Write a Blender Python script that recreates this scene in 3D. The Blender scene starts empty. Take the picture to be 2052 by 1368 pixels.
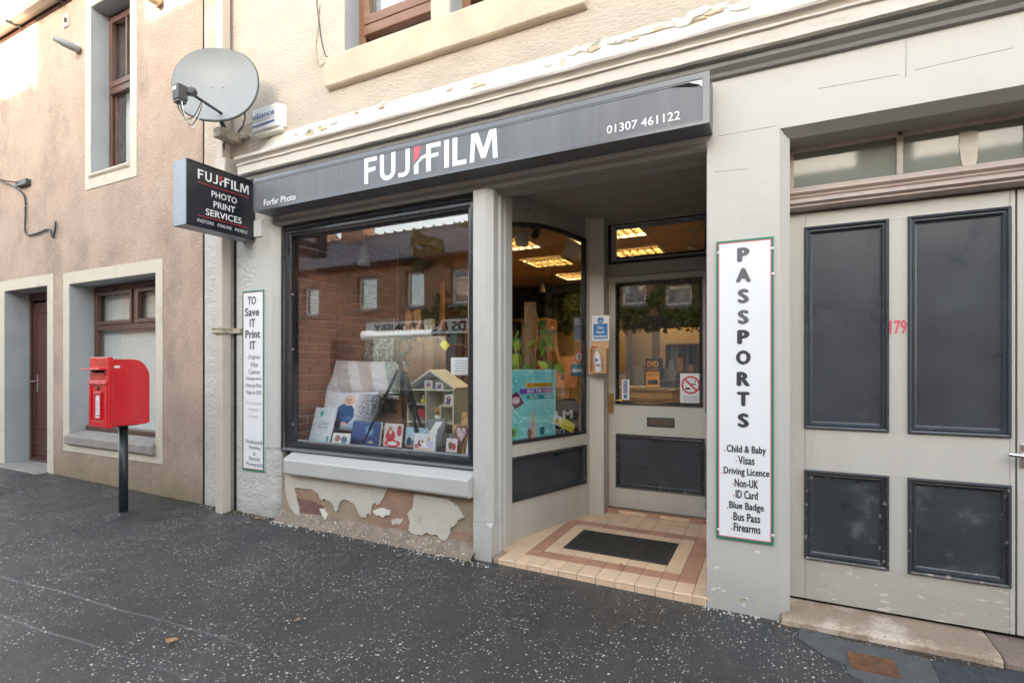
import bpy, bmesh, math, random
from mathutils import Vector, Matrix, noise
rnd = random.Random(7)
SC = bpy.context.scene
COL = SC.collection
# ------------------------------------------------------------------ camera, sky, sun, exposure
FPX, CX, HY, CD, CH = 1045.5, 1026.0, 732.0, 3.03, 1.32
TH = math.atan(524/1045.5); COS_T, SIN_T = math.cos(TH), math.sin(TH)
cam_d = bpy.data.cameras.new('camera'); cam = bpy.data.objects.new('camera', cam_d); COL.objects.link(cam)
cam.location = (0, -CD, CH); cam.rotation_euler = (math.pi/2, 0, TH)
cam_d.sensor_width = 36; cam_d.lens = FPX/2052*36; cam_d.shift_y = (HY-684)/2052
cam_d.clip_start = .05; cam_d.clip_end = 500
SC.camera = cam
W = bpy.data.worlds.new('World'); SC.world = W; W.use_nodes = True
wn = W.node_tree; bg = wn.nodes['Background']
sky = wn.nodes.new('ShaderNodeTexSky'); sky.sky_type = 'NISHITA'; sky.sun_disc = False
SUN_EL, SUN_AZ = math.radians(7.6), math.radians(172)      # azimuth clockwise from +y: low winter sun across the street
sky.sun_elevation = SUN_EL; sky.sun_rotation = SUN_AZ; sky.dust_density = 1.5; sky.ozone_density = 1.0
hs = wn.nodes.new('ShaderNodeHueSaturation'); hs.inputs['Saturation'].default_value = .5
wn.links.new(sky.outputs[0], hs.inputs['Color']); wn.links.new(hs.outputs[0], bg.inputs['Color'])
bg.inputs['Strength'].default_value = .15
sd = bpy.data.lights.new('sun', 'SUN'); sd.energy = 2.6; sd.angle = math.radians(.5); sd.color = (1, .84, .62)
so = bpy.data.objects.new('sun', sd); COL.objects.link(so)
sdir = Vector((math.sin(SUN_AZ)*math.cos(SUN_EL), math.cos(SUN_AZ)*math.cos(SUN_EL), math.sin(SUN_EL)))
so.rotation_euler = (-sdir).to_track_quat('-Z', 'Y').to_euler(); so.location = (0, -30, 20)
SC.render.engine = 'CYCLES'
SC.view_settings.view_transform = 'Standard'; SC.view_settings.look = 'None'
SC.view_settings.exposure = 3.33; SC.view_settings.gamma = 1.0; SC.view_settings.use_curve_mapping = False
SC.cycles.max_bounces = 10; SC.cycles.transparent_max_bounces = 16
SC.cycles.glossy_bounces = 5; SC.cycles.diffuse_bounces = 5

# ------------------------------------------------------------------ helpers
def ray(px, py):
    u = (px-CX)/FPX; v = (HY-py)/FPX
    return (-SIN_T+COS_T*u, COS_T+SIN_T*u, v)
def P(px, py, y=0.0):
    d = ray(px, py); t = (y+CD)/d[1]; return (d[0]*t, y, CH+d[2]*t)
def X(px, y=0.0): return P(px, 700, y)[0]
def Z(px, py, y=0.0): return P(px, py, y)[2]
def Pf(px, py, z):
    d = ray(px, py); t = (z-CH)/d[2]; return (d[0]*t, -CD+d[1]*t, z)
def g(x): return -.0085*x if x < 0 else 0.0
def lin(c):
    return tuple(((v/255)/12.92 if v/255 <= .04045 else ((v/255+.055)/1.055)**2.4) for v in c)

class MB:
    def __init__(s): s.b = bmesh.new(); s.cl = None
    def face(s, pts):
        vs = [s.b.verts.new(p) for p in pts]
        try: return s.b.faces.new(vs)
        except Exception: return None
    def box(s, x0, x1, y0, y1, z0, z1, m=None):
        if x0 > x1: x0, x1 = x1, x0
        if y0 > y1: y0, y1 = y1, y0
        if z0 > z1: z0, z1 = z1, z0
        c = [Vector((x, y, z)) for z in (z0, z1) for y in (y0, y1) for x in (x0, x1)]
        if m: c = [m @ p for p in c]
        v = [s.b.verts.new(p) for p in c]
        for f in ((0, 2, 3, 1), (4, 5, 7, 6), (0, 1, 5, 4), (2, 6, 7, 3), (0, 4, 6, 2), (1, 3, 7, 5)):
            s.b.faces.new([v[i] for i in f])
        return s
    def prism(s, pts, f0, f1):
        """pts 2D list, f0/f1 map (a,b)->3D for the near and the far face"""
        n = len(pts)
        A = [s.b.verts.new(f0(*p)) for p in pts]; B = [s.b.verts.new(f1(*p)) for p in pts]
        s.b.faces.new(A); s.b.faces.new(B[::-1])
        for i in range(n): s.b.faces.new([A[i], B[i], B[(i+1) % n], A[(i+1) % n]])
        return s
    def prism_y(s, pts, y0, y1): return s.prism(pts, lambda a, b: (a, y0, b), lambda a, b: (a, y1, b))
    def prism_x(s, pts, x0, x1): return s.prism(pts, lambda a, b: (x0, a, b), lambda a, b: (x1, a, b))
    def prism_z(s, pts, z0, z1): return s.prism(pts, lambda a, b: (a, b, z0), lambda a, b: (a, b, z1))
    def tube(s, pts, r, n=8, caps=True, r2=None):
        pts = [Vector(p) for p in pts]; rings = []; k = len(pts); up = None
        for i, p in enumerate(pts):
            d = (pts[min(i+1, k-1)]-pts[max(i-1, 0)]).normalized()
            if up is None: up = Vector((0, 0, 1)) if abs(d.z) < .9 else Vector((0, 1, 0))
            a = d.cross(up).normalized(); b_ = d.cross(a).normalized(); up = -b_ if False else up
            rr = r if r2 is None else r+(r2-r)*i/(k-1)
            rings.append([s.b.verts.new(p+a*math.cos(2*math.pi*j/n)*rr+b_*math.sin(2*math.pi*j/n)*rr) for j in range(n)])
        for i in range(k-1):
            for j in range(n):
                f = s.b.faces.new([rings[i][j], rings[i][(j+1) % n], rings[i+1][(j+1) % n], rings[i+1][j]]); f.smooth = True
        if caps: s.b.faces.new(rings[0][::-1]); s.b.faces.new(rings[-1])
        return s
    def lathe(s, prof, M, n=24):
        """prof [(r,h)] about local z of matrix M"""
        rings = [[s.b.verts.new(M @ Vector((max(r, 1e-4)*math.cos(2*math.pi*j/n), max(r, 1e-4)*math.sin(2*math.pi*j/n), h))) for j in range(n)] for r, h in prof]
        for i in range(len(rings)-1):
            for j in range(n):
                f = s.b.faces.new([rings[i][j], rings[i][(j+1) % n], rings[i+1][(j+1) % n], rings[i+1][j]]); f.smooth = True
        s.b.faces.new(rings[0][::-1]); s.b.faces.new(rings[-1])
        return s
    def ball(s, c, r, sc=(1, 1, 1), u=12, v=8, nz=0.0):
        M = Matrix.Translation(c) @ Matrix.Diagonal((r*sc[0], r*sc[1], r*sc[2], 1))
        ret = bmesh.ops.create_uvsphere(s.b, u_segments=u, v_segments=v, radius=1, matrix=M)
        for vv in ret['verts']:
            if nz: vv.co += vv.normal*nz*noise.noise(vv.co*30)
            for f in vv.link_faces: f.smooth = True
        return s

MAT = {}
def nodes(m): return m.node_tree.nodes, m.node_tree.links
def mk(name, col, rough=.6, var=0.0, vscale=6.0, bump=0.0, bscale=60.0, bdist=.004, metal=0.0, speck=None, sscale=200.0,
       samt=.5, stretch=(1, 1, 1), rand=0.0, stain=None, stscale=2.0, stamt=.6, stlow=.55, emit=0, spec=.5, detail=6, coat=0, bump2=None, rvar=0, zst=None):
    """procedural material: base colour, noise variation, speckles, stains, two-scale relief"""
    m = bpy.data.materials.new(name); m.use_nodes = True; N, L = nodes(m)
    b = N['Principled BSDF']; b.inputs['Roughness'].default_value = rough; b.inputs['Metallic'].default_value = metal
    b.inputs['Specular IOR Level'].default_value = spec
    if coat: b.inputs['Coat Weight'].default_value = coat; b.inputs['Coat Roughness'].default_value = .12
    geo = N.new('ShaderNodeNewGeometry'); mp = N.new('ShaderNodeMapping'); L.new(geo.outputs['Position'], mp.inputs[0])
    mp.inputs['Scale'].default_value = stretch
    def noi(sc, det=detail, ro=.6, src=None):
        n = N.new('ShaderNodeTexNoise'); n.inputs['Scale'].default_value = sc; n.inputs['Detail'].default_value = det
        n.inputs['Roughness'].default_value = ro; L.new((src or mp).outputs[0], n.inputs['Vector']); return n
    def ramp(src, a, c):
        r = N.new('ShaderNodeMapRange'); r.inputs['From Min'].default_value = a; r.inputs['From Max'].default_value = c
        L.new(src, r.inputs['Value']); return r.outputs[0]
    def mix(f, c1, c2, mode='MIX'):
        x = N.new('ShaderNodeMix'); x.data_type = 'RGBA'; x.blend_type = mode
        for sck, val in ((x.inputs[0], f), (x.inputs[6], c1), (x.inputs[7], c2)):
            if hasattr(val, 'is_linked') or hasattr(val, 'links'): L.new(val, sck)
            elif isinstance(val, (int, float)): sck.default_value = val
            else: sck.default_value = (*val[:3], 1)
        return x.outputs[2]
    c = N.new('ShaderNodeRGB'); c.outputs[0].default_value = (*col, 1); c = c.outputs[0]
    if var:
        n = noi(vscale); f = ramp(n.outputs['Fac'], .25, .75)
        c = mix(f, tuple(v*(1-var) for v in col), tuple(min(1, v*(1+var)) for v in col))
    if rand:
        oi = N.new('ShaderNodeObjectInfo'); h = N.new('ShaderNodeMapRange'); L.new(oi.outputs['Random'], h.inputs['Value'])
        h.inputs['To Min'].default_value = 1-rand; h.inputs['To Max'].default_value = 1+rand
        hsv = N.new('ShaderNodeHueSaturation'); L.new(c, hsv.inputs['Color']); L.new(h.outputs[0], hsv.inputs['Value']); c = hsv.outputs[0]
    if stain:
        n = noi(stscale, 8, .65); f = ramp(n.outputs['Fac'], stlow, stlow+.12)
        mu = N.new('ShaderNodeMath'); mu.operation = 'MULTIPLY'; L.new(f, mu.inputs[0]); mu.inputs[1].default_value = stamt
        c = mix(mu.outputs[0], c, stain)
    if zst:
        zlo, zhi, zc, za = zst; sx = N.new('ShaderNodeSeparateXYZ'); L.new(geo.outputs['Position'], sx.inputs[0])
        n = noi(2.2, 8, .7); ad = N.new('ShaderNodeMath'); ad.operation = 'MULTIPLY_ADD'; L.new(n.outputs['Fac'], ad.inputs[0]); ad.inputs[1].default_value = (zhi-zlo)*1.6; ad.inputs[2].default_value = -(zhi-zlo)*.8
        a2 = N.new('ShaderNodeMath'); a2.operation = 'ADD'; L.new(sx.outputs['Z'], a2.inputs[0]); L.new(ad.outputs[0], a2.inputs[1])
        f = ramp(a2.outputs[0], zhi, zlo); mu = N.new('ShaderNodeMath'); mu.operation = 'MULTIPLY'; L.new(f, mu.inputs[0]); mu.inputs[1].default_value = za
        c = mix(mu.outputs[0], c, zc)
    if speck:
        for i, (sc_, th, cc) in enumerate(speck):
            n = noi(sc_, 2, .5); f = ramp(n.outputs['Fac'], th, th+.06)
            mu = N.new('ShaderNodeMath'); mu.operation = 'MULTIPLY'; L.new(f, mu.inputs[0]); mu.inputs[1].default_value = samt
            c = mix(mu.outputs[0], c, cc)
    L.new(c, b.inputs['Base Color'])
    if emit:
        L.new(c, b.inputs['Emission Color']); b.inputs['Emission Strength'].default_value = emit
    if rvar:
        n = noi(4, 4); r = N.new('ShaderNodeMapRange'); L.new(n.outputs['Fac'], r.inputs['Value'])
        r.inputs['From Min'].default_value = .3; r.inputs['From Max'].default_value = .7
        r.inputs['To Min'].default_value = max(.05, rough-rvar); r.inputs['To Max'].default_value = min(1, rough+rvar); L.new(r.outputs[0], b.inputs['Roughness'])
    if bump:
        n = noi(bscale, 4); bn = N.new('ShaderNodeBump'); bn.inputs['Strength'].default_value = bump; bn.inputs['Distance'].default_value = bdist
        L.new(n.outputs['Fac'], bn.inputs['Height'])
        if bump2:
            n2 = noi(bump2[0], 3); b2 = N.new('ShaderNodeBump'); b2.inputs['Strength'].default_value = bump2[1]; b2.inputs['Distance'].default_value = bump2[2]
            L.new(n2.outputs['Fac'], b2.inputs['Height']); L.new(b2.outputs[0], bn.inputs['Normal'])
        L.new(bn.outputs[0], b.inputs['Normal'])
    MAT[name] = m
    return m
def glass(name, tint=(1, 1, 1), ior=1.55, rough=0.0, haze=0.0, hazec=(.5, .5, .5)):
    m = bpy.data.materials.new(name); m.use_nodes = True; N, L = nodes(m); N.remove(N['Principled BSDF'])
    out = N['Material Output']; t = N.new('ShaderNodeBsdfTransparent'); t.inputs[0].default_value = (*tint, 1)
    gl = N.new('ShaderNodeBsdfGlossy'); gl.inputs['Roughness'].default_value = rough
    # Schlick reflectance of one face of the sheet (the ray is not bent, so no total internal reflection)
    lw = N.new('ShaderNodeLayerWeight'); lw.inputs['Blend'].default_value = .5; mx = N.new('ShaderNodeMixShader')
    pw = N.new('ShaderNodeMath'); pw.operation = 'POWER'; L.new(lw.outputs['Facing'], pw.inputs[0]); pw.inputs[1].default_value = 5
    f0 = ((ior-1)/(ior+1))**2; mr = N.new('ShaderNodeMapRange'); L.new(pw.outputs[0], mr.inputs['Value'])
    mr.inputs['To Min'].default_value = f0; mr.inputs['To Max'].default_value = 1; L.new(mr.outputs[0], mx.inputs[0])
    src = t
    if haze:
        df = N.new('ShaderNodeBsdfDiffuse'); df.inputs[0].default_value = (*hazec, 1); m2 = N.new('ShaderNodeMixShader')
        m2.inputs[0].default_value = haze; L.new(t.outputs[0], m2.inputs[1]); L.new(df.outputs[0], m2.inputs[2]); src = m2
    L.new(src.outputs[0], mx.inputs[1]); L.new(gl.outputs[0], mx.inputs[2]); L.new(mx.outputs[0], out.inputs['Surface'])
    MAT[name] = m; return m
def printmat(name, rough=.4):
    m = bpy.data.materials.new(name); m.use_nodes = True; N, L = nodes(m); b = N['Principled BSDF']
    a = N.new('ShaderNodeAttribute'); a.attribute_name = 'ink'; L.new(a.outputs['Color'], b.inputs['Base Color'])
    b.inputs['Roughness'].default_value = rough; MAT[name] = m; return m

WORLDLOC = {}
def empty(name, loc, label=None, cat=None, group=None):
    o = bpy.data.objects.new(name, None); COL.objects.link(o); o.location = loc; o.empty_display_size = .1
    WORLDLOC[o.name] = Vector(loc); tag(o, label, cat, group); return o
def tag(o, label=None, cat=None, group=None, kind=None):
    if label: o['label'] = label
    if cat: o['category'] = cat
    if group: o['group'] = group
    if kind: o['kind'] = kind
    return o
def obj(name, mb, mat, parent=None, bevel=0, seg=2, kind=None, flip=True):
    me = bpy.data.meshes.new(name)
    if isinstance(mb, MB):
        if flip: bmesh.ops.recalc_face_normals(mb.b, faces=mb.b.faces[:])
        mb.b.to_mesh(me); mb.b.free()
    else: me = mb
    if len(me.vertices):
        xs = [v.co for v in me.vertices]
        c = Vector(((min(v.x for v in xs)+max(v.x for v in xs))/2, (min(v.y for v in xs)+max(v.y for v in xs))/2, min(v.z for v in xs)))
    else: c = Vector()
    me.transform(Matrix.Translation(-c))
    o = bpy.data.objects.new(name, me); COL.objects.link(o)
    if mat is not None:
        me.materials.clear(); me.materials.append(MAT[mat] if isinstance(mat, str) else mat)
    if parent is not None:
        o.parent = parent; o.location = c-WORLDLOC[parent.name]
    else: o.location = c
    WORLDLOC[o.name] = c
    if bevel:
        md = o.modifiers.new('bevel', 'BEVEL'); md.width = bevel; md.segments = seg; md.limit_method = 'ANGLE'; md.angle_limit = math.radians(40)
    if kind: o['kind'] = kind
    return o
def inst(name, me, loc, parent, mat=None):
    o = bpy.data.objects.new(name, me); COL.objects.link(o); o.parent = parent
    o.location = Vector(loc)-WORLDLOC[parent.name]; WORLDLOC[o.name] = Vector(loc); return o
def bx(name, x0, x1, y0, y1, z0, z1, mat, parent=None, bevel=.002, **k):
    return obj(name, MB().box(x0, x1, y0, y1, z0, z1), mat, parent, bevel=bevel, **k)

class Frame:
    """a flat local frame: a runs along R, b along U, c out of the surface"""
    def __init__(s, O, R, U=(0, 0, 1)):
        s.O = Vector(O); s.R = Vector(R).normalized(); s.U = Vector(U).normalized(); s.n = s.R.cross(s.U).normalized()
    def __call__(s, a, b, c=0.0): return s.O+s.R*a+s.U*b+s.n*c
    def mat(s): return Matrix(((s.R.x, s.U.x, s.n.x, s.O.x), (s.R.y, s.U.y, s.n.y, s.O.y), (s.R.z, s.U.z, s.n.z, s.O.z), (0, 0, 0, 1)))
    def hit(s, px, py):
        d = Vector(ray(px, py)); o = Vector((0, -CD, CH)); t = (s.O-o).dot(s.n)/d.dot(s.n); p = o+d*t-s.O
        return p.dot(s.R), p.dot(s.U)
def FY(y): return Frame((0, y, 0), (1, 0, 0))        # facade plane: a = x, b = z, outward -y
def text(body, fr, a0, a1, b0, b1, mat, parent, bold=.0, c=.0015, name='lettering', ext=0.0):
    """flat lettering fitted to a rectangle of the frame; heavier weights stack slightly shifted copies 0.1 mm apart"""
    cu = bpy.data.curves.new('t', 'FONT'); cu.body = body; cu.size = 1; cu.fill_mode = 'FRONT'; cu.resolution_u = 3
    cu.align_x = 'CENTER'; cu.space_line = .95; cu.space_character = 1+bold*1.2
    o = bpy.data.objects.new('t', cu); COL.objects.link(o); dg = bpy.context.evaluated_depsgraph_get(); dg.update()
    me = bpy.data.meshes.new_from_object(o.evaluated_get(dg)); bpy.data.objects.remove(o); bpy.data.curves.remove(cu)
    V = [v.co.copy() for v in me.vertices]; F_ = [tuple(p.vertices) for p in me.polygons]
    xs = [v.x for v in V]; ys = [v.y for v in V]
    sh = [(0, 0)] if bold <= 0 else [(-bold, 0), (bold, 0), (0, bold*.6), (0, -bold*.6)]+([(-bold*.5, bold*.3), (bold*.5, -bold*.3)] if bold > .03 else [])
    x0, x1, y0, y1 = min(xs)-bold, max(xs)+bold, min(ys)-bold*.6, max(ys)+bold*.6
    vv, ff = [], []
    for k, (dx, dy) in enumerate(sh):
        n = len(vv)
        for v in V: vv.append(fr(a0+(v.x+dx-x0)/(x1-x0)*(a1-a0), b0+(v.y+dy-y0)/max(y1-y0, 1e-6)*(b1-b0), c+ext+.0001*k))
        ff += [tuple(i+n for i in f) for f in F_]
    m2 = bpy.data.meshes.new(name); m2.from_pydata(vv, [], ff); bpy.data.meshes.remove(me)
    return obj(name, m2, mat, parent)
def poly(fr, polys, mat, parent, c=.0015, name='lettering'):
    mb = MB()
    for pl in polys: mb.face([fr(a, b, c) for a, b in pl])
    return obj(name, mb, mat, parent, flip=False)
def sheet(name, fr, a0, a1, b0, b1, nx, ny, fn, mat, parent=None, c=0.0, th=0.0, curve=None):
    """a flat print: a grid whose faces carry the ink colours given by fn(u,v)"""
    bm = bmesh.new(); cl = bm.loops.layers.float_color.new('ink'); V = []
    for j in range(ny+1):
        for i in range(nx+1):
            u, v = i/nx, j/ny; cc = c+(curve(u, v) if curve else 0)
            V.append(bm.verts.new(fr(a0+(a1-a0)*u, b0+(b1-b0)*v, cc)))
    for j in range(ny):
        for i in range(nx):
            f = bm.faces.new([V[j*(nx+1)+i], V[j*(nx+1)+i+1], V[(j+1)*(nx+1)+i+1], V[(j+1)*(nx+1)+i]])
            col = lin(fn((i+.5)/nx, (j+.5)/ny)); f.smooth = bool(curve)
            for l in f.loops: l[cl] = (*col, 1)
    if th:
        ret = bmesh.ops.extrude_face_region(bm, geom=[f for f in bm.faces])
        for e in ret['geom']:
            if isinstance(e, bmesh.types.BMVert): e.co -= fr.n*th
        bmesh.ops.recalc_face_normals(bm, faces=bm.faces[:])
    me = bpy.data.meshes.new(name); bm.to_mesh(me); bm.free()
    return obj(name, me, mat, parent)
def wall(name, x0, x1, z0, z1, y0, y1, holes, mat, parent, jag=None):
    """wall slab between y0 (street) and y1 with rectangular openings (x0,x1,z0,z1) and their reveals"""
    xs = sorted({x0, x1, *[h[i] for h in holes for i in (0, 1)]}); zs = sorted({z0, z1, *[h[i] for h in holes for i in (2, 3)]})
    xs = [x for x in xs if x0 <= x <= x1]; zs = [z for z in zs if z0 <= z <= z1]; mb = MB()
    def inh(a, b):
        return any(h[0] < a < h[1] and h[2] < b < h[3] for h in holes) or not (x0 < a < x1 and z0 < b < z1)
    for i in range(len(xs)-1):
        for j in range(len(zs)-1):
            a, b = (xs[i]+xs[i+1])/2, (zs[j]+zs[j+1])/2
            if inh(a, b): continue
            A, B, C_, D_ = xs[i], xs[i+1], zs[j], zs[j+1]
            mb.face([(A, y0, C_), (B, y0, C_), (B, y0, D_), (A, y0, D_)]); mb.face([(B, y1, C_), (A, y1, C_), (A, y1, D_), (B, y1, D_)])
            dx, dz = 1e-4, 1e-4
            if inh(A-dx, b): mb.face([(A, y1, C_), (A, y0, C_), (A, y0, D_), (A, y1, D_)])
            if inh(B+dx, b): mb.face([(B, y0, C_), (B, y1, C_), (B, y1, D_), (B, y0, D_)])
            if inh(a, C_-dz): mb.face([(A, y0, C_), (A, y1, C_), (B, y1, C_), (B, y0, C_)])
            if inh(a, D_+dz): mb.face([(A, y0, D_), (B, y0, D_), (B, y1, D_), (A, y1, D_)])
    bmesh.ops.remove_doubles(mb.b, verts=mb.b.verts[:], dist=1e-5)
    return obj(name, mb, mat, parent)
def ring(name, fr, outer, inner, mat, parent, c0=0.0, c1=.02, bevel=.002):
    """rectangular frame (a0,a1,b0,b1) round an opening, mitred"""
    mb = MB(); o = [(outer[0], outer[2]), (outer[1], outer[2]), (outer[1], outer[3]), (outer[0], outer[3])]
    i_ = [(inner[0], inner[2]), (inner[1], inner[2]), (inner[1], inner[3]), (inner[0], inner[3])]
    O0 = [mb.b.verts.new(fr(*p, c0)) for p in o]; O1 = [mb.b.verts.new(fr(*p, c1)) for p in o]
    I0 = [mb.b.verts.new(fr(*p, c0)) for p in i_]; I1 = [mb.b.verts.new(fr(*p, c1)) for p in i_]
    for k in range(4):
        n = (k+1) % 4
        for q in ((O1[k], O1[n], I1[n], I1[k]), (O0[n], O0[k], I0[k], I0[n]), (O0[k], O0[n], O1[n], O1[k]), (I0[n], I0[k], I1[k], I1[n])): mb.b.faces.new(q)
    return obj(name, mb, mat, parent, bevel=bevel)
def mould(name, fr, outer, w, mat, parent, prof, bevel=0):
    """a picture-frame moulding of width w inside `outer`; prof = [(t 0..1, height)]"""
    mb = MB(); R = []
    for t, h in prof:
        d = t*w; a0, a1, b0, b1 = outer
        R.append([mb.b.verts.new(fr(*p, h)) for p in ((a0+d, b0+d), (a1-d, b0+d), (a1-d, b1-d), (a0+d, b1-d))])
    for i in range(len(R)-1):
        for k in range(4):
            n = (k+1) % 4; mb.b.faces.new((R[i][k], R[i][n], R[i+1][n], R[i+1][k]))
    return obj(name, mb, mat, parent, bevel=bevel)
PROF = [(0, -.002), (0, .012), (.18, .020), (.38, .018), (.42, .010), (.62, .012), (.78, .004), (.82, -.004), (1, -.008), (1, -.014)]
def jit(pts, amp, step, seed=0):
    """subdivide a closed outline and roughen it"""
    out = []; r = random.Random(seed)
    for i, (a, b) in enumerate(pts):
        c, d = pts[(i+1) % len(pts)]; n = max(1, int(math.hypot(c-a, d-b)/step))
        for k in range(n):
            t = k/n; out.append((a+(c-a)*t+r.uniform(-amp, amp), b+(d-b)*t+r.uniform(-amp, amp)))
    return out
# ------------------------------------------------------------------ materials
GREY = (.52, .51, .475); GREYB = (.50, .48, .435)
mk('render_peach', (.51, .385, .30), .95, var=.22, vscale=2.0, bump=1, bscale=85, bdist=.014, speck=[(75, .575, (.27, .15, .09)), (95, .60, (.80, .68, .54)), (140, .60, (.25, .15, .10))], samt=.8, stain=(.30, .235, .19), stscale=1.5, stamt=.6, stlow=.52, detail=9, stretch=(1.1, 1, .9), zst=(.02, .55, (.20, .165, .085), .85))
mk('render_moss', (.40, .32, .21), .95, var=.2, vscale=5, bump=.9, bscale=130, bdist=.010, speck=[(170, .57, (.25, .16, .10)), (230, .60, (.5, .45, .36))], samt=.6, stain=(.13, .17, .05), stscale=3, stamt=.8, stlow=.5)
mk('surround_cream', (.60, .54, .44), .8, var=.08, vscale=4, bump=.35, bscale=40, stain=(.36, .31, .25), stscale=3.5, stamt=.45, stlow=.56)
mk('reveal_grey', (.40, .42, .43), .75, var=.12, vscale=3, bump=.2, bscale=30, stain=(.27, .27, .26), stscale=2.2, stamt=.5)
mk('render_cream', (.55, .47, .38), .9, var=.12, vscale=2.5, bump=1, bscale=32, bdist=.013, stretch=(.8, 1, 2.0), bump2=(14, .5, .012), stain=(.38, .31, .24), stscale=2.2, stamt=.45, detail=9)
mk('render_greywhite', (.545, .535, .50), .8, zst=(.0, .22, (.30, .29, .24), .55), var=.05, vscale=5, bump=1, bscale=26, bdist=.012, bump2=(10, .8, .02), stain=(.40, .39, .35), stscale=3, stamt=.35, stretch=(1, 1, 1.5))
mk('paint_grey', GREY, .45, zst=(.0, .20, (.34, .31, .26), .55), var=.05, vscale=3, bump=.5, bscale=22, bdist=.003, stain=(.36, .35, .32), stscale=5, stamt=.25, speck=[(60, .72, (.70, .66, .58))], samt=.8, bump2=(6, .4, .006))
mk('paint_greige', (.56, .52, .45), .5, var=.05, vscale=2, bump=.5, bscale=18, bdist=.003, stain=(.44, .39, .32), stscale=2.2, stamt=.35, stretch=(.4, 1, 1.6), bump2=(5, .3, .006))
mk('paint_pilaster', (.54, .515, .465), .45, zst=(.0, .25, (.36, .35, .32), .5), var=.04, vscale=3, bump=.5, bscale=22, bdist=.003, stain=(.46, .435, .39), stscale=3, stamt=.3, speck=[(60, .74, (.70, .66, .58))], samt=.8, bump2=(6, .4, .006))
mk('paint_lumpy', (.52, .50, .46), .5, var=.05, vscale=3, bump=.6, bscale=18, bdist=.006, stain=(.44, .43, .39), stscale=5, stamt=.2, speck=[(40, .73, (.72, .70, .66))], samt=.8, bump2=(9, .3, .006))
mk('paint_wood', (.54, .515, .455), .42, var=.06, vscale=3, bump=.5, bscale=14, bdist=.0018, stretch=(3, 3, .35), zst=(.02, .40, (.36, .34, .29), .45), stain=(.42, .40, .34), stscale=2, stamt=.3, speck=[(30, .76, (.7, .62, .5))], samt=.8)
mk('paint_wood_low', (.49, .465, .405), .5, var=.08, vscale=3, bump=.5, bscale=18, bdist=.002, stretch=(.5, 1, 2.0), zst=(.05, .35, (.34, .31, .26), .5), speck=[(26, .63, (.66, .62, .55)), (40, .665, (.42, .22, .13))], samt=.85)
mk('sill_paint', (.49, .48, .45), .5, var=.04, vscale=4, bump=.5, bscale=30, bdist=.004, speck=[(26, .73, (.13, .10, .07))], samt=.8, bump2=(6, .5, .008))
mk('sill_stone', (.60, .49, .36), .85, var=.12, vscale=4, bump=.8, bscale=50, bdist=.006, stain=(.42, .33, .24), stscale=3, stamt=.45)
mk('stone_grey', (.30, .27, .24), .9, var=.2, vscale=9, bump=.8, bscale=60, bdist=.006, stain=(.17, .17, .12), stscale=5, stamt=.5)
mk('gloss_black', (.020, .022, .026), .22, var=.2, vscale=8, bump=.5, bscale=40, bdist=.002, speck=[(60, .735, (.35, .36, .36))], samt=.8, coat=.6)
mk('panel_black', (.042, .050, .060), .34, var=.25, vscale=2.5, bump=.3, bscale=60, bdist=.001, stain=(.085, .095, .105), stscale=3.2, stamt=.5, stlow=.58, coat=.3, rvar=.12)
mk('panel_scuffed', (.038, .045, .052), .38, var=.3, vscale=4, bump=.3, bscale=60, bdist=.001, stain=(.15, .17, .18), stscale=5.5, stamt=.6, stlow=.54, coat=.3, rvar=.15, speck=[(70, .74, (.5, .5, .48))], samt=.8)
mk('black_worn', (.035, .037, .042), .35, var=.25, vscale=12, bump=.5, bscale=70, bdist=.002, speck=[(30, .645, (.38, .31, .25))], samt=.8, coat=.3)
mk('sign_grey', (.128, .133, .142), .45, var=.10, vscale=3, bump=.12, bscale=8, bdist=.001, stretch=(3, 1, .35), stain=(.18, .185, .19), stscale=3.2, stamt=.4, coat=.1, rvar=.1)
mk('sign_trim', (.10, .108, .12), .3, var=.1, vscale=6, coat=.4)
mk('sign_black', (.012, .014, .022), .3, var=.1, coat=.4)
mk('sign_side', (.30, .35, .40), .4, var=.06)
mk('white', (.80, .80, .80), .45)
mk('white_plastic', (.72, .72, .70), .35, var=.04)
mk('ivory_plastic', (.68, .66, .56), .45, var=.08, stain=(.5, .45, .32), stscale=6, stamt=.3)
mk('board_white', (.82, .82, .83), .3, var=.02)
mk('ink_dark', (.045, .045, .05), .5)
mk('ink_grey', (.12, .12, .125), .5)
mk('ink_mid', (.26, .26, .27), .5)
mk('ink_faint', (.66, .60, .62), .5)
mk('ink_red', (.60, .03, .04), .5)
mk('ink_pink', (.72, .10, .14), .5, var=.1, vscale=30)
mk('ink_blue', (.04, .09, .30), .5)
mk('sticker_blue', (.03, .20, .52), .4)
mk('ink_green', (.015, .20, .12), .5)
mk('post_red', (.62, .010, .018), .26, var=.10, vscale=9, coat=.5, stain=(.42, .012, .016), stscale=4, stamt=.4, bump=.15, bscale=50, bdist=.001, rvar=.08)
mk('pole_black', (.020, .028, .030), .35, var=.3, vscale=14, bump=.2, bscale=60)
mk('dish_grey', (.27, .285, .285), .42, var=.04, vscale=4, stain=(.34, .35, .34), stscale=5, stamt=.3)
mk('dark_plastic', (.055, .062, .066), .45, var=.1)
mk('metal_bright', (.62, .62, .62), .25, metal=1)
mk('brass', (.62, .44, .18), .3, metal=1)
mk('rust', (.17, .075, .035), .85, var=.5, vscale=18, bump=.9, bscale=70, bdist=.005, stain=(.10, .06, .045), stscale=14, stamt=.8)
mk('bracket_rust', (.44, .38, .29), .8, var=.3, vscale=12, bump=.6, bscale=60, stain=(.16, .08, .03), stscale=16, stamt=.8)
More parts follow.
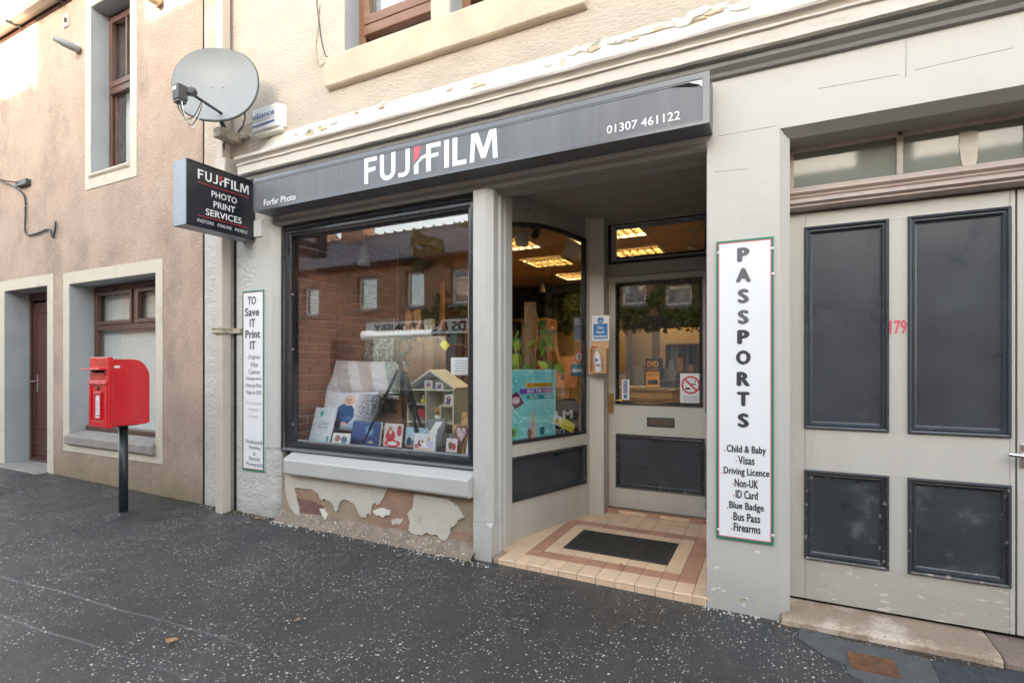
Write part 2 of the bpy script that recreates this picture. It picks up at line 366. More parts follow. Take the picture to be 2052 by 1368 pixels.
mk('pipe_cream', (.55, .48, .41), .4, var=.06, vscale=4, bump=.2, bscale=16, stain=(.38, .33, .26), stscale=3, stamt=.4)
mk('joint_shadow_dark', (.02, .018, .016), 1)
mk('wood_brown', (.085, .030, .022), .35, var=.2, vscale=6, bump=.2, bscale=20, stretch=(4, 4, .4))
mk('wood_window', (.10, .045, .032), .35, var=.2, vscale=6)
mk('wood_varnish', (.20, .10, .055), .35, var=.25, vscale=10, bump=.2, bscale=20, stretch=(.4, 4, 4))
mk('upvc_brown', (.095, .045, .035), .3, var=.1)
mk('blind_white', (.88, .90, .88), .6, var=.03)
mk('curtain', (.75, .78, .80), .8, var=.05)
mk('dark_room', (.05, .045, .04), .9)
mk('stone_pink', (.33, .205, .14), .9, var=.2, vscale=5, bump=.6, bscale=50, bdist=.005, stain=(.22, .15, .11), stscale=4, stamt=.7, stlow=.52)
mk('stone_ochre', (.32, .245, .165), .9, var=.25, vscale=5, bump=.6, bscale=50, bdist=.005)
mk('stone_purple', (.20, .11, .09), .9, var=.2, vscale=5, bump=.6, bscale=50, bdist=.005)
mk('mortar_base', (.27, .21, .16), .95, var=.3, vscale=12, bump=1, bscale=60, bdist=.012, speck=[(60, .62, (.66, .62, .54))], samt=.8)
mk('peel_paint', (.55, .51, .44), .6, var=.10, vscale=5, bump=.4, bscale=20, bdist=.003, stain=(.40, .34, .26), stscale=7, stamt=.55, speck=[(45, .70, (.30, .23, .17))], samt=.6)
mk('peel_white', (.72, .69, .62), .55, var=.05, vscale=5, bump=.7, bscale=14, bdist=.006, speck=[(40, .72, (.32, .26, .19))], samt=.7)
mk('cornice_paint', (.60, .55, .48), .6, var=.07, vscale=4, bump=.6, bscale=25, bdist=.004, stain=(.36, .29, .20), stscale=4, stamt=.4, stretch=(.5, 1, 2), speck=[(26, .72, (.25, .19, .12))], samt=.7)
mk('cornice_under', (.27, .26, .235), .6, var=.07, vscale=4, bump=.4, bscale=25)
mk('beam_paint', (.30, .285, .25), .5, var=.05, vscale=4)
mk('tile_cream', (.70, .50, .33), .45, var=.07, vscale=9, rand=.06, bump=.15, bscale=60, stain=(.52, .34, .19), stscale=6, stamt=.35)
mk('tile_terracotta', (.45, .235, .155), .5, var=.12, vscale=14, rand=.08, bump=.15, bscale=60, stain=(.60, .50, .42), stscale=9, stamt=.3, stlow=.6)
mk('grout', (.42, .29, .20), .95, var=.1)
mk('mat_rubber', (.045, .042, .038), .6, var=.3, vscale=30, bump=.6, bscale=200)
mk('brick', (.30, .125, .09), .85, var=.25, vscale=14, rand=.22, bump=.7, bscale=60, bdist=.005, stain=(.46, .36, .32), stscale=9, stamt=.3, stlow=.6)
mk('mortar', (.46, .36, .32), .95, var=.15, vscale=14, bump=.6, bscale=60)
mk('ceiling_tile', (.72, .50, .30), .9, var=.05, bump=.2, bscale=90, rand=.03)
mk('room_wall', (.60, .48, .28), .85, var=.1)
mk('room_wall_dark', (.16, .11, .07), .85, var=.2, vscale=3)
mk('room_floor', (.10, .055, .035), .6, var=.25, vscale=6)
mk('counter_wood', (.34, .25, .13), .45, var=.15, vscale=10)
mk('pine', (.58, .33, .13), .5, var=.15, vscale=12, stretch=(.6, 4, 4), bump=.2, bscale=30)
mk('pine_orange', (.60, .24, .06), .5, var=.2, vscale=10)
mk('crate_wood', (.40, .20, .08), .6, var=.25, vscale=10, bump=.3, bscale=30)
mk('shelf_cream', (.66, .64, .52), .5, var=.05)
mk('telescope_white', (.78, .76, .72), .3, var=.03, coat=.4)
mk('black_metal', (.018, .018, .019), .35)
mk('fabric_grey', (.20, .21, .22), .85, var=.2, vscale=25)
mk('teddy', (.44, .27, .11), .95, var=.25, vscale=40, bump=1, bscale=200)
mk('yellow_tag', (.85, .74, .03), .5)
mk('red_card', (.55, .02, .03), .5)
mk('moss_fibre', (.46, .29, .16), .95, var=.35, vscale=30, bump=1, bscale=60, bdist=.012, stretch=(1, 1, 2.5))
mk('leaf_green', (.17, .34, .045), .45, var=.35, vscale=14, rand=.3)
mk('stem_pale', (.36, .36, .20), .6)
mk('spot_white', (.60, .60, .56), .4)
mk('orange_box', (.80, .38, .02), .5)
mk('granite_light', (.34, .25, .18), .8, var=.12, vscale=5, bump=.5, bscale=60, speck=[(90, .60, (.20, .14, .10)), (110, .63, (.62, .54, .44))], samt=.7, stain=(.66, .55, .43), stscale=3.2, stamt=.85, stlow=.50)
mk('granite_dark', (.22, .16, .13), .85, var=.25, vscale=12, bump=.3, bscale=60, speck=[(110, .6, (.36, .30, .27))], samt=.6)
mk('concrete_patch', (.10, .10, .098), .85, var=.2, vscale=14, bump=.8, bscale=80, bdist=.006, speck=[(60, .70, (.45, .44, .42))], samt=.8)
mk('slate_blue', (.05, .058, .068), .5, var=.5, vscale=26, bump=1, bscale=70, bdist=.006)
mk('leaf_crumb', (.12, .075, .04), .9, var=.5, vscale=40)
mk('dead_leaf', (.42, .24, .12), .7, var=.3, vscale=40)
mk('opp_stone', (.36, .20, .13), .9, var=.3, vscale=3, bump=.5, bscale=20)
mk('opp_slate', (.12, .115, .13), .6, var=.25, vscale=5)
mk('opp_dark', (.03, .03, .035), .4)
mk('foliage_dark', (.05, .075, .018), .6, var=.5, vscale=6)
mk('ivy', (.09, .12, .03), .6, var=.5, vscale=3, rand=.1)
mk('kerb_stone', (.26, .25, .24), .8, var=.15, vscale=8, bump=.5, bscale=50)
mk('road_tar', (.05, .05, .052), .75, var=.2, vscale=6, bump=.8, bscale=120, bdist=.006)
mk('black_void', (.004, .004, .004), .9)
glass('pane_clear', (.98, .99, .985), 1.95)
glass('pane_small', (.80, .82, .80), 1.6, haze=.10, hazec=(.45, .48, .45))
glass('pane_dusty', (.30, .32, .30), 1.38, rough=.05, haze=.75, hazec=(.27, .285, .24))
glass('pane_sky', (.5, .55, .6), 3.4, haze=.35, hazec=(.55, .65, .75))
glass('wrap_clear', (.8, .8, .8), 1.5, haze=.15, hazec=(.6, .6, .6))
printmat('print', .4); printmat('print_cloth', .9)
def emis(name, col, s):
    m = bpy.data.materials.new(name); m.use_nodes = True; N, L = nodes(m); b = N['Principled BSDF']
    b.inputs['Base Color'].default_value = (*col, 1); b.inputs['Emission Color'].default_value = (*col, 1); b.inputs['Emission Strength'].default_value = s; MAT[name] = m
emis('tube_light', (1, .71, .32), 9.5)
emis('lit_room', (1, .70, .30), .22)

# asphalt with scattered pale chippings, tar seams and damp sheen
def asphalt():
    m = bpy.data.materials.new('asphalt'); m.use_nodes = True; N, L = nodes(m); b = N['Principled BSDF']
    geo = N.new('ShaderNodeNewGeometry')
    def noi(sc, det=4, ro=.6, src=None):
        n = N.new('ShaderNodeTexNoise'); n.inputs['Scale'].default_value = sc; n.inputs['Detail'].default_value = det; n.inputs['Roughness'].default_value = ro
        L.new(src or geo.outputs['Position'], n.inputs['Vector']); return n.outputs['Fac']
    def rng(v, a, c, d=0., e=1.):
        r = N.new('ShaderNodeMapRange'); L.new(v, r.inputs[0])
        for i, q in enumerate((a, c, d, e)): r.inputs[i+1].default_value = q
        return r.outputs[0]
    def mix(f, c1, c2):
        x = N.new('ShaderNodeMix'); x.data_type = 'RGBA'
        for sck, v in ((x.inputs[0], f), (x.inputs[6], c1), (x.inputs[7], c2)):
            if isinstance(v, tuple): sck.default_value = (*v, 1)
            elif isinstance(v, float): sck.default_value = v
            else: L.new(v, sck)
        return x.outputs[2]
    def mth(op, a, c):
        x = N.new('ShaderNodeMath'); x.operation = op
        for i, v in enumerate((a, c)):
            if isinstance(v, (int, float)): x.inputs[i].default_value = v
            else: L.new(v, x.inputs[i])
        return x.outputs[0]
    base = mix(rng(noi(1.1, 5), .35, .65), (.022, .0225, .024), (.049, .049, .052))
    base = mix(rng(noi(160, 2), .4, .75, 0, .75), base, (.095, .092, .090))
    base = mix(rng(noi(.8, 6, .7), .56, .66, 0, .35), base, (.10, .085, .07))
    # distorted position for irregular chip outlines
    dn = N.new('ShaderNodeTexNoise'); dn.inputs['Scale'].default_value = 90; dn.inputs['Detail'].default_value = 2; L.new(geo.outputs['Position'], dn.inputs['Vector'])
    vm = N.new('ShaderNodeVectorMath'); vm.operation = 'SCALE'; vm.inputs['Scale'].default_value = .010; L.new(dn.outputs['Color'], vm.inputs[0])
    va = N.new('ShaderNodeVectorMath'); va.operation = 'ADD'; L.new(geo.outputs['Position'], va.inputs[0]); L.new(vm.outputs[0], va.inputs[1])
    dens = rng(noi(1.6, 4, .65), .38, .62)
    chips = None
    for sc_, lo, hi, size in ((32, .0, .32, .13), (58, .04, .42, .155)):
        v = N.new('ShaderNodeTexVoronoi'); v.voronoi_dimensions = '2D'; v.inputs['Scale'].default_value = sc_; L.new(va.outputs[0], v.inputs['Vector'])
        sep = N.new('ShaderNodeSeparateColor'); L.new(v.outputs['Color'], sep.inputs[0])
        thr = mth('ADD', mth('MULTIPLY', dens, hi-lo), lo)
        on = mth('LESS_THAN', sep.outputs[0], thr)
        sz = mth('MULTIPLY', mth('ADD', sep.outputs[1], .55), size)
        inn = mth('LESS_THAN', v.outputs['Distance'], sz)
        c = mth('MULTIPLY', on, inn); chips = c if chips is None else mth('MAXIMUM', chips, c)
    tone = mix(rng(noi(25, 1), .35, .65), (.26, .25, .23), (.70, .67, .62))
    col = mix(chips, base, tone)
    L.new(col, b.inputs['Base Color'])
    r = rng(noi(1.0, 4), .4, .62, .28, .55); L.new(mth('ADD', r, mth('MULTIPLY', chips, .15)), b.inputs['Roughness'])
    b.inputs['Specular IOR Level'].default_value = .45
    h = mth('ADD', mth('MULTIPLY', chips, .35), mth('ADD', noi(220, 2), mth('MULTIPLY', noi(30, 3), .6)))
    bn = N.new('ShaderNodeBump'); bn.inputs['Strength'].default_value = .8; bn.inputs['Distance'].default_value = .005; L.new(h, bn.inputs['Height'])
    b2 = N.new('ShaderNodeBump'); b2.inputs['Strength'].default_value = .5; b2.inputs['Distance'].default_value = .05; L.new(noi(2.2, 3), b2.inputs['Height']); L.new(b2.outputs[0], bn.inputs['Normal'])
    L.new(bn.outputs[0], b.inputs['Normal']); MAT['asphalt'] = m
asphalt()
# ------------------------------------------------------------------ the setting: ground
def pavz(x, y): return g(max(x, -14))+.006*noise.noise(Vector((x*.9, y*.9, 0)))*(.5 if y > -.35 else 1)
def ground():
    mb = MB(); xs = [-40, -24, -14]+[-13+.25*i for i in range(65)]+[6, 14, 40]; ys = [-2.6]+[-2.4+.2*i for i in range(16)]
    V = []
    for y in ys:
        row = []
        for x in xs:
            z = pavz(x, y)
            row.append(mb.b.verts.new((x, y, z)))
        V.append(row)
    for j in range(len(ys)-1):
        for i in range(len(xs)-1):
            f = mb.b.faces.new((V[j][i], V[j][i+1], V[j+1][i+1], V[j+1][i])); f.smooth = True
    return obj('pavement', mb, 'asphalt', kind='structure')
PAV = ground()
bx('kerb', -40, 40, -2.75, -2.6, -.3, .012, 'kerb_stone', kind='structure', bevel=.01)
obj('road', MB().box(-40, 40, -6.7, -2.75, -.2, -.10), 'road_tar', kind='structure')
bx('opposite_kerb', -40, 40, -6.85, -6.7, -.3, 0, 'kerb_stone', kind='structure', bevel=.01)
obj('opposite_pavement', MB().box(-40, 40, -9.0, -6.85, -.2, -.005), 'asphalt', kind='structure')
obj('ground', MB().box(-60, 60, -40, 40, -.5, -.3), 'road_tar', kind='structure')
# seams where strips of tarmac meet: thin raised beads of bitumen
def seam(pts, w=.008):
    mb = MB()
    for i in range(len(pts)-1):
        a, b = Vector(pts[i]), Vector(pts[i+1]); n = (b-a).normalized().cross(Vector((0, 0, 1)))*w
        n2 = n
        mb.face([a-n, b-n2, b, a]); mb.face([a, b, b+n2, a+n])
    return mb
mb = MB(); sp = []
for y0, x0, x1 in ((-1.80, -9, -1.2), (-1.52, -9, -2.0)):
    pp = []; k = 160
    for i in range(k+1):
        x = x0+(x1-x0)*i/k; y = y0+.085*(x+3.575)+.02*noise.noise(Vector((x*2, y0, 3)))
        pp.append((x, y))
    for i in range(k):
        (xa, ya), (xb, yb) = pp[i], pp[i+1]; w = .010+.005*noise.noise(Vector((xa*6, 0, 0))); e = .0065
        mb.face([(xa, ya-w, pavz(xa, ya-w)-.001), (xb, yb-w, pavz(xb, yb-w)-.001), (xb, yb, pavz(xb, yb)+e), (xa, ya, pavz(xa, ya)+e)]); mb.face([(xa, ya, pavz(xa, ya)+e), (xb, yb, pavz(xb, yb)+e), (xb, yb+w, pavz(xb, yb+w)-.001), (xa, ya+w, pavz(xa, ya+w)-.001)])
mk('bitumen', (.05, .052, .056), .5, bump=.4, bscale=60)
obj('tarmac_seam', mb, 'asphalt', kind='structure')

# ------------------------------------------------------------------ neighbouring house (left)
HS = empty('pebbledashed_house', (-8.5, 0, 0), 'two storey house in peach roughcast with cream window surrounds and brown joinery', 'house')
dX0, dX1, dZ1 = X(10), X(96), 2.256
wX0, wX1, wZ0, wZ1 = X(140), X(313), Z(139, 867), 2.235
uX0, uX1, uZ0, uZ1 = X(183), X(262), 3.395, 5.22
WB = -4.703
wall('wall', -14, WB, -.2, 5.6, 0, .35, [(dX0, dX1, -.2, dZ1), (wX0, wX1, wZ0-.1, wZ1), (uX0, uX1, uZ0, uZ1)], 'render_peach', HS)
# damp, mossy band under the window
sw = .008
def surround(nm, o, i): return ring(nm, FY(0), o, i, 'surround_cream', HS, -.02, sw, bevel=.003)
surround('door_surround', (X(-8), X(108), -.2, Z(0, 565)), (dX0, dX1, -.3, dZ1))
surround('window_surround', (X(128), X(327), Z(325, 930), 2.366), (wX0, wX1, wZ0-.1, wZ1))
surround('window_surround', (X(172), X(275), 3.238, 5.42), (uX0, uX1, uZ0, uZ1))
for (a, b, c, d, dd) in ((dX0, dX1, 0, dZ1, .26), (wX0, wX1, wZ0-.1, wZ1, .26), (uX0, uX1, uZ0, uZ1, .18)):
    MBx = MB(); MBx.box(a-.004, a+.004, .002, dd, c, d); MBx.box(b-.004, b+.004, .002, dd, c, d); MBx.box(a+.004, b-.004, .002, dd, d-.004, d+.003)
    obj('reveal', MBx, 'reveal_grey', HS)
# front door
F = FY(.24)
dr = bx('door', X(60, .25), dX1+.02, .27, .31, .10, dZ1-.12, 'wood_brown', HS, bevel=.003)
ring('door_frame', F, (dX0, dX1, .05, dZ1), (X(62, .24), dX1-.01, .12, dZ1-.10), 'upvc_brown', HS, -.08, .0)
fr = FY(.268); a0, a1 = X(66, .27), dX1+.0
mould('panel_moulding', fr, (a0, a1, .16, .32), .03, 'wood_brown', dr, [(0, 0), (.4, .012), (1, .002)])
mould('panel_moulding', fr, (a0+.06, a1, .50, dZ1-.25), .03, 'wood_brown', dr, [(0, 0), (.4, .012), (1, .002)])
h = MB(); hx = X(75, .26); hz = Z(75, 768, .26)
h.box(hx-.018, hx+.018, .258, .268, hz-.11, hz+.11); h.tube([(hx, .262, hz+.03), (hx, .215, hz+.03), (hx-.11, .21, hz+.02)], .009)
obj('handle', h, 'metal_bright', dr, bevel=.002)
bx('doorstep', dX0-.05, dX1+.03, -.12, .26, -.1, .085, 'stone_grey', HS, bevel=.012)
# ground floor window
def frame_win(par, x0, x1, z0, z1, y, bars, mat, glassm, t=.05, dep=.06, transom=None, tt=.05):
    wn_ = ring('window', FY(y), (x0, x1, z0, z1), (x0+t, x1-t, z0+t, z1-t), mat, par, -dep, 0, bevel=.003)
    WORLDLOC[wn_.name] = WORLDLOC[wn_.name]
    if transom: bx('transom', x0+t, x1-t, y-.006, y+dep-.01, transom-tt/2, transom+tt/2, mat, wn_)
    return wn_
wy = .235
gw = frame_win(HS, wX0, wX1, wZ0-.02, wZ1, wy, None, 'upvc_brown', None, .07, .06)
tz = Z(240, 655, wy)
bx('transom', wX0+.07, wX1-.07, wy-.006, wy+.05, tz-.03, tz+.03, 'upvc_brown', gw)
mx = X(272, wy)
bx('mullion', mx-.035, mx+.035, wy-.008, wy+.05, tz+.03, wZ1-.07, 'upvc_brown', gw)
for a, b in ((wX0+.07, mx-.035), (mx+.035, wX1-.07)):
    ring('sash', FY(wy), (a+.004, b-.004, tz+.034, wZ1-.074), (a+.045, b-.045, tz+.075, wZ1-.115), 'upvc_brown', gw, -.02, .022)
bx('pane', wX0+.07, wX1-.07, wy+.02, wy+.028, wZ0+.05, tz-.03, 'pane_clear', gw, bevel=0)
bx('pane', wX0+.07, wX1-.07, wy+.02, wy+.028, tz+.03, wZ1-.07, 'pane_clear', gw, bevel=0)
for a in (wX0+.20, mx+.12): bx('trickle_vent', a, a+.28, wy-.035, wy-.008, wZ1-.062, wZ1-.045, 'upvc_brown', gw)
bm_ = MB(); z = wZ0+.05
while z < wZ1-.05:
    bm_.face([(wX0+.05, wy+.068, z), (wX1-.05, wy+.068, z), (wX1-.05, wy+.085, z+.020), (wX0+.05, wy+.085, z+.020)]); z += .0235
obj('blind', bm_, 'blind_white', gw, kind='stuff')
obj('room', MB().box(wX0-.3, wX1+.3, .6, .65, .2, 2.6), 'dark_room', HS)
pr = [(.24, wZ0-.12), (-.04, wZ0-.12), (-.05, wZ0-.11), (-.05, wZ0-.03), (-.035, wZ0-.015), (.24, wZ0+.035)]
obj('stone_sill', MB().prism_x(pr, wX0-.02, wX1+.005), 'stone_grey', HS, bevel=.006)
bx('timber_sill', wX0+.02, wX1, .14, .24, wZ0+.025, wZ0+.07, 'upvc_brown', HS)
# upper sash window
uw = frame_win(HS, uX0, uX1, uZ0+.02, uZ1, .17, None, 'wood_window', None, .06, .07)
mz = Z(236, 180, .17)
bx('meeting_rail', uX0+.05, uX1-.05, .155, .20, mz-.04, mz+.03, 'wood_window', uw)
ring('sash', FY(.165), (uX0+.065, uX1-.065, mz+.03, uZ1-.065), (uX0+.11, uX1-.11, mz+.09, uZ1-.12), 'wood_window', uw, -.02, .02)
cx_ = (uX0+uX1)/2; bx('glazing_bar', cx_-.016, cx_+.016, .15, .18, mz+.06, uZ1-.1, 'wood_window', uw)
bx('pane', uX0+.06, uX1-.06, .185, .191, mz+.03, uZ1-.06, 'pane_clear', uw, bevel=0)
ring('sash', FY(.195), (uX0+.065, uX1-.065, uZ0+.08, mz-.03), (uX0+.105, uX1-.105, uZ0+.14, mz-.05), 'wood_window', uw, -.02, .0)
bx('pane', uX0+.06, uX1-.06, .20, .206, uZ0+.08, mz-.04, 'pane_clear', uw, bevel=0)
cm = MB(); n = 30
for i in range(n):
    a = uX0+.08+(uX1-uX0-.16)*i/n; b = uX0+.08+(uX1-uX0-.16)*(i+1)/n; ya = .30+.02*math.sin(i*1.7); yb = .30+.02*math.sin((i+1)*1.7)
    cm.face([(a, ya, uZ0), (b, yb, uZ0), (b, yb, uZ1), (a, ya, uZ1)])
obj('curtain', cm, 'curtain', uw, flip=False)
pr = [(.17, uZ0-.04), (-.015, uZ0-.04), (-.03, uZ0-.02), (-.03, uZ0+.0), (.17, uZ0+.025)]
obj('stone_sill', MB().prism_x(pr, uX0-.02, uX1+.0), 'surround_cream', HS, bevel=.004)
# roof and gutter
obj('roof', MB().prism_x([(-.12, 5.60), (4.2, 8.4), (8.4, 5.6), (8.4, 5.5), (-.05, 5.5)], -14, WB-.02), 'opp_slate', HS)
gt = MB(); gp = [(-.02, 5.56), (-.16, 5.56), (-.165, 5.50), (-.14, 5.455), (-.09, 5.44), (-.03, 5.46), (-.02, 5.50)]
gt.prism_x(gp, -14, WB-.05)
obj('gutter', gt, 'pipe_cream', HS)
for x in (-9.2, -8.2, -7.2): bx('gutter_bracket', x-.015, x+.015, -.172, 0, 5.425, 5.45, 'dark_plastic', HS)
bx('fascia_board', -14, WB-.05, -.02, 0, 5.42, 5.60, 'wood_brown', HS)
obj('wall_joint', MB().box(WB-.008, WB+.010, -.003, .1, 0.0, 8.3), 'joint_shadow_dark', HS)
bx('back_wall', -14, WB, 5.9, 6.1, -.2, 5.5, 'render_peach', HS)
bx('side_wall', -14.2, -14, 0, 6.1, -.2, 5.5, 'render_peach', HS)

# ------------------------------------------------------------------ shop building
SB = empty('shop_building', (-1.0, 0, 0), 'cream rendered building with grey painted shopfront, recessed tiled porch and panelled side doors', 'building')
w1 = (-2.971, -2.156, 3.724, 5.3); w2 = (-2.001, -1.2, 3.724, 5.3)
RX = 5.0
wall('upper_wall', WB+.010, RX, 3.05, 8.3, 0, .35, [w1, w2], 'render_cream', SB)
wall('frieze', -3.70, RX, 2.542, 3.05, 0, .35, [], 'paint_pilaster', SB)
# left pilaster with splayed corner; rough lower, smoother band on its right edge
def plan(pts, z0, z1): return MB().prism_z(pts, z0, z1)
mbw = MB()
obj('pilaster', plan([(WB+.010, 0), (-3.792, 0), (-3.735, .06), (-3.735, .118), (-3.80, .118), (-3.80, .35), (WB+.010, .35)], -.1, 3.05), 'render_greywhite', SB, bevel=.008)
pe = MB(); pe.prism_z([(X(513), -.005), (-3.790, -.005), (-3.729, .058), (-3.729, .10), (X(513), .02)], .62, 2.52)
obj('pilaster_band', pe, 'paint_grey', SB, bevel=.004)
# upper wall left strip beside the pipe is the same render; right pilaster
pil = obj('pilaster', plan([(-.325, 0), (.028, 0), (.076, .05), (.076, .35), (-.25, .35), (-.335, .06)], -.1, 2.542), 'paint_pilaster', SB)
r = random.Random(77)
for k in range(16):
    x, z = r.uniform(-.30, .0), abs(r.gauss(0, .13))+.03; q = r.uniform(.004, .016)
    obj('bare_patch', MB().prism_y(jit([(x-q, z-q*.4), (x+q*.6, z-q*.6), (x+q*1.2, z+q*.3), (x, z+q*.5)], q*.25, .008, k), -.0015, .01), 'peel_white' if k % 3 else 'sill_stone', SB)
# mouldings of the right doorway: chamfered lintel
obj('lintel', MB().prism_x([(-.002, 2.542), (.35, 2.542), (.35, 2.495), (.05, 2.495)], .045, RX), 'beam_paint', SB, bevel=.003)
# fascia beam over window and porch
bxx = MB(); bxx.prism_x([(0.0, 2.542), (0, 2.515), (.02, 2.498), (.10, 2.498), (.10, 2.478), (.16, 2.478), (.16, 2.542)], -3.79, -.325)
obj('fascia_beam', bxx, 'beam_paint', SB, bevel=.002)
obj('fascia_beam_back', MB().box(-3.79, -.325, .16, .30, 2.52, 3.0), 'beam_paint', SB)

# cornice
cp = [(.0, 3.115), (-.03, 3.112), (-.125, 3.085), (-.135, 3.072), (-.130, 3.058), (-.105, 3.050), (-.095, 3.036), (-.112, 3.028), (-.112, 3.016), (-.098, 3.010),
      (-.100, 2.945), (-.085, 2.935), (-.060, 2.930), (-.055, 2.905), (-.030, 2.885), (-.022, 2.868), (0, 2.862)]
def jagx(prof, x0, x1, step, amp, mat, name):
    mb = MB(); n = int((x1-x0)/step); R = []
    for i in range(n+1):
        x = x0+(x1-x0)*i/n
        R.append([mb.b.verts.new((x, y+(amp*noise.noise(Vector((x*5, y*40, z*40))) if y < -.01 else 0), z+amp*.8*noise.noise(Vector((x*7+9, y*30, z*30))))) for y, z in prof])
    for i in range(n):
        for k in range(len(prof)-1): mb.b.faces.new((R[i][k], R[i+1][k], R[i+1][k+1], R[i][k+1]))
    mb.b.faces.new(R[0]); mb.b.faces.new(R[-1][::-1]); mb.b.faces.new([r[0] for r in R][::-1]+[r[-1] for r in R]) if False else None
    return obj(name, mb, mat, SB)
CL = -4.09
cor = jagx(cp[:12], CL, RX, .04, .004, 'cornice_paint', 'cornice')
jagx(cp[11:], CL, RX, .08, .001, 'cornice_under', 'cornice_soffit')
# white peeling band above the cornice
top = []; bot = []; n = 190
for i in range(n+1):
    x = -4.0+(RX-.2+4.0)*i/n
    t = 3.255+.014*noise.noise(Vector((x*2, 0, 0)))+.012*noise.noise(Vector((x*14, 3, 0)))
    b = 3.108+.010*noise.noise(Vector((x*9, 7, 0)))
    if x < -3.75: t = 3.12+(x+4.0)/.25*.13
    top.append((x, t)); bot.append((x, b))
mb = MB()
for i in range(n):
    q = [bot[i], bot[i+1], top[i+1], top[i]]
    for y in (-.010,): mb.face([(a, y-.012*(k < 2), b) for k, (a, b) in enumerate(q)])
    mb.face([(top[i][0], -.010, top[i][1]), (top[i+1][0], -.010, top[i+1][1]), (top[i+1][0], 0.002, top[i+1][1]), (top[i][0], .002, top[i][1])])
    mb.face([(bot[i][0], -.022, bot[i][1]), (bot[i+1][0], -.022, bot[i+1][1]), (bot[i+1][0], 0.002, bot[i+1][1]), (bot[i][0], .002, bot[i][1])])
obj('flaking_band', mb, 'peel_white', SB)
# torn patches in the band showing old render, and curled flakes of paint
def flake(cx, cz, s, seed, curl=.03, thick=.0015, y=-.020):
    r = random.Random(seed); n = r.randint(4, 6); curl *= .75; s *= .85; pts = []
    for i in range(n):
        a = 2*math.pi*i/n+r.uniform(-.3, .3); q = s*r.uniform(.4, 1.25); pts.append((math.cos(a)*q*1.4, math.sin(a)*q*.5))
    mb = MB(); ax = r.uniform(-.6, .6)
    def f(a, b, o):
        t = (a*math.cos(ax)+b*math.sin(ax))/s; return (cx+a, y-curl*max(0, t)**2*.7-o-.002*t, cz+b)
    A = [mb.b.verts.new(f(a, b, thick)) for a, b in pts]; B = [mb.b.verts.new(f(a, b, 0)) for a, b in pts]
    c0 = mb.b.verts.new(f(0, 0, thick)); c1 = mb.b.verts.new(f(0, 0, 0)); n = len(pts)
    for i in range(n):
        k = (i+1) % n; mb.b.faces.new((A[i], A[k], c0)); mb.b.faces.new((B[k], B[i], c1)); mb.b.faces.new((A[k], A[i], B[i], B[k]))
    return obj('paint_flake', mb, 'peel_white', SB)
for px, py, s, cu in ((615, 262, .075, .05), (640, 252, .05, .05), (668, 243, .06, .04), (1150, 105, .07, .05), (1170, 98, .05, .03), (1195, 92, .055, .06), (1225, 84, .045, .03), (1240, 80, .05, .05), (1265, 70, .05, .02), (1300, 62, .06, .04), (1340, 50, .05, .03), (1372, 45, .07, .05), (1408, 22, .085, .04), (1440, 16, .06, .03), (1128, 118, .035, .03), (950, 165, .03, .02), (905, 175, .025, .02), (770, 205, .03, .03), (1480, 15, .06, .03), (1100, 130, .04, .02), (700, 228, .03, .02), (592, 270, .035, .03)):
    x, _, z = P(px, py, -.02); flake(x, z, s, int(px), cu)
def scar(px, py, w, h, seed, mat='sill_stone'):
    x, _, z = P(px, py, -.012); pts = jit([(x-w, z-h*.4), (x-w*.3, z-h), (x+w, z-h*.5), (x+w*.8, z+h*.6), (x-w*.1, z+h), (x-w*.8, z+h*.5)], h*.35, .02, seed)
    obj('bare_patch', MB().prism_y(pts, -.0245, .0), mat, SB)
for a in ((622, 268, .05, .014, 1), (648, 259, .05, .01, 2), (765, 215, .03, .012, 3), (960, 172, .06, .012, 4), (900, 182, .02, .008, 5), (1190, 100, .04, .015, 6), (1128, 120, .012, .04, 7), (1315, 60, .05, .012, 8), (1400, 40, .04, .008, 9), (1430, 26, .05, .01, 10), (1270, 80, .03, .010, 11), (715, 226, .02, .007, 12)): scar(*a)

# upper windows of the shop building
for wdw in (w1, w2):
    x0, x1, z0, z1 = wdw
    t = .07
    u = ring('window', FY(.16), (x0+.0, x1, z0, z1), (x0+.07, x1-.07, z0+.09, z1-.07), 'wood_varnish', SB, -.08, 0, bevel=.004)
    zt = Z(790, 42, .16)
    bx('meeting_rail', x0+.07, x1-.07, .135, .22, zt-.05, zt+.03, 'wood_varnish', u, bevel=.008)
    ring('sash', FY(.15), (x0+.075, x1-.075, zt+.03, z1-.07), (x0+.13, x1-.13, zt+.10, z1-.13), 'wood_varnish', u, -.02, .02)
    bx('pane', x0+.07, x1-.07, .20, .206, z0+.06, zt-.05, 'pane_clear', u, bevel=0)
    bx('pane', x0+.07, x1-.07, .17, .176, zt+.03, z1-.07, 'pane_clear', u, bevel=0)
    cm = MB(); n = 40
    for i in range(n):
        a = x0+.12+(x1-x0-.2)*i/n; b = x0+.12+(x1-x0-.2)*(i+1)/n; f = lambda i: .28+.015*math.sin(i*.9)+.01*math.sin(i*2.3)
        cm.face([(a, f(i), z0), (b, f(i+1), z0), (b, f(i+1), z1), (a, f(i), z1)])
    obj('curtain', cm, 'curtain', u, flip=False)
for a, b in ((w1[0], 1), (w2[0], 1), (w1[1], -1)): obj('window_reveal', MB().box(a-.004*b, a+.004*b, .003, .16, 3.724, 5.29), 'reveal_grey', SB)
bx('window_pier', w1[1]+.001, w2[0]-.001, -.006, .2, 3.70, 5.4, 'sill_stone', SB, bevel=.006)
sl = jagx([(.16, 3.735), (-.0, 3.728), (-.045, 3.715), (-.05, 3.70), (-.05, 3.492), (-.04, 3.482), (0.0, 3.476)], -3.119, -1.007, .04, .003, 'sill_stone', 'upper_sill')
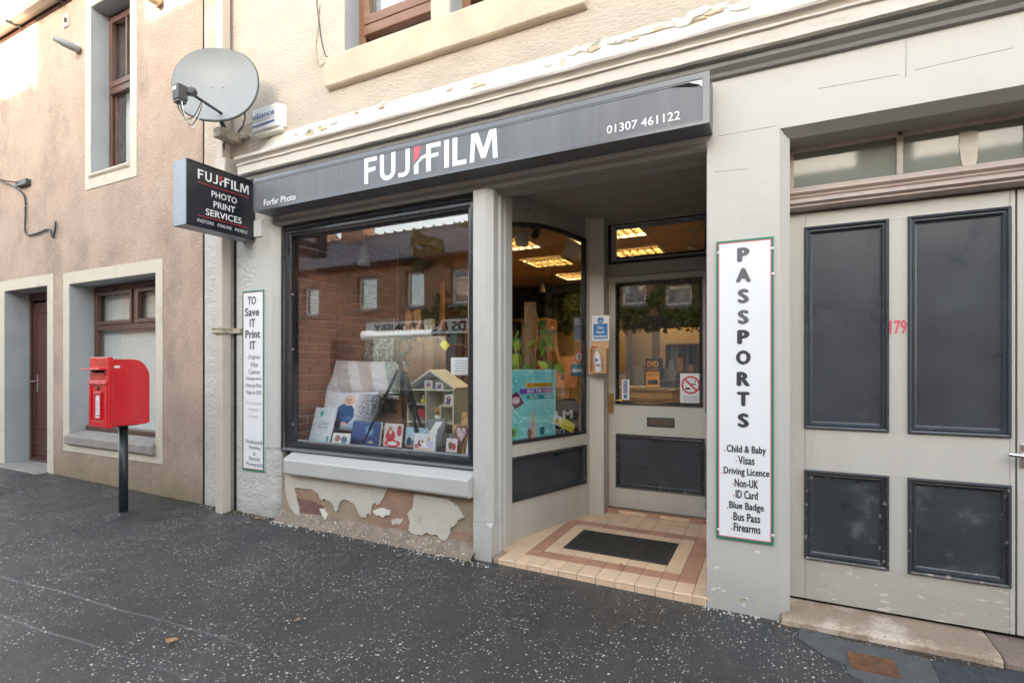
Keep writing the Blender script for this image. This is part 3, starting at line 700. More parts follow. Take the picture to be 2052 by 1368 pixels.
obj('sill_end', MB().prism_x([(.0, 3.728), (-.045, 3.715), (-.05, 3.70), (-.05, 3.492), (-.04, 3.482), (0.0, 3.476)], -3.121, -3.117), 'sill_stone', SB)

# shop window: painted timber frame, pane
SW = ring('shop_window', FY(.06), (-3.735, -1.812, .598, 2.484), (-3.63, -1.85, .65, 2.47), 'gloss_black', SB, -.08, .0, bevel=.004)
mould('frame_moulding', FY(.06), (-3.728, -1.813, .600, 2.483), .098, 'gloss_black', SW, [(0, .0), (0, .018), (.12, .024), (.28, .018), (.34, .002), (.55, .004), (.66, -.010), (.8, -.012), (.86, -.03), (1, -.036)])
bx('pane', -3.62, -1.85, .102, .108, .66, 2.475, 'pane_clear', SW, bevel=0)
for a, b in ((575, 450), (583, 590), (583, 850), (583, 700)):
    x, _, z = P(a+4, b, .035); bx('clip', x-.006, x+.006, .028, .045, z-.008, z+.008, 'metal_bright', SW)
# sill
pr = [(.12, .432), (-.045, .432), (-.058, .440), (-.062, .452), (-.062, .548), (-.055, .560), (.045, .5965), (.12, .5965)]
ss = MB(); n = 46; R = []
x0, x1 = -3.60, -1.814
for i in range(n+1):
    x = x0+(x1-x0)*i/n; e = .02*(1 if i == 0 else 0)
    R.append([ss.b.verts.new((x, y+e*(y < 0)+.0025*noise.noise(Vector((x*6, y*20, z*20))), z+.0025*noise.noise(Vector((x*6+5, y*20, z*20))))) for y, z in pr])
for i in range(n):
    for k in range(len(pr)): ss.b.faces.new((R[i][k], R[i+1][k], R[i+1][(k+1) % len(pr)], R[i][(k+1) % len(pr)]))
ss.b.faces.new(R[0]); ss.b.faces.new(R[-1])
obj('shop_sill', ss, 'sill_paint', SB, bevel=.004)
# plinth of bare stone under the sill, with what is left of its paint
obj('pilaster_foot', plan([(-3.796, .001), (-3.79, .001), (-3.668, .085), (-3.668, .20), (-3.796, .20)], -.1, .434), 'render_greywhite', SB, bevel=.004)
bx('plinth', -3.69, -1.80, .02, .3, -.1, .44, 'stone_ochre', SB)
def Q(x, y): return P(560+x/4.886, 900+y/4.886, .015)
def patch(name, pts, mat, y0, y1, seed, amp=.005, step=.011):
    q = [(Q(a, b)[0], Q(a, b)[2]) for a, b in pts]; obj(name, MB().prism_y(jit(q, amp, step, seed), y0, y1), mat, SB)
patch('stone_block', [(900, 380), (1345, 440), (1300, 700), (1230, 760), (860, 690)], 'stone_pink', .0165, .03, 1)
patch('stone_block', [(120, 380), (400, 420), (440, 500), (300, 520), (170, 480)], 'stone_pink', .0160, .03, 2)
patch('stone_block', [(150, 470), (300, 500), (430, 560), (450, 720), (190, 700)], 'stone_purple', .0155, .03, 3)
patch('stone_block', [(860, 690), (1290, 730), (1900, 820), (1900, 1000), (1500, 960), (860, 800)], 'stone_pink', .0172, .03, 5)
P1 = [(60, 215), (1060, 375), (1020, 480), (985, 525), (960, 545), (930, 520), (905, 560), (895, 640), (862, 612), (850, 670), (795, 650), (770, 600), (740, 540), (690, 505), (625, 488), (590, 520), (575, 585), (552, 602), (530, 540), (490, 500), (440, 478), (415, 500), (400, 470), (385, 430), (350, 405), (330, 388), (150, 372), (170, 460), (195, 560), (205, 650), (150, 620), (100, 560), (60, 400)]
patch('peeling_paint', P1, 'peel_paint', .008, .03, 11)
patch('peeling_paint', [(1330, 435), (1640, 480), (1700, 520), (1750, 560), (1790, 620), (1812, 670), (1745, 690), (1730, 740), (1680, 760), (1665, 850), (1620, 890), (1570, 870), (1540, 830), (1500, 835), (1440, 815), (1400, 835), (1340, 828), (1290, 810), (1270, 790), (1282, 700), (1258, 625), (1305, 570), (1318, 500)], 'peel_paint', .007, .03, 12)
patch('peeling_paint', [(920, 605), (960, 575), (1010, 570), (1045, 590), (1090, 598), (1085, 640), (1050, 640), (1020, 662), (985, 640), (960, 642)], 'peel_white', .004, .03, 13, .004)
patch('peeling_paint', [(1100, 690), (1150, 675), (1215, 680), (1205, 715), (1170, 735), (1140, 725), (1110, 740)], 'peel_paint', .010, .03, 14, .004)
patch('peeling_paint', [(395, 570), (440, 580), (470, 640), (450, 700), (420, 640)], 'peel_white', .010, .03, 15, .006)
mf = MB(); n = 60; R = []
for i in range(n+1):
    x = -3.70+(1.90)*i/n; e = .016*noise.noise(Vector((x*9, 0, 1)))
    R.append([mf.b.verts.new(p) for p in ((x, .022, .13+e*2+.045*noise.noise(Vector((x*2.5, 5, 1)))), (x, -.006+e, .06+e), (x, -.05+e*1.5, .018+g(x)), (x, -.06, -.05))])
for i in range(n):
    for k in range(3): f = mf.b.faces.new((R[i][k], R[i+1][k], R[i+1][k+1], R[i][k+1])); f.smooth = True
obj('mortar_fillet', mf, 'mortar_base', SB, kind=None)

# post between window and porch
po = MB(); po.prism_z([(-1.812, 0), (-1.716, 0), (-1.674, .035), (-1.674, .10), (-1.812, .12)], .27, 2.50)
po.prism_z([(-1.812, .0), (-1.674, .0), (-1.674, .10), (-1.812, .12)], -.1, .24)
b_ = po.b; lo = [(-1.812, 0, .24), (-1.674, 0, .24), (-1.674, .10, .24), (-1.812, .12, .24)]
hi = [(-1.812, 0, .27), (-1.716, 0, .27), (-1.674, .035, .27), (-1.674, .10, .27)]
for q in ([lo[0], lo[1], hi[1], hi[0]], [lo[1], hi[2], hi[1]], [lo[1], lo[2], hi[3], hi[2]]): po.face(q)
POST = obj('porch_post', po, 'paint_grey', SB, bevel=.003)
pm = MB(); pm.prism_z([(-1.684, .10), (-1.664, .112), (-1.660, .125), (-1.666, .14), (-1.680, .15), (-1.680, .19), (-1.668, .20), (-1.668, .30), (-1.70, .34), (-1.80, .30), (-1.80, .10)], .03, 2.52)
obj('post_moulding', pm, 'paint_grey', SB, bevel=.002)
for _ in range(0): pass

# hairline joints between the blocks under the paint
mk('hairline', (.30, .28, .24), .8)
for a, b in (((1432, 345), (1500, 338)), ((1832, 141), (2030, 96)), ((1440, 273), (1556, 252)), ((1640, 178), (1800, 150))):
    pts = [P(a[0]+(b[0]-a[0])*i/12, a[1]+(b[1]-a[1])*i/12) for i in range(13)]
    obj('hairline_joint', MB().tube([(x, -.0002, z+.002*noise.noise(Vector((x*20, 0, 0)))) for x, _, z in pts], .0012, 4), 'hairline', SB)
obj('hairline_joint', MB().tube([(X(1815), -.0002, Z(1815, 155)), (X(1815)+.002, -.0002, Z(1815, 110)), (X(1815), -.0002, Z(1815, 72))], .0012, 4), 'hairline', SB)

# porch: floor tiles, mat, side screen, door
obj('porch_base', MB().prism_z([(-1.66, .012), (-.325, .012), (-.30, 1.55), (-1.55, 1.55), (-1.75, .3)], -.2, .040), 'grout', SB)
PF = empty('tiled_floor', (-1, .7, .05)); PF.parent = SB; PF.location = Vector((-1, .7, .05))-WORLDLOC[SB.name]
xs = [-1.74, -1.62, -1.50, -1.41, -1.315]+[-1.315+.1187*i for i in range(1, 7)]+[-.505, -.403, -.30]
ys = [-.002, .16, .27, .38]+[.4925, .605, .7175, .83, .94, 1.05, 1.165, 1.28, 1.395]
TM = {}
for j in range(len(ys)-1):
    for i in range(len(xs)-1):
        xa, xb, ya, yb = xs[i], xs[i+1], ys[j], ys[j+1]; xm, ym = (xa+xb)/2, (ya+yb)/2
        if -1.315 < xm < -.603 and .38 < ym < .83: continue
        if j == 0 and i == 0: continue
        lx = -1.70+(ym-.33)*.32
        if ym > .33 and xb < lx-.02: continue
        if ym < .33 and xb < -1.62 : continue
        if ym < .16 and xa < -1.66: xa = -1.655
        ter = (-1.50 < xm < -.403 and .16 < ym < 1.05) and not (-1.41 < xm < -.505 and .27 < ym < .94)
        m = 'tile_terracotta' if ter else 'tile_cream'
        w, d = round(xb-xa-.0022, 4), round(yb-ya-.0022, 4); key = (w, d, m)
        if key not in TM:
            mb = MB(); mb.box(-w/2, w/2, -d/2, d/2, -.012, 0); bmesh.ops.recalc_face_normals(mb.b, faces=mb.b.faces[:])
            bmesh.ops.bevel(mb.b, geom=[e for e in mb.b.edges if all(v.co.z > -.001 for v in e.verts)], offset=.0015 if j else .004, segments=1, affect='EDGES')
            me = bpy.data.meshes.new('tile'); mb.b.to_mesh(me); me.materials.append(MAT[m]); TM[key] = me
        t = inst('tile', TM[key], ((xa+xb)/2, (ya+yb)/2, .050+rnd.uniform(-.0008, .0008)), PF)
for i in range(1, len(xs)-1):      # riser tiles of the step
    xa, xb = max(xs[i], -1.655), min(xs[i+1], -.326)
    bx('riser_tile', xa+.0015, xb-.0015, .0, .012, -.03, .0355, 'tile_cream', PF, bevel=.0015)
for i in range(7):
    a = -1.30+.115*i; bx('threshold_tile', a+.001, a+.114, 1.385, 1.40, .052, .076, 'tile_cream' if i % 3 else 'tile_terracotta', PF, bevel=.001)
bx('threshold', -1.30, -.46, 1.40, 1.47, .03, .075, 'tile_terracotta', SB)
RM = empty('doormat', (-.96, .605, .04), 'black ribbed rubber doormat sunk in the cream and terracotta porch tiles', 'doormat')
bx('backing', -1.312, -.606, .383, .827, .040, .0475, 'mat_rubber', RM, bevel=.001)
ring('rim', Frame((0, 0, .0475), (1, 0, 0), (0, 1, 0)), (-1.312, -.606, .383, .827), (-1.292, -.626, .403, .807), 'mat_rubber', RM, 0, .006)
rb = MB(); x = -1.286
while x < -.632: rb.box(x, x+.010, .405, .805, .0475, .0555); x += .0205
obj('ribs', rb, 'mat_rubber', RM, kind='stuff')
# porch ceiling
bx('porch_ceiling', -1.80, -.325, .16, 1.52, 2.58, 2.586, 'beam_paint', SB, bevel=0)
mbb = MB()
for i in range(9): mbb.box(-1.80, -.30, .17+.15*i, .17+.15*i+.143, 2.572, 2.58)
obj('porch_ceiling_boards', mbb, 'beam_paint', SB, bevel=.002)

# angled side screen of the porch
A_, B_ = Vector((-1.70, .33, 0)), Vector((-1.405, 1.25, 0)); FA = Frame(A_, B_-A_); LA = (B_-A_).length
def H(px, py): return FA.hit(px, py)
arch = [(1022, 449.4), (1040, 449.6), (1059, 451), (1075, 452.7), (1089.6, 455), (1103, 458.2), (1117, 462.2), (1130, 466), (1141, 470.3), (1149, 473.5), (1157, 476.7), (1164, 479.5), (1170, 482.4)]
ain = [H(*p) for p in arch]; aR = ain[-1][0]; zb = (H(1022, 882)[1]+H(1178, 864)[1])/2
ain[0] = (0.0, ain[0][1])
def band(name, out_t, in_t, mat, par, c0, c1):
    """board between an upper edge and the arch"""
    mb = MB(); n = len(in_t)
    for i in range(n-1):
        for c in (c0, c1): mb.face([FA(*in_t[i], c), FA(*in_t[i+1], c), FA(*out_t[i+1], c), FA(*out_t[i], c)])
        mb.face([FA(*in_t[i], c0), FA(*in_t[i+1], c0), FA(*in_t[i+1], c1), FA(*in_t[i], c1)])
    return obj(name, mb, mat, par)
SS = empty('porch_side_window', tuple(A_+(B_-A_)/2)); SS.parent = SB; SS.location = A_+(B_-A_)/2-WORLDLOC[SB.name]
WORLDLOC[SS.name] = A_+(B_-A_)/2
band('arched_board', [(a, 2.58) for a, _ in ain], [(a, b+.012) for a, b in ain], 'beam_paint', SS, -.03, .0)
ain2 = [(a, b+.022) for a, b in ain]
band('arched_bead', [(a, b+.016) for a, b in ain], [(a, b-.012) for a, b in ain], 'gloss_black', SS, -.03, .012)
def fbox(name, a0, a1, b0, b1, c0, c1, mat, par, fr=FA, bevel=.002, **k):
    mb = MB().box(0, 1, 0, 1, 0, 1); M = fr.mat() @ Matrix.Translation((a0, b0, c0)) @ Matrix.Diagonal((a1-a0, b1-b0, c1-c0, 1))
    for v in mb.b.verts: v.co = M @ v.co
    return obj(name, mb, mat, par, bevel=bevel, **k)
fbox('stile', aR+.022, LA+.01, .05, 2.58, -.05, .0, 'paint_wood', SS)
fbox('side_bead', aR, aR+.022, zb, ain[-1][1]+.02, -.03, .012, 'gloss_black', SS)
fbox('bottom_bead', 0, aR+.022, zb-.022, zb+.004, -.03, .014, 'gloss_black', SS)
pz1, pz0 = H(1100, 903)[1], H(1100, 986)[1]
fbox('rail', -.02, aR+.022, pz1, zb-.022, -.05, .004, 'paint_wood', SS)
fbox('bottom_board', -.03, aR+.022, .045, pz0, -.05, .0, 'paint_wood', SS)
pa0 = .0
fbox('black_panel', pa0, aR+.0, pz0, pz1, -.05, -.022, 'panel_black', SS)
mould('panel_moulding', FA, (pa0-.02, aR+.022, pz0-.002, pz1+.002), .03, 'black_worn', SS, PROF)
fbox('pane', -.02, aR+.01, zb-.01, 2.56, -.018, -.012, 'pane_clear', SS, bevel=0)
for px, py in ((1059, 422), (1104, 433), (1146, 444)):
    a, b = H(px, py); obj('bolt', MB().lathe([(.006, 0), (.006, .004), (.002, .006)], FA.mat() @ Matrix.Translation((a, b, 0)), 8), 'black_void', SS)
# door post
obj('door_post', plan([(-1.405, 1.25), (-1.290, 1.288), (-1.290, 1.30), (-1.304, 1.305), (-1.304, 1.46), (-1.45, 1.46)], .05, 2.58), 'paint_wood', SB, bevel=.003)
DY = 1.46; FD = FY(DY); DR = -.46
# head, transom light
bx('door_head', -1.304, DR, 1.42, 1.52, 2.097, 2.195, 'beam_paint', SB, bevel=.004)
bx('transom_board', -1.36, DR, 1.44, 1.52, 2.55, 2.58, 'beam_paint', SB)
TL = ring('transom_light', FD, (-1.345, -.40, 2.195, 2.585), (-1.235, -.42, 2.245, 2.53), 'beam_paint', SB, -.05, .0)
mould('bead', FD, (-1.30, -.44, 2.205, 2.565), .062, 'gloss_black', TL, [(0, .0), (0, .012), (.3, .010), (.5, -.01), (1, -.016)])
bx('pane', -1.26, -.44, DY+.02, DY+.026, 2.22, 2.56, 'pane_clear', TL, bevel=0)
# the door leaf
DO = ring('shop_door', FY(1.47), (-1.303, -.46, .080, 2.094), (-1.235, -.52, .090, 2.045), 'paint_wood', SB, -.045, 0, bevel=.003)
WORLDLOC[DO.name] = WORLDLOC[DO.name]
FL = FY(1.47)
bx('mid_rail', -1.2352, -.5198, 1.4704, 1.515, .722, .985, 'paint_wood', DO, bevel=0)
bx('bottom_rail', -1.235, -.52, 1.4704, 1.515, .0803, .262, 'paint_wood', DO, bevel=0)
bx('black_panel', -1.235, -.52, 1.482, 1.51, .262, .722, 'panel_black', DO)
mould('panel_moulding', FL, (-1.235, -.50, .258, .724), .034, 'black_worn', DO, PROF)
mould('glass_bead', FL, (-1.237, -.515, .982, 2.040), .028, 'gloss_black', DO, [(0, 0), (0, .014), (.4, .014), (.7, .0), (1, -.008)])
bx('pane', -1.225, -.50, 1.487, 1.493, .99, 2.03, 'pane_clear', DO, bevel=0)
lb = ring('letterbox', FL, (-.966, -.738, .800, .880), (-.950, -.754, .815, .865), 'dark_plastic', DO, 0, .008)
bx('flap', -.950, -.754, 1.464, 1.468, .815, .865, 'brass', lb); MAT['brass_dull'] = mk('brass_dull', (.16, .12, .09), .4, metal=.6)
bpy.data.objects[lb.children[0].name].data.materials[0] = MAT['brass_dull']
hb = MB(); hb.box(-1.293, -1.252, 1.458, 1.468, .90, 1.075)
hb.tube([(-1.272, 1.46, 1.015), (-1.272, 1.415, 1.015), (-1.20, 1.408, 1.020), (-1.165, 1.41, 1.022)], .008); hb.lathe([(.012, 0), (.012, .004)], Matrix.Translation((-1.272, 1.458, .935)) @ Matrix.Rotation(math.pi/2, 4, 'X'), 12)
obj('handle', hb, 'brass', DO, bevel=.002)
bx('threshold_bar', -1.30, -.46, 1.448, 1.475, .076, .084, 'brass_dull', SB)
# right wall of the porch
FR_ = Frame((-.47, 1.46, 0), Vector((-.325+.47, -1.46+.06, 0)))
LR = Vector((.145, 1.40, 0)).length
fbox('porch_side_wall', 0, LR, -.1, 2.58, -.06, 0, 'paint_wood', SB, fr=FR_)
mould('black_bead', FR_, (.06, .62, .98, 2.50), .05, 'gloss_black', SB, PROF)
mould('black_bead', FR_, (.06, .62, .30, .74), .05, 'black_worn', SB, PROF)
fbox('dark_pane', .10, .58, 1.02, 2.46, 0, .004, 'panel_black', SB, fr=FR_)

# side doors with fanlight
YD = .20; FS = FY(YD)
fz0, fz1 = 2.283, 2.50
FN = empty('fanlight', (1, YD, fz0)); FN.parent = SB; FN.location = Vector((1, YD, fz0))-WORLDLOC[SB.name]; WORLDLOC[FN.name] = Vector((1, YD, fz0))
mk('fan_frame', (.44, .36, .31), .5, var=.1, vscale=10, stain=(.25, .2, .17), stscale=8, stamt=.4)
for a, b in ((.050, .100), (.556, .584), (1.045, 1.075), (1.55, 1.60)): bx('glazing_bar', a, b, YD-.004, YD+.04, fz0, 2.52, 'fan_frame', FN, bevel=.004)
bx('top_bar', .05, 2.0, YD-.004, YD+.04, 2.475, 2.56, 'fan_frame', FN, bevel=.004)
bx('bottom_bar', .05, 2.0, YD-.006, YD+.04, fz0-.03, fz0, 'fan_frame', FN, bevel=.004)
for a, b in ((.100, .556), (.584, 1.045), (1.075, 1.55)): bx('pane', a, b, YD+.015, YD+.021, fz0, 2.475, 'pane_dusty', FN, bevel=0)
obj('reflected_streak', MB().prism_y(jit([(.815, fz0+.002), (.872, fz0+.002), (.878, 2.445), (.806, 2.45)], .004, .03, 2), YD+.010, YD+.012), 'surround_cream', FN)  # cream strip paints in a streak of sky reflected by the fanlight
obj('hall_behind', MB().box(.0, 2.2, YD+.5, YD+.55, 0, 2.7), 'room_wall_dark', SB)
tp = [(YD+.05, 2.253), (YD-.045, 2.253), (YD-.050, 2.243), (YD-.030, 2.232), (YD-.038, 2.222), (YD-.028, 2.214), (YD-.066, 2.200), (YD-.080, 2.180), (YD-.060, 2.172), (YD-.068, 2.160), (YD-.05, 2.152), (YD+.05, 2.147)]
obj('door_cornice', MB().prism_x(tp, .055, 2.3), 'fan_frame', SB); MAT['fan_frame2'] = mk('door_cornice', (.50, .46, .40), .5, var=.1, vscale=10, bump=.3, bscale=30)
bpy.data.objects[SB.children[-1].name].data.materials[0] = MAT['door_cornice']
def leaf(x0, x1, cols, name='panelled_door', seed=0):
    D = empty(name, ((x0+x1)/2, YD, .06)); D.parent = SB; D.location = Vector(((x0+x1)/2, YD, .06))-WORLDLOC[SB.name]; WORLDLOC[D.name] = Vector(((x0+x1)/2, YD, .06))
    rows = ((.284, .756), (.985, 2.060)); z0, z1 = .064, 2.140
    # rails and stiles are boards of their own with fine joints
    xs_ = [x0]+[v for c in cols for v in c]+[x1]
    for i in range(0, len(xs_)-1, 2):
        a, b = xs_[i], xs_[i+1]
        if i == 0 or i == len(xs_)-2: bx('stile', a+.0006, b-.0006, YD, YD+.045, z0, z1, 'paint_wood', D, bevel=.002)
        else:
            for r0, r1 in rows: bx('muntin', a, b, YD, YD+.045, r0, r1, 'paint_wood', D, bevel=.0)
    a, b = cols[0][0], cols[-1][1]
    bx('top_rail', a+.0006, b-.0006, YD, YD+.045, 2.060, z1, 'paint_wood', D, bevel=.0015)
    bx('lock_rail', a+.0006, b-.0006, YD, YD+.045, .756, .985, 'paint_wood', D, bevel=.0015)
    bx('bottom_rail', a+.0006, b-.0006, YD, YD+.045, z0, .284, 'paint_wood_low', D, bevel=.0015)
    for ci, (c0, c1) in enumerate(cols):
        for ri, (r0, r1) in enumerate(rows):
            bx('door_panel', c0, c1, YD+.014, YD+.035, r0, r1, 'panel_black' if ri else 'panel_scuffed', D, bevel=0)
            mould('panel_moulding', FS, (c0-.004, c1+.004, r0-.004, r1+.004), .040, 'panel_black' if ri else 'black_worn', D, [(0, 0), (0, .010), (.2, .018), (.36, .015), (.42, .006), (.62, .008), (.8, -.002), (.84, -.010), (1, -.0135)])
    return D
L1 = leaf(.078, 1.010, ((.152, .520), (.605, .990)))
L2 = leaf(1.016, 1.95, ((1.10, 1.46), (1.545, 1.90)))
text('179', FY(YD), .527, .598, Z(1805, 669, YD), Z(1805, 641, YD), 'ink_pink', L1, bold=.035)
r = random.Random(12)
for k in range(18):      # chips in the paint along the foot of the door
    x = .2+abs(r.gauss(.35, .3)); z = .07+abs(r.gauss(0, .07)); q = r.uniform(.002, .007)
    if x > .99: continue
    obj('paint_chip', MB().prism_y(jit([(x-q*2, z-q*.3), (x+q, z-q*.5), (x+q*2, z+q*.2), (x-q*.4, z+q*.4)], q*.2, .006, k), YD-.0006, YD+.004), ('peel_white', 'stone_pink', 'peel_white', 'plinth_dust')[k % 4] if k % 4 != 3 else 'sill_stone', L1)
hm = MB(); hx, _, hz = P(2022, 912, YD-.05)
hm.tube([(1.05, YD, hz-.005), (1.05, YD-.05, hz-.005), (hx+.02, YD-.055, hz+.003), (hx-.004, YD-.055, hz+.006)], .011); hm.box(1.025, 1.075, YD-.008, YD+.0, hz-.06, hz+.05)
obj('lever_handle', hm, 'metal_bright', L2, bevel=.002)
bx('door_gap', .07, 1.96, YD+.02, YD+.3, .03, .075, 'black_void', SB, bevel=0)
st = MB().prism_x([(.4, .045), (YD-.02, .048), (.0, .043), (-.028, .036), (-.036, .026), (-.038, -.1), (.4, -.1)], .036, .900)
obj('stone_doorstep', st, 'granite_light', SB, bevel=.008)
st = MB().prism_x([(.4, .044), (YD-.02, .044), (.0, .040), (-.022, .034), (-.030, .020), (-.032, -.1), (.4, -.1)], .903, 2.1)
obj('stone_doorstep', st, 'granite_dark', SB, bevel=.008)
bx('pilaster', 1.98, RX, 0, .35, -.1, 2.542, 'paint_pilaster', SB)
# ------------------------------------------------------------------ things on the facade
# main fascia sign
FZ0, FZ1, FX0, FX1, YS = 2.572, 2.838, -3.79, -.295, -.175
SG = empty('fascia_sign', ((FX0+FX1)/2, 0, FZ0), 'long dark grey shop fascia sign with white lettering above the window and porch', 'fascia sign')
obj('cabinet', MB().box(FX0, FX1, YS+.012, -.003, FZ0, FZ1), 'sign_grey', SG, bevel=.003)
ring('trim', FY(YS), (FX0-.002, FX1+.002, FZ0-.002, FZ1+.002), (FX0+.03, FX1-.035, FZ0+.018, FZ1-.030), 'sign_trim', SG, -.014, -.004, bevel=.002)
FF = FY(YS+.006)
for a, b in ((FX0+.03, -2.02), (-2.018, FX1-.035)): bx('face_panel', a, b, YS+.006, YS+.012, FZ0+.018, FZ1-.030, 'sign_grey', SG, bevel=0)
bx('top_seam', FX0+.03, FX1-.035, YS+.0052, YS+.0058, FZ1-.0425, FZ1-.040, 'black_void', SG, bevel=0)
tri = MB(); tri.prism_y([(FX1-.10, FZ1-.040), (FX1-.035, FZ1-.040), (FX1-.035, FZ1-.075), (FX1-.05, FZ1-.06)], YS+.001, YS+.006)
obj('torn_corner', tri, 'white', SG)
tri = MB(); tri.prism_y([(FX1-.19, FZ1-.040), (FX1-.10, FZ1-.040), (FX1-.05, FZ1-.064), (FX1-.08, FZ1-.064)], YS+.002, YS+.006)
obj('torn_corner', tri, 'black_void', SG)
# logo drawn as letter shapes on a 10.2 x 2 grid
def logo(fr, a0, a1, b0, b1, par, c=.001):
    W_ = 10.75; f = lambda p: [(a0+(x/W_)*(a1-a0), b0+y/2*(b1-b0)) for x, y in p]
    L_ = []
    s = .36
    L_ += [[(0, 0), (s, 0), (s, .86), (1.02, .92), (1.02, 1.24), (s, 1.2), (s, 1.66), (1.14, 1.66), (1.14, 2), (0, 2)]]                       # F
    def arc(cx, cy, r, ry, a, b, n=7): return [(cx+r*math.cos(math.radians(a+(b-a)*i/n)), cy+ry*math.sin(math.radians(a+(b-a)*i/n))) for i in range(n+1)]
    x = 1.42; L_ += [[(x, 2)]+arc(x+.68, .62, .68, .66, 180, 360)+[(x+1.36, 2), (x+1.0, 2)]+arc(x+.68, .64, .32, .34, 360, 180)+[(x+.36, 2)]]   # U
    x = 3.02; L_ += [[(x+.62, 2)]+[(x+.62, .5)]+arc(x+.36, .50, .26, .22, 0, -80, 4)+[(x, .34), (x, 0), (x+.3, -.02)]+arc(x+.42, .55, .56, .58, -80, 0, 5)+[(x+.98, 2)]]  # J
    x = 4.35; L_ += [[(x, 0), (x+.38, 0), (x+.38, .78), (x+.68, 1.0), (x+1.0, 1.06), (x+1.0, 0), (x+1.38, 0), (x+1.38, .94), (x+1.98, .98), (x+1.98, 1.26), (x+1.38, 1.24), (x+1.38, 1.66), (x+2.15, 1.66), (x+2.15, 2), (x+1.0, 2), (x+1.0, 1.32), (x+.62, 1.22), (x, .66)]]      # i-F ligature
    x = 6.78; L_ += [[(x, 0), (x+.38, 0), (x+.38, 2), (x, 2)]]                                                                          # I
    x = 7.42; L_ += [[(x, 0), (x+1.06, 0), (x+1.06, .34), (x+.38, .34), (x+.38, 2), (x, 2)]]                                          # L
    x = 8.72; L_ += [[(x, 0), (x+.33, 0), (x+.40, 1.45), (x+.85, .15), (x+1.17, .15), (x+1.62, 1.45), (x+1.68, 0), (x+2.03, 0), (x+1.92, 2), (x+1.42, 2), (x+1.01, .82), (x+.62, 2), (x+.12, 2)]]   # M
    poly(fr, [f(p) for p in L_], 'white', par, c, 'logo_lettering')
    x = 4.35; poly(fr, [f([(x, .86), (x+.38, 1.22), (x+.56, 2), (x, 2)])], 'ink_red' if fr is not FF else 'ink_pink', par, c, 'logo_accent')
logo(FF, -2.614, -1.532, 2.612, 2.795, SG)
text('01307 461122', FF, -.838, -.440, 2.618, 2.665, 'white', SG, bold=.012)
text('Forfar Photo', FF, -3.668, -3.305, 2.602, 2.652, 'white', SG, bold=.012)
# projecting sign
PXF = -3.992; PJ = empty('projecting_sign', (PXF-.08, -.3, 2.395), 'black projecting box sign with white and red lettering beside the drainpipe', 'sign')
y0, y1, z0, z1 = -.593, -.012, 2.395, 2.898
obj('cabinet', MB().box(PXF-.165, PXF-.004, y0, y1, z0, z1), 'sign_side', PJ, bevel=.004)
FP = Frame((PXF, 0, 0), (0, 1, 0))
ring('trim', FP, (y0-.001, y1, z0-.001, z1+.001), (y0+.016, y1-.016, z0+.016, z1-.016), 'sign_black', PJ, -.01, .004)
obj('face_panel', MB().box(PXF-.006, PXF-.001, y0+.01, y1-.01, z0+.01, z1-.01), 'sign_black', PJ)
def cf(px, py): return FP.hit(px, py)
a0, b0 = cf(396, 367); a1, b1 = cf(498.5, 393)
logo(FP, a0, a1, 2.770, 2.845, PJ, .002)
def tx(body, pl, pr, pyt, pyb, bold=.02, mat='white', yy=None):
    a0, zt = cf(pl, pyt); a1, _ = cf(pr, pyt); zb_ = cf(pl, pyb)[1]
    text(body, FP, a0, a1, zb_, zt, mat, PJ, bold=bold)
tx('PHOTO', 423.5, 474.5, 381.5, 394)
tx('PRINT', 427.5, 471, 402.5, 415)
tx('SERVICES', 412, 484, 417, 430.5)
tx('INSTORE   ONLINE   MOBILE', 395.5, 495.5, 437.5, 444, .0)
for py in (364, 430.5):
    a0, b = cf(395.5, py); a1 = cf(498 if py < 400 else 497, py)[0]; b = cf(395.5, py)[1]
    poly(FP, [[(a0, b-.003), (a1, b-.003), (a1, b+.002), (a0, b+.002)]], 'ink_red', PJ, .002, 'red_rule')
bx('wall_bracket', PXF-.10, PXF+.10, -.02, .0, 2.42, 2.56, 'white_plastic', PJ, bevel=.003)
for z in (2.44, 2.86): obj('rivet', MB().lathe([(.006, 0), (.004, .003)], Matrix.Translation((PXF-.15, y0, z)) @ Matrix.Rotation(math.pi/2, 4, 'X'), 8), 'metal_bright', PJ)

# PASSPORTS board on the right pilaster
PS = empty('passport_sign', (-.137, -.02, .394), 'tall white board reading PASSPORTS with a list of services, green border, on the right pilaster', 'sign')
FB = FY(-.012)
bx('board', -.276, .0, -.012, -.008, .392, 1.986, 'board_white', PS, bevel=.001)
ring('green_border', FB, (-.277, .001, .391, 1.987), (-.266, -.010, .403, 1.976), 'ink_green', PS, 0, .001, bevel=0)
ring('red_line', FB, (-.266, -.010, .403, 1.976), (-.2615, -.0145, .4075, 1.9715), 'ink_pink', PS, 0, .0008, bevel=0)
def line(body, pyt, pyb, pxl, pxr, mat, par, fr, y, bold=.015, pc=None):
    zt = Z((pxl+pxr)/2, pyt, y); zb_ = Z((pxl+pxr)/2, pyb, y); text(body, fr, X(pxl, y), X(pxr, y), zb_, zt, mat, par, bold=bold)
for ch, yc in zip('PASSPORTS', (510, 551, 593, 635, 675, 716, 759, 799, 842)):
    w = {'P': 12.5, 'A': 15.5, 'S': 11.5, 'O': 15, 'R': 13.5, 'T': 13}[ch]
    line(ch, yc-14.5, yc+14.5, 1489.5-w, 1489.5+w, 'ink_grey' if yc < 640 else 'ink_dark', PS, FB, -.014, .07)
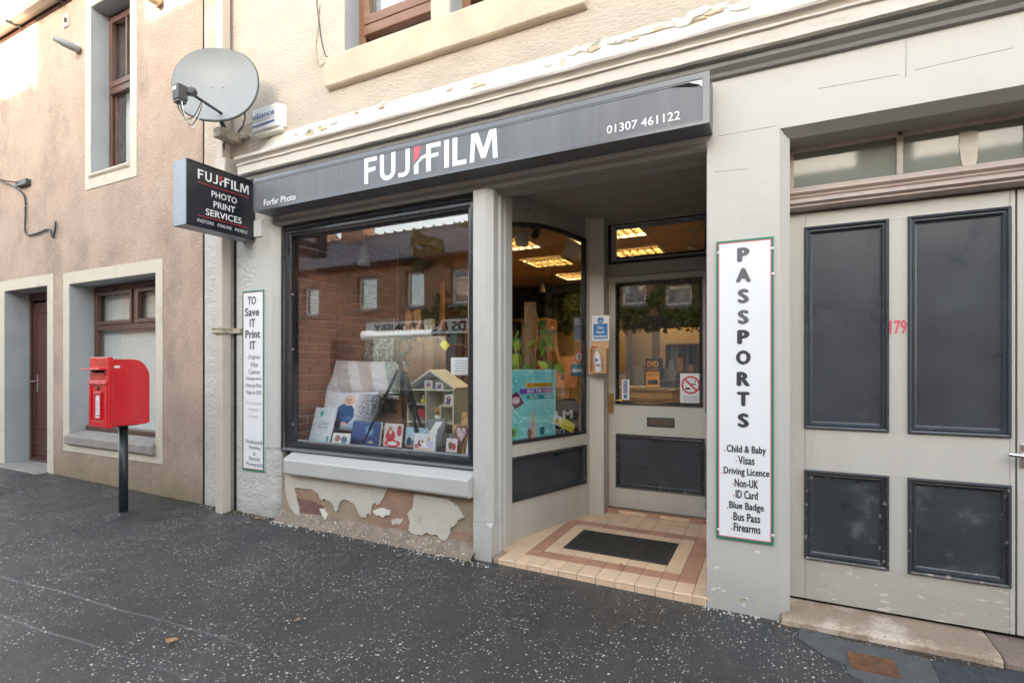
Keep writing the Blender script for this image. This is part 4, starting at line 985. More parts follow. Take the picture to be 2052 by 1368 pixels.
for body, yc, l, r in (('Child & Baby', 901, 1456, 1535), ('Visas', 922, 1479, 1512), ('Driving Licence', 946, 1450, 1542), ('Non-UK', 968.5, 1472, 1519.5), ('ID Card', 991, 1474, 1518.5), ('Blue Badge', 1015, 1461, 1531), ('Bus Pass', 1036.5, 1469.5, 1523.5), ('Firearms', 1058, 1470, 1524)):
    dy = 10.5 if any(q in body for q in 'gyp') else 8.5
    line(body, yc-8.5, yc+dy, l, r, 'ink_dark', PS, FB, -.014, .035)
    x, _, z = P(l-3.5, yc+1, -.0135); bx('bullet', x-.003, x+.003, -.0136, -.012, z-.003, z+.003, 'ink_pink', PS, bevel=0)
for px, py in ((1440, 506), (1440, 1060), (1549, 548), (1549, 1072), (1548, 497)):
    x, _, z = P(px, py, -.014); bx('clip', x-.007, x+.006, -.017, -.010, z-.006, z+.006, 'white', PS)
# left board
TS = empty('services_sign', (-4.02, -.02, .415), 'narrow white board reading TO Save IT Print IT with green edge beside the drainpipe', 'sign')
FT = FY(-.012); tX0, tX1 = X(486, -.012), X(530, -.012)
bx('board', tX0, tX1, -.012, -.004, .414, 1.963, 'board_white', TS, bevel=.001)
ring('green_border', FT, (tX0-.001, tX1+.001, .413, 1.964), (tX0+.010, tX1-.018, .428, 1.950), 'ink_green', TS, 0, .0012, bevel=0)
ring('red_line', FT, (tX0+.010, tX1-.018, .428, 1.950), (tX0+.014, tX1-.021, .4315, 1.9465), 'ink_pink', TS, 0, .0008, bevel=0)
for body, yc, hh, l, r, m in (('TO', 602, 8.5, 496, 513, 'ink_grey'), ('Save', 625, 8.5, 490.5, 519.5, 'ink_grey'), ('IT', 647, 8.5, 500, 511.5, 'ink_grey'), ('Print', 669, 8.5, 491.5, 521.5, 'ink_grey'), ('IT', 691.5, 8.5, 500.5, 512, 'ink_grey'),
        ('·Digital', 716, 5.5, 496, 520, 'ink_mid'), ('·Film', 730.5, 5, 501, 516.5, 'ink_mid'), ('·Canvas', 744.5, 5, 496, 521, 'ink_mid'), ('Enlargements', 759, 4.6, 493, 524, 'ink_mid'), ('Print to Print', 772, 4.5, 493, 524, 'ink_mid'), ('Video to DVD', 786, 4.5, 493, 524, 'ink_mid'),
        ('Professional', 807, 4, 494, 522, 'ink_faint'), ('Digital', 821, 4, 498, 518, 'ink_faint'), ('Prints', 834, 4, 500, 516, 'ink_faint'),
        ('Professional', 885, 4.6, 493, 525, 'ink_mid'), ('Wedding', 897.5, 4.6, 498, 521, 'ink_mid'), ('&', 909, 4, 507, 512, 'ink_mid'), ('Portrait', 919, 4.6, 499, 521, 'ink_mid'), ('Photography', 931, 5, 493, 527, 'ink_mid')):
    line(body, yc-hh, yc+hh, l, r, m, TS, FT, -.014, .05 if hh > 6 else .02)

# satellite dish
DL = Vector((-4.30, -.02, 3.14))
SD = empty('satellite_dish', tuple(DL), 'grey satellite dish with four-way receiver on a rusty bracket above the projecting sign', 'satellite dish')
dc = Vector((-3.94, -.40, 3.54)); nrm = Vector((.6, -1.0, .15)).normalized()
ya = Vector((0, 0, 1)); ya = (ya-nrm*ya.dot(nrm)).normalized(); xa = ya.cross(nrm).normalized()
MD = Matrix(((xa.x, ya.x, nrm.x, dc.x), (xa.y, ya.y, nrm.y, dc.y), (xa.z, ya.z, nrm.z, dc.z), (0, 0, 0, 1)))
def dishf(r, a):
    w, h = .321, .303
    k = 3.0 if math.sin(a) < 0 else 2.35
    cx_, sy_ = math.cos(a), math.sin(a); q = (abs(cx_)**2.3+abs(sy_)**2.3)**(-1/2.3)
    return Vector((w*r*q*cx_*(1-.07*max(0, -sy_)), h*r*q*sy_, .07*r*r-.07))
db = MB(); n = 48; rr = [.02, .2, .4, .6, .8, .93, .985, 1.0]; Rg = []
for r in rr: Rg.append([db.b.verts.new(MD @ dishf(r, 2*math.pi*i/n)) for i in range(n)])
def off(v, d): return MD @ (v+Vector((0, 0, d)))
lip = [db.b.verts.new(MD @ (dishf(1.012, 2*math.pi*i/n)+Vector((0, 0, -.004)))) for i in range(n)]
lip2 = [db.b.verts.new(MD @ (dishf(1.018, 2*math.pi*i/n)+Vector((0, 0, -.022)))) for i in range(n)]
back = [[db.b.verts.new(MD @ (dishf(r, 2*math.pi*i/n)+Vector((0, 0, -.008)))) for i in range(n)] for r in (.985, .6, .2, .02)]
allr = Rg+[lip, lip2]+back
for a in range(len(allr)-1):
    for i in range(n): f = db.b.faces.new((allr[a][i], allr[a][(i+1) % n], allr[a+1][(i+1) % n], allr[a+1][i])); f.smooth = a not in (6, 7, 8)
db.b.faces.new(Rg[0]); db.b.faces.new(back[-1])
obj('dish', db, 'dish_grey', SD)
rim = MB(); pts = [MD @ (dishf(1.02, 2*math.pi*i/n)+Vector((0, 0, -.014))) for i in range(n+1)]; rim.tube(pts, .007, 6, caps=False); obj('rim', rim, 'dark_plastic', SD)
lp = MD @ Vector((-.10, .0, .0)); lnbp = dc+nrm*.34+xa*-.045+ya*-.04
# receiver seen at (375,185): put it on the ray at the right distance from the dish
d_ = Vector(ray(380, 186)); o_ = Vector((0, -CD, CH)); tt = ((dc+nrm*.30)-o_).dot(nrm)/d_.dot(nrm); lnbp = o_+d_*tt
d_ = Vector(ray(441, 222)); tt = (dc-o_).dot(nrm)/d_.dot(nrm); ab = o_+d_*tt-nrm*.0
arm = MB(); arm.tube([ab-nrm*.05, ab+(lnbp-ab)*.92], .011, 8); obj('arm', arm, 'dark_plastic', SD)
lb_ = MB(); tow = (dc-lnbp).normalized(); Ml = tow.to_track_quat('Z', 'Y').to_matrix().to_4x4(); Ml.translation = lnbp
lb_.lathe([(.001, .055), (.030, .055), (.034, .045), (.030, .02), (.018, .0), (.018, -.03)], Ml, 20)
lb_.box(-.052, .022, -.055, .015, -.075, .035, Matrix.Translation(lnbp+Vector((-.015, -.03, .0))))
lb_.box(-.048, .018, -.050, .010, -.095, -.070, Matrix.Translation(lnbp+Vector((-.015, -.03, .0))))
obj('receiver', lb_, 'dark_plastic', SD, bevel=.006)
bx('label', lnbp.x-.062, lnbp.x-.018, lnbp.y-.0865, lnbp.y-.085, lnbp.z-.01, lnbp.z+.02, 'ivory_plastic', SD)
for i in range(4):
    s0 = lnbp+Vector((-.05+.018*i, -.06, -.09)); p_ = []; end = ab+(lnbp-ab)*(.62-.02*i)
    for k in range(13):
        t = k/12; b = s0.lerp(end, t); b = b+Vector((-.01*math.sin(math.pi*t), 0, -(.13+.022*i)*math.sin(math.pi*t)**.8)); p_.append(b)
    obj('coax_cable', MB().tube(p_, .0035, 6), 'white_plastic' if i % 2 else 'dark_plastic', SD)
for a, b in ((-.055, .01), (.035, .015)):
    obj('bolt', MB().lathe([(.005, 0), (.005, .004)], MD @ Matrix.Translation((a, b, -.068)), 8), 'dark_plastic', SD)
bk = MB(); base = Vector(P(452, 270, -.12))
bk.tube([dc-nrm*.07+Vector((0, 0, -.05)), Vector((base.x, base.y-.05, dc.z-.12)), Vector((base.x, base.y, base.z+.03))], .018, 10)
obj('mast', bk, 'dark_plastic', SD)
bk = MB(); bk.box(base.x-.05, base.x+.05, -.20, -.0, base.z-.045, base.z+.035); bk.box(base.x-.13, base.x+.15, -.035, .0, base.z-.02, base.z+.01)
bk.tube([(base.x-.11, -.05, base.z-.0), (base.x-.06, -.1, base.z-.06), (base.x-.07, -.08, base.z-.2)], .012)
obj('bracket', bk, 'bracket_rust', SD, bevel=.006)
p_ = [Vector(P(490, 222, -.16)), Vector(P(491, 238, -.06)), Vector(P(487, 252, -.01)), Vector(P(478, 262, -.008)), Vector(P(477, 280, -.008)), Vector(P(468, 292, -.01))]
obj('coax_cable', MB().tube(p_, .006, 6), 'dark_plastic', SD)

# alarm box
AL = empty('alarm_box', (-3.80, -.03, 3.27), 'white bell-box alarm with blue lettering on the wall beside the satellite dish', 'alarm box')
x0, x1 = X(505, -.07), X(556, -.07); zt, zb_ = 3.475, 3.285
ab_ = MB(); ab_.prism_z([(x0, -.07), (x1-.01, -.075), (x1+.035, .0), (x0-.02, .0)], zb_, zt); obj('cover', ab_, 'white_plastic', AL, bevel=.012, seg=3)
bx('lower_cover', x0+.01, x1+.015, -.055, .0, zb_-.035, zb_+.005, 'ivory_plastic', AL, bevel=.012)
FA2 = FY(-.0765)
text('alliance', FA2, x0+.012, x1-.03, 3.385, 3.430, 'ink_blue', AL, bold=.01)
text('security systems', FA2, x0+.015, x1-.03, 3.353, 3.371, 'ink_mid', AL)
poly(FA2, [[(x0+.015, 3.318), (x1-.03, 3.324), (x1-.03, 3.340), (x0+.015, 3.330)]], 'ink_blue', AL)

# drainpipe with collar
DP = empty('drainpipe', (-4.345, -.06, .04), 'square cream painted drainpipe between the two buildings, collar halfway', 'drainpipe')
xa_, xb_ = X(431, -.115), X(444.5, -.115)
bx('pipe', xa_, xb_, -.115, -.025, .0, 3.07, 'pipe_cream', DP, bevel=.008)
bx('pipe', xa_+.005, xb_-.005, -.110, -.03, 3.10, 8, 'pipe_cream', DP, bevel=.008)
zc = Z(440, 662, -.12)
cl = MB(); cl.box(xa_-.018, xb_+.018, -.133, -.01, zc-.03, zc+.03); cl.box(xa_-.01, xb_+.12, -.03, .0, zc-.022, zc+.022)
cl.box(xa_-.024, xb_+.024, -.139, -.01, zc+.012, zc+.022); cl.box(xa_-.024, xb_+.024, -.139, -.01, zc-.022, zc-.012)
obj('collar', cl, 'bracket_rust', DP, bevel=.004)
hp = MB(); hp.prism([(-.075, 0), (.075, 0), (.06, -.16), (-.06, -.16)], lambda a, b: (X(450, -.1)+a, -.145, 3.10+b), lambda a, b: (X(450, -.1)+a, -.0, 3.10+b)); obj('hopper', hp, 'pipe_cream', DP, bevel=.01)
bx('pipe_shadow_strip', xb_+.0, xb_+.035, -.004, .0, .04, 3.05, 'joint_shadow_dark', DP, bevel=0)  # flat dark strip painting the pipe's shadow along the joint

# loose aerial cables by the upper window
def fp(px, py, y=-.006): return Vector(P(px, py, y))
def cable(name, pts, r, mat, par=None, **k):
    q = []
    for i in range(len(pts)-1):
        a, b = pts[i], pts[i+1]; p0 = pts[max(i-1, 0)]; p3 = pts[min(i+2, len(pts)-1)]
        for j in range(5):
            t = j/5; q.append(.5*((2*a)+(b-p0)*t+(2*p0-5*a+4*b-p3)*t*t+(3*a-p0-3*b+p3)*t**3))
    q.append(pts[-1]); return obj(name, MB().tube(q, r, 6), mat, par)
CB = empty('loose_cables', tuple(fp(640, 130)), 'pair of loose aerial cables hanging left of the upper window', 'cable')
cable('cable', [fp(635, 0), fp(635, 12), fp(640, 50), fp(643, 75), fp(650, 105), fp(658, 115), fp(694, 113, -.01)], .004, 'dark_plastic', CB)
cable('cable', [fp(641, 8), fp(637, 55), fp(633, 100), fp(638, 132), fp(648, 128), fp(660, 118), fp(678, 118, -.01)], .0028, 'bracket_rust', CB)

# house side: cable bracket, floodlight, vent
BR = empty('cable_bracket', tuple(fp(45, 370)), 'old iron cable bracket and bent cable on the peach roughcast wall', 'cable bracket')
cable('arm', [fp(-20, 354, -.10), fp(10, 362, -.08), fp(32, 365, -.06), fp(50, 366, -.01)], .010, 'rust', BR)
bx('clamp', X(31, -.05), X(52, -.05), -.055, 0, Z(40, 372, -.05), Z(40, 361, -.05), 'dark_plastic', BR, bevel=.004)
cable('cable', [fp(-20, 350, -.02), fp(15, 368, -.02), fp(40, 383, -.02), fp(50, 398, -.02), fp(51, 430, -.02), fp(50, 462, -.02), fp(57, 471, -.02), fp(78, 466, -.02), fp(98, 459, -.02), fp(105, 475, -.02), fp(110, 462, -.02), fp(111, 443, -.02)], .011, 'dark_plastic', BR)
LT = empty('security_light', tuple(fp(150, 98)), 'small grey bullet security lamp on the roughcast wall beside the tall window', 'security lamp')
c = fp(157, 98, 0); obj('back_plate', MB().lathe([(.055, 0), (.06, .01), (.05, .03), (.001, .035)], Matrix.Translation(c) @ Matrix.Rotation(math.pi/2, 4, 'X'), 20), 'white_plastic', LT)
a = fp(154, 98, -.04); b = fp(124, 84, -.16)
Mh = (b-a).to_track_quat('Z', 'Y').to_matrix().to_4x4(); Mh.translation = a
obj('lamp_head', MB().lathe([(.03, -.02), (.042, .0), (.042, .12), (.036, .13), (.030, .20), (.001, .20)], Mh, 18), 'dish_grey', LT)
VT = empty('vent_cover', tuple(fp(134, 42)), 'small square flue vent high on the roughcast wall above the security lamp', 'vent')
x, _, z = P(134, 42); ring('frame', FY(0), (x-.058, x+.058, z-.075, z+.075), (x-.038, x+.038, z-.055, z+.055), 'surround_cream', VT, -.005, .015)
obj('flue', MB().lathe([(.028, 0), (.028, .02), (.018, .02), (.018, -.0)], Matrix.Translation((x+.004, -.0, z)) @ Matrix.Rotation(math.pi/2, 4, 'X'), 16), 'dark_plastic', VT)
bx('inner', x-.038, x+.038, -.004, .0, z-.055, z+.055, 'white_plastic', VT, bevel=0)
OL = empty('wall_lamp', tuple(fp(312, 8)), 'round rusty wall lamp at the top edge above the satellite dish', 'wall lamp')
x, _, z = P(316, 2); obj('back_plate', MB().lathe([(.07, 0), (.075, .01), (.05, .03)], Matrix.Translation((x, 0, z)) @ Matrix.Rotation(math.pi/2, 4, 'X'), 20), 'surround_cream', OL)
a = fp(316, 3, -.03); b = fp(296, -10, -.14); Mh = (b-a).to_track_quat('Z', 'Y').to_matrix().to_4x4(); Mh.translation = a
obj('lamp_head', MB().lathe([(.03, -.02), (.045, .0), (.05, .10), (.001, .14)], Mh, 18), 'bracket_rust', OL)

# post box on its pole
PB = empty('post_box', (-5.0, -.515, .04), 'red post box on a black pole in front of the ground floor window', 'post box')
bx0, bx1, by0, by1, bz0, bz1 = -5.135, -4.862, -.665, -.375, .815, 1.385
pf = []
for i in range(9):
    a = math.pi/2*i/8; pf.append((by1-.13+.13*math.sin(a), bz1-.012-.16+.16*math.cos(a)))
pf += [(by1, bz0+.015), (by1-.03, bz0), (by0, bz0), (by0, bz1-.012)]
obj('body', MB().prism_x(pf, bx0+.004, bx1-.004), 'post_red', PB, bevel=.007, seg=3)
fd = MB().box(bx0-.004, bx1+.006, by0-.035, by0+.002, bz0-.012, bz1+.004); obj('door', fd, 'post_red', PB, bevel=.006, seg=3); DRo = bpy.data.objects['door'] if False else None
YB = by0-.035; FPB = FY(YB)
pd = PB.children[-1]; w = bx1-bx0; cxm = (bx0+bx1)/2
ring('door_frame', FPB, (bx0+.0, bx1+.0, bz0-.004, bz1-.19), (bx0+.03, bx1-.03, bz0+.05, bz1-.235), 'post_red', pd, 0, .010, bevel=.004)
bx('hood', bx0-.02, bx1-.02, YB-.055, YB+.01, bz1-.103, bz1-.088, 'post_red', pd, bevel=.005)
bx('slot', bx0+.04, bx1-.045, YB-.003, YB+.01, bz1-.125, bz1-.105, 'black_void', pd, bevel=0)
bx('slot_lip', bx0+.02, bx1-.03, YB-.014, YB, bz1-.14, bz1-.127, 'post_red', pd, bevel=.003)
bx('band', bx0-.004, bx1+.008, YB-.020, YB+.01, bz1-.218, bz1-.205, 'post_red', pd, bevel=.004)
mk('post_red_worn', (.66, .10, .09), .35, var=.3, vscale=60)
text('POST OFFICE', FPB, bx0+.05, bx1-.05, bz1-.060, bz1-.038, 'post_red_worn', pd, bold=.02, ext=.002, c=.001)
text('E  R', FPB, cxm-.045, cxm+.045, bz1-.185, bz1-.165, 'post_red_worn', pd, bold=.03, c=.001)
crown = [(-.022, 0), (.022, 0), (.028, .018), (.014, .010), (0, .024), (-.014, .010), (-.028, .018)]
poly(FPB, [[(cxm+a, bz1-.160+b) for a, b in crown]], 'post_red_worn', pd, .001, 'crown')
ring('plate_frame', FPB, (cxm-.055, cxm+.055, bz0+.06, bz0+.285), (cxm-.040, cxm+.040, bz0+.075, bz0+.262), 'post_red', pd, 0, .014, bevel=.003)
bx('collection_plate', cxm-.040, cxm+.040, YB-.004, YB, bz0+.075, bz0+.262, 'board_white', pd, bevel=0)
bx('plate_mark', cxm-.028, cxm+.028, YB-.005, YB-.004, bz0+.085, bz0+.095, 'ink_green', pd, bevel=0)
for k in range(5): bx('plate_print', cxm-.028, cxm+.022-.004*k, YB-.005, YB-.004, bz0+.12+.022*k, bz0+.124+.022*k, 'ink_mid', pd, bevel=0)
obj('lock', MB().lathe([(.016, 0), (.016, .006), (.01, .01)], Matrix.Translation((cxm-.005, YB, bz0+.315)) @ Matrix.Rotation(math.pi/2, 4, 'X'), 14), 'black_metal', pd)
bx('number_plate', bx1-.0025, bx1-.001, by0+.015, by0+.055, bz1-.085, bz1-.067, 'board_white', PB, bevel=0)
tm_ = MB().lathe([(.22, -.02), (.14, .006), (.06, .016), (.036, .030), (.001, .030)], Matrix.Translation((-5.0, -.515, .035)), 20)
for v in tm_.b.verts: v.co += Vector((.03, .02, .012))*noise.noise(v.co*9)
obj('tarmac_collar', tm_, 'asphalt', PB)
obj('pole', MB().lathe([(.034, -.05), (.034, bz0+.0-.04)], Matrix.Translation((-5.0, -.515, .04)), 24), 'pole_black', PB)
bx('mounting_bracket', -5.06, -4.94, -.60, -.43, bz0-.012, bz0+.002, 'pole_black', PB)

# ground: stone patch, rusty stopcock cover, slate, leaves
def gpoly(name, pts, mat, z, th=.02, **k): return obj(name, MB().prism_z(pts, z-th, z), mat, **k)
def gp(px, py, z=0): return Pf(px, py, z)[:2]
pts = [gp(*q) for q in ((1600, 1252), (1700, 1285), (1780, 1300), (1862, 1322), (1885, 1362), (1890, 1400), (1800, 1400), (1735, 1368), (1700, 1352), (1695, 1330), (1660, 1318), (1630, 1300), (1602, 1280))]
tag(gpoly('concrete_patch', jit(pts, .004, .03, 5), 'concrete_patch', .004), kind='structure')
SC_ = empty('stopcock_cover', (*gp(1745, 1335), .0), 'small rusty iron stopcock cover set in the grey concrete at bottom right', 'stopcock cover')
q = [gp(*p_) for p_ in ((1703, 1310), (1788, 1331), (1789, 1361), (1708, 1340))]
xa, xb, ya, yb = q[0][0], q[1][0], q[3][1], q[0][1]
bx('lid', xa, xb, ya+.01, yb+.0, -.01, .008, 'rust', SC_, bevel=.003)
ring('rim', Frame((0, 0, .008), (1, 0, 0), (0, 1, 0)), (xa-.01, xb+.01, ya, yb+.01), (xa+.003, xb-.003, ya+.013, yb-.003), 'rust', SC_, -.01, .003)
SV = empty('gully_slab', (*gp(1950, 1345), .0), 'blue grey worn slab in the pavement below the double doors at bottom right', 'slab')
pts = [gp(*p_) for p_ in ((1866, 1326), (1960, 1338), (2100, 1352), (2150, 1460), (1905, 1420))]
obj('slab', MB().prism_z(jit(pts, .002, .05, 6), -.02, .006), 'slate_blue', SV, bevel=.003)
def leafthing(px, py, s, rot, label, mat='dead_leaf', curl=.3):
    x, y = gp(px, py, .02); z = g(x)+.010; mb = MB(); n = 8
    R_ = Matrix.Rotation(rot, 3, 'Z'); L_ = []
    for i in range(n+1):
        t = i/n; w_ = s*.30*math.sin(math.pi*min(1, t*1.02))**.8+.0005
        for sd_ in (-1, 0, 1):
            v = R_ @ Vector((s*(t-.5), sd_*w_, curl*s*(abs(sd_)*.35+(t-.5)**2)+.001)); L_.append(mb.b.verts.new(v+Vector((x, y, z))))
    for i in range(n):
        for k in (0, 1): f = mb.b.faces.new((L_[i*3+k], L_[i*3+k+1], L_[i*3+k+4], L_[i*3+k+3])); f.smooth = True
    o = obj('fallen_leaf', mb, mat); md = o.modifiers.new('s', 'SOLIDIFY'); md.thickness = .0012
    tag(o, label, 'leaf', 'fallen leaves on the pavement')
leafthing(344, 1289, .060, .6, 'pale brown leaf lying alone near the tar seam at lower left')
leafthing(517, 1044, .07, .9, 'orange brown leaf at the foot of the left pilaster, larger of two')
leafthing(497, 1053, .05, .2, 'small orange leaf just left of the larger leaf at the left pilaster')
leafthing(597, 1245, .035, 1.4, 'small reddish leaf on bare tarmac in the middle of the pavement')
leafthing(800, 1116, .030, .3, 'tiny yellow leaf in front of the peeling plinth')
leafthing(1245, 1146, .045, 2.0, 'dark curled leaf on the front tiles of the porch step')
bpy.data.objects[[o.name for o in bpy.data.objects if o.name.startswith('fallen_leaf')][-1]].location.z += .045

# grit, flaked paint and leaf crumbs gathered along the foot of the walls
def litter(name, label, spans, n, seed, mat, s0, s1):
    r = random.Random(seed); mb = MB()
    for k in range(n):
        x0, x1, y = r.choice(spans); x = r.uniform(x0, x1); yy = y-abs(r.gauss(0, .035))-.004; s_ = r.uniform(s0, s1); a = r.uniform(0, 6.28); z = pavz(x, yy)+.003
        p = [(math.cos(a+q)*s_*r.uniform(.6, 1.2), math.sin(a+q)*s_*r.uniform(.4, 1)) for q in (0, 1.7, 3.3, 4.9)]
        mb.prism([(x+u, yy+v) for u, v in p], lambda u, v: (u, v, z-.003), lambda u, v: (u, v, z+r.uniform(.001, .003)))
    return tag(obj(name, mb, mat), label, 'litter', kind='stuff')
litter('paint_chips', 'white paint chips and grit scattered along the foot of the shopfront', ((-4.7, -3.70, 0), (-3.7, -3.4, -.04), (-2.3, -1.65, -.05), (-.35, .05, 0), (-3.6, -1.8, -.05)), 260, 3, 'peel_white', .002, .007)
litter('leaf_crumbs', 'brown leaf crumbs and soil along the foot of the walls', ((-8, -4.7, 0), (-4.7, -3.75, 0), (-4.7, -3.75, 0), (-3.75, -1.8, -.05), (0, .9, -.04)), 420, 4, 'leaf_crumb', .003, .009)
litter('moss_tufts', 'green moss along the foot of the drainpipe and pilaster', ((-4.5, -4.1, 0), (-4.5, -4.2, -.02), (-5.3, -4.7, 0)), 160, 5, 'ivy', .004, .012)
# ------------------------------------------------------------------ inside the shop
CZ = 2.60
RM_ = SB
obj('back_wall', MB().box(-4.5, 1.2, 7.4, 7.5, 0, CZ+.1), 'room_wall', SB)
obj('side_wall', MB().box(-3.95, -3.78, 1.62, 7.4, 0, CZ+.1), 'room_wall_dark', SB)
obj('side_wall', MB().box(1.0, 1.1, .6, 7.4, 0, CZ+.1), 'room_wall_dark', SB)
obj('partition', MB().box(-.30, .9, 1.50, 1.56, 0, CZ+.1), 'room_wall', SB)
obj('shop_floor', MB().box(-3.95, 1.1, 1.5, 7.4, 0, .05), 'room_floor', SB)
obj('roof_slab', MB().box(-4.6, 5, .3, 7.6, 8.2, 8.3), 'opp_slate', SB)
obj('upper_floor', MB().box(-4.6, 5, .30, 7.6, CZ+.12, CZ+.2), 'dark_room', SB)
obj('rear_wall', MB().box(-4.7, 5, 7.6, 7.8, -.1, 8.3), 'render_cream', SB)
obj('gable_wall', MB().box(WB-.0, WB+.2, .36, 7.6, -.1, 8.2), 'render_cream', SB)
CT = empty('shop_ceiling', (-1.5, 3, CZ)); CT.parent = SB; CT.location = Vector((-1.5, 3, CZ))-WORLDLOC[SB.name]
LI = {(-2.49, 2.95): 1, (-2.49, 4.05): 1, (-2.49, 1.88): 1, (-1.36, 1.86): 1, (-1.36, 2.87): 1, (-1.36, 4.0): 0, (-.3, 2.9): 1, (-.3, 4.6): 1, (-2.49, 5.12): 1, (-1.36, 5.12): 1, (-1.8, 6.7): 1}
tm = {}
xs_ = [-3.78, -3.32, -2.76, -2.22, -1.64, -1.08, -.58, -.02, .5, 1.05]; ys_ = [.30, .55, 1.07, 1.60, 2.15, 2.62, 3.18, 3.75, 4.33, 4.9, 5.35, 5.9, 6.5, 7.1, 7.4]
for j in range(len(ys_)-1):
    for i in range(len(xs_)-1):
        xa, xb, ya, yb = xs_[i], xs_[i+1], ys_[j], ys_[j+1]
        if any(xa < a < xb and ya < b < yb for (a, b), on in LI.items() if on): continue
        k = (round(xb-xa, 3), round(yb-ya, 3))
        if k not in tm:
            mb = MB().box(-k[0]/2+.006, k[0]/2-.006, -k[1]/2+.006, k[1]/2-.006, 0, .012); me = bpy.data.meshes.new('ceiling_tile')
            bmesh.ops.recalc_face_normals(mb.b, faces=mb.b.faces[:]); mb.b.to_mesh(me); me.materials.append(MAT['ceiling_tile']); tm[k] = me
        inst('ceiling_tile', tm[k], ((xa+xb)/2, (ya+yb)/2, CZ), CT)
mk('grid_metal', (.42, .27, .13), .5)
gm = MB()
for x in xs_: gm.box(x-.006, x+.006, .3, 7.4, CZ-.002, CZ+.02)
for y in ys_: gm.box(-3.78, 1.05, y-.006, y+.006, CZ-.003, CZ+.019)
obj('ceiling_grid', gm, 'grid_metal', CT, kind='stuff')
# recessed louvred light fittings
names = {(-2.49, 2.95): 'louvred ceiling light seen at the centre of the arched side window', (-2.49, 4.05): 'louvred ceiling light furthest back in the arched side window', (-2.49, 1.88): 'louvred ceiling light at the left edge of the arched side window',
         (-1.36, 1.86): 'bright ceiling light nearest the glass above the shop door', (-1.36, 2.87): 'louvred ceiling light along the lower edge of the glass above the shop door', (-.3, 2.9): 'louvred ceiling light above the counter on the right of the shop', (-.3, 4.6): 'louvred ceiling light deep in the shop on the right', (-2.49, 5.12): 'louvred ceiling light near the partition on the left of the shop', (-1.36, 5.12): 'louvred ceiling light near the lit doorway in the middle of the shop', (-1.8, 6.7): 'ceiling light in the back room beyond the lit doorway'}
mk('louvre_metal', (.30, .24, .15), .35, metal=.6)
for (lx, ly), on in LI.items():
    if not on: continue
    e = empty('ceiling_light', (lx, ly, CZ-.01), names[(lx, ly)], 'ceiling light', 'recessed louvred lights in the shop ceiling')
    hw = .25
    ring('frame', Frame((lx, ly, CZ-.012), (1, 0, 0), (0, -1, 0)), (-hw-.02, hw+.02, -hw-.02, hw+.02), (-hw, hw, -hw, hw), 'white_plastic', e, -.03, .0)
    lv = MB()
    for k in range(1, 6):
        q = -hw+2*hw*k/6; lv.box(lx+q-.006, lx+q+.006, ly-hw, ly+hw, CZ-.012, CZ+.045)
    for k in range(1, 4):
        q = -hw+2*hw*k/4; lv.box(lx-hw, lx+hw, ly+q-.009, ly+q+.009, CZ-.011, CZ+.044)
    obj('louvre', lv, 'louvre_metal', e)
    for k in (-1, 1):
        obj('tube', MB().tube([(lx-hw, ly+k*.12, CZ+.072), (lx+hw, ly+k*.12, CZ+.072)], .020, 8), 'tube_light', e)
    bx('housing', lx-hw-.01, lx+hw+.01, ly-hw-.01, ly+hw+.01, CZ+.105, CZ+.11, 'white_plastic', e, bevel=0)
# brick side wall of the window display
BW = empty('brick_wall', (-3.83, .9, .66)); BW.parent = SB; BW.location = Vector((-3.83, .9, .66))-WORLDLOC[SB.name]
obj('mortar', MB().box(-3.90, -3.756, .13, 1.63, .5, 2.62), 'mortar', BW)
bmsh = {}
def brickmesh(l):
    if l not in bmsh:
        mb = MB().box(-.03, .006, -l/2, l/2, 0, .060); bmesh.ops.recalc_face_normals(mb.b, faces=mb.b.faces[:])
        bmesh.ops.bevel(mb.b, geom=[e for e in mb.b.edges if all(v.co.x > 0 for v in e.verts)], offset=.004, segments=1, affect='EDGES')
        me = bpy.data.meshes.new('brick'); mb.b.to_mesh(me); me.materials.append(MAT['brick']); bmsh[l] = me
    return bmsh[l]
for r in range(27):
    z = .665+r*.0715; y = .13+(.1125 if r % 2 else 0)
    if r % 2: inst('brick', brickmesh(.10), (-3.752+rnd.uniform(-.002, .002), .13+.051, z), BW)
    while y < 1.60:
        l = min(.2145, 1.63-y); l = .2145 if l > .2 else .10
        if y+l > 1.66: break
        inst('brick', brickmesh(l), (-3.752+rnd.uniform(-.003, .003), y+l/2, z+rnd.uniform(-.002, .002)), BW); y += .225
# display platform and its back
obj('display_floor', MB().box(-3.76, -1.84, .115, 1.25, .55, .655), 'room_floor', SB)
obj('display_front', MB().box(-3.76, -1.84, 1.25, 1.28, .05, .655), 'room_wall_dark', SB)

def at(px, py, y): return Vector(P(px, py, y))
DZ = .655
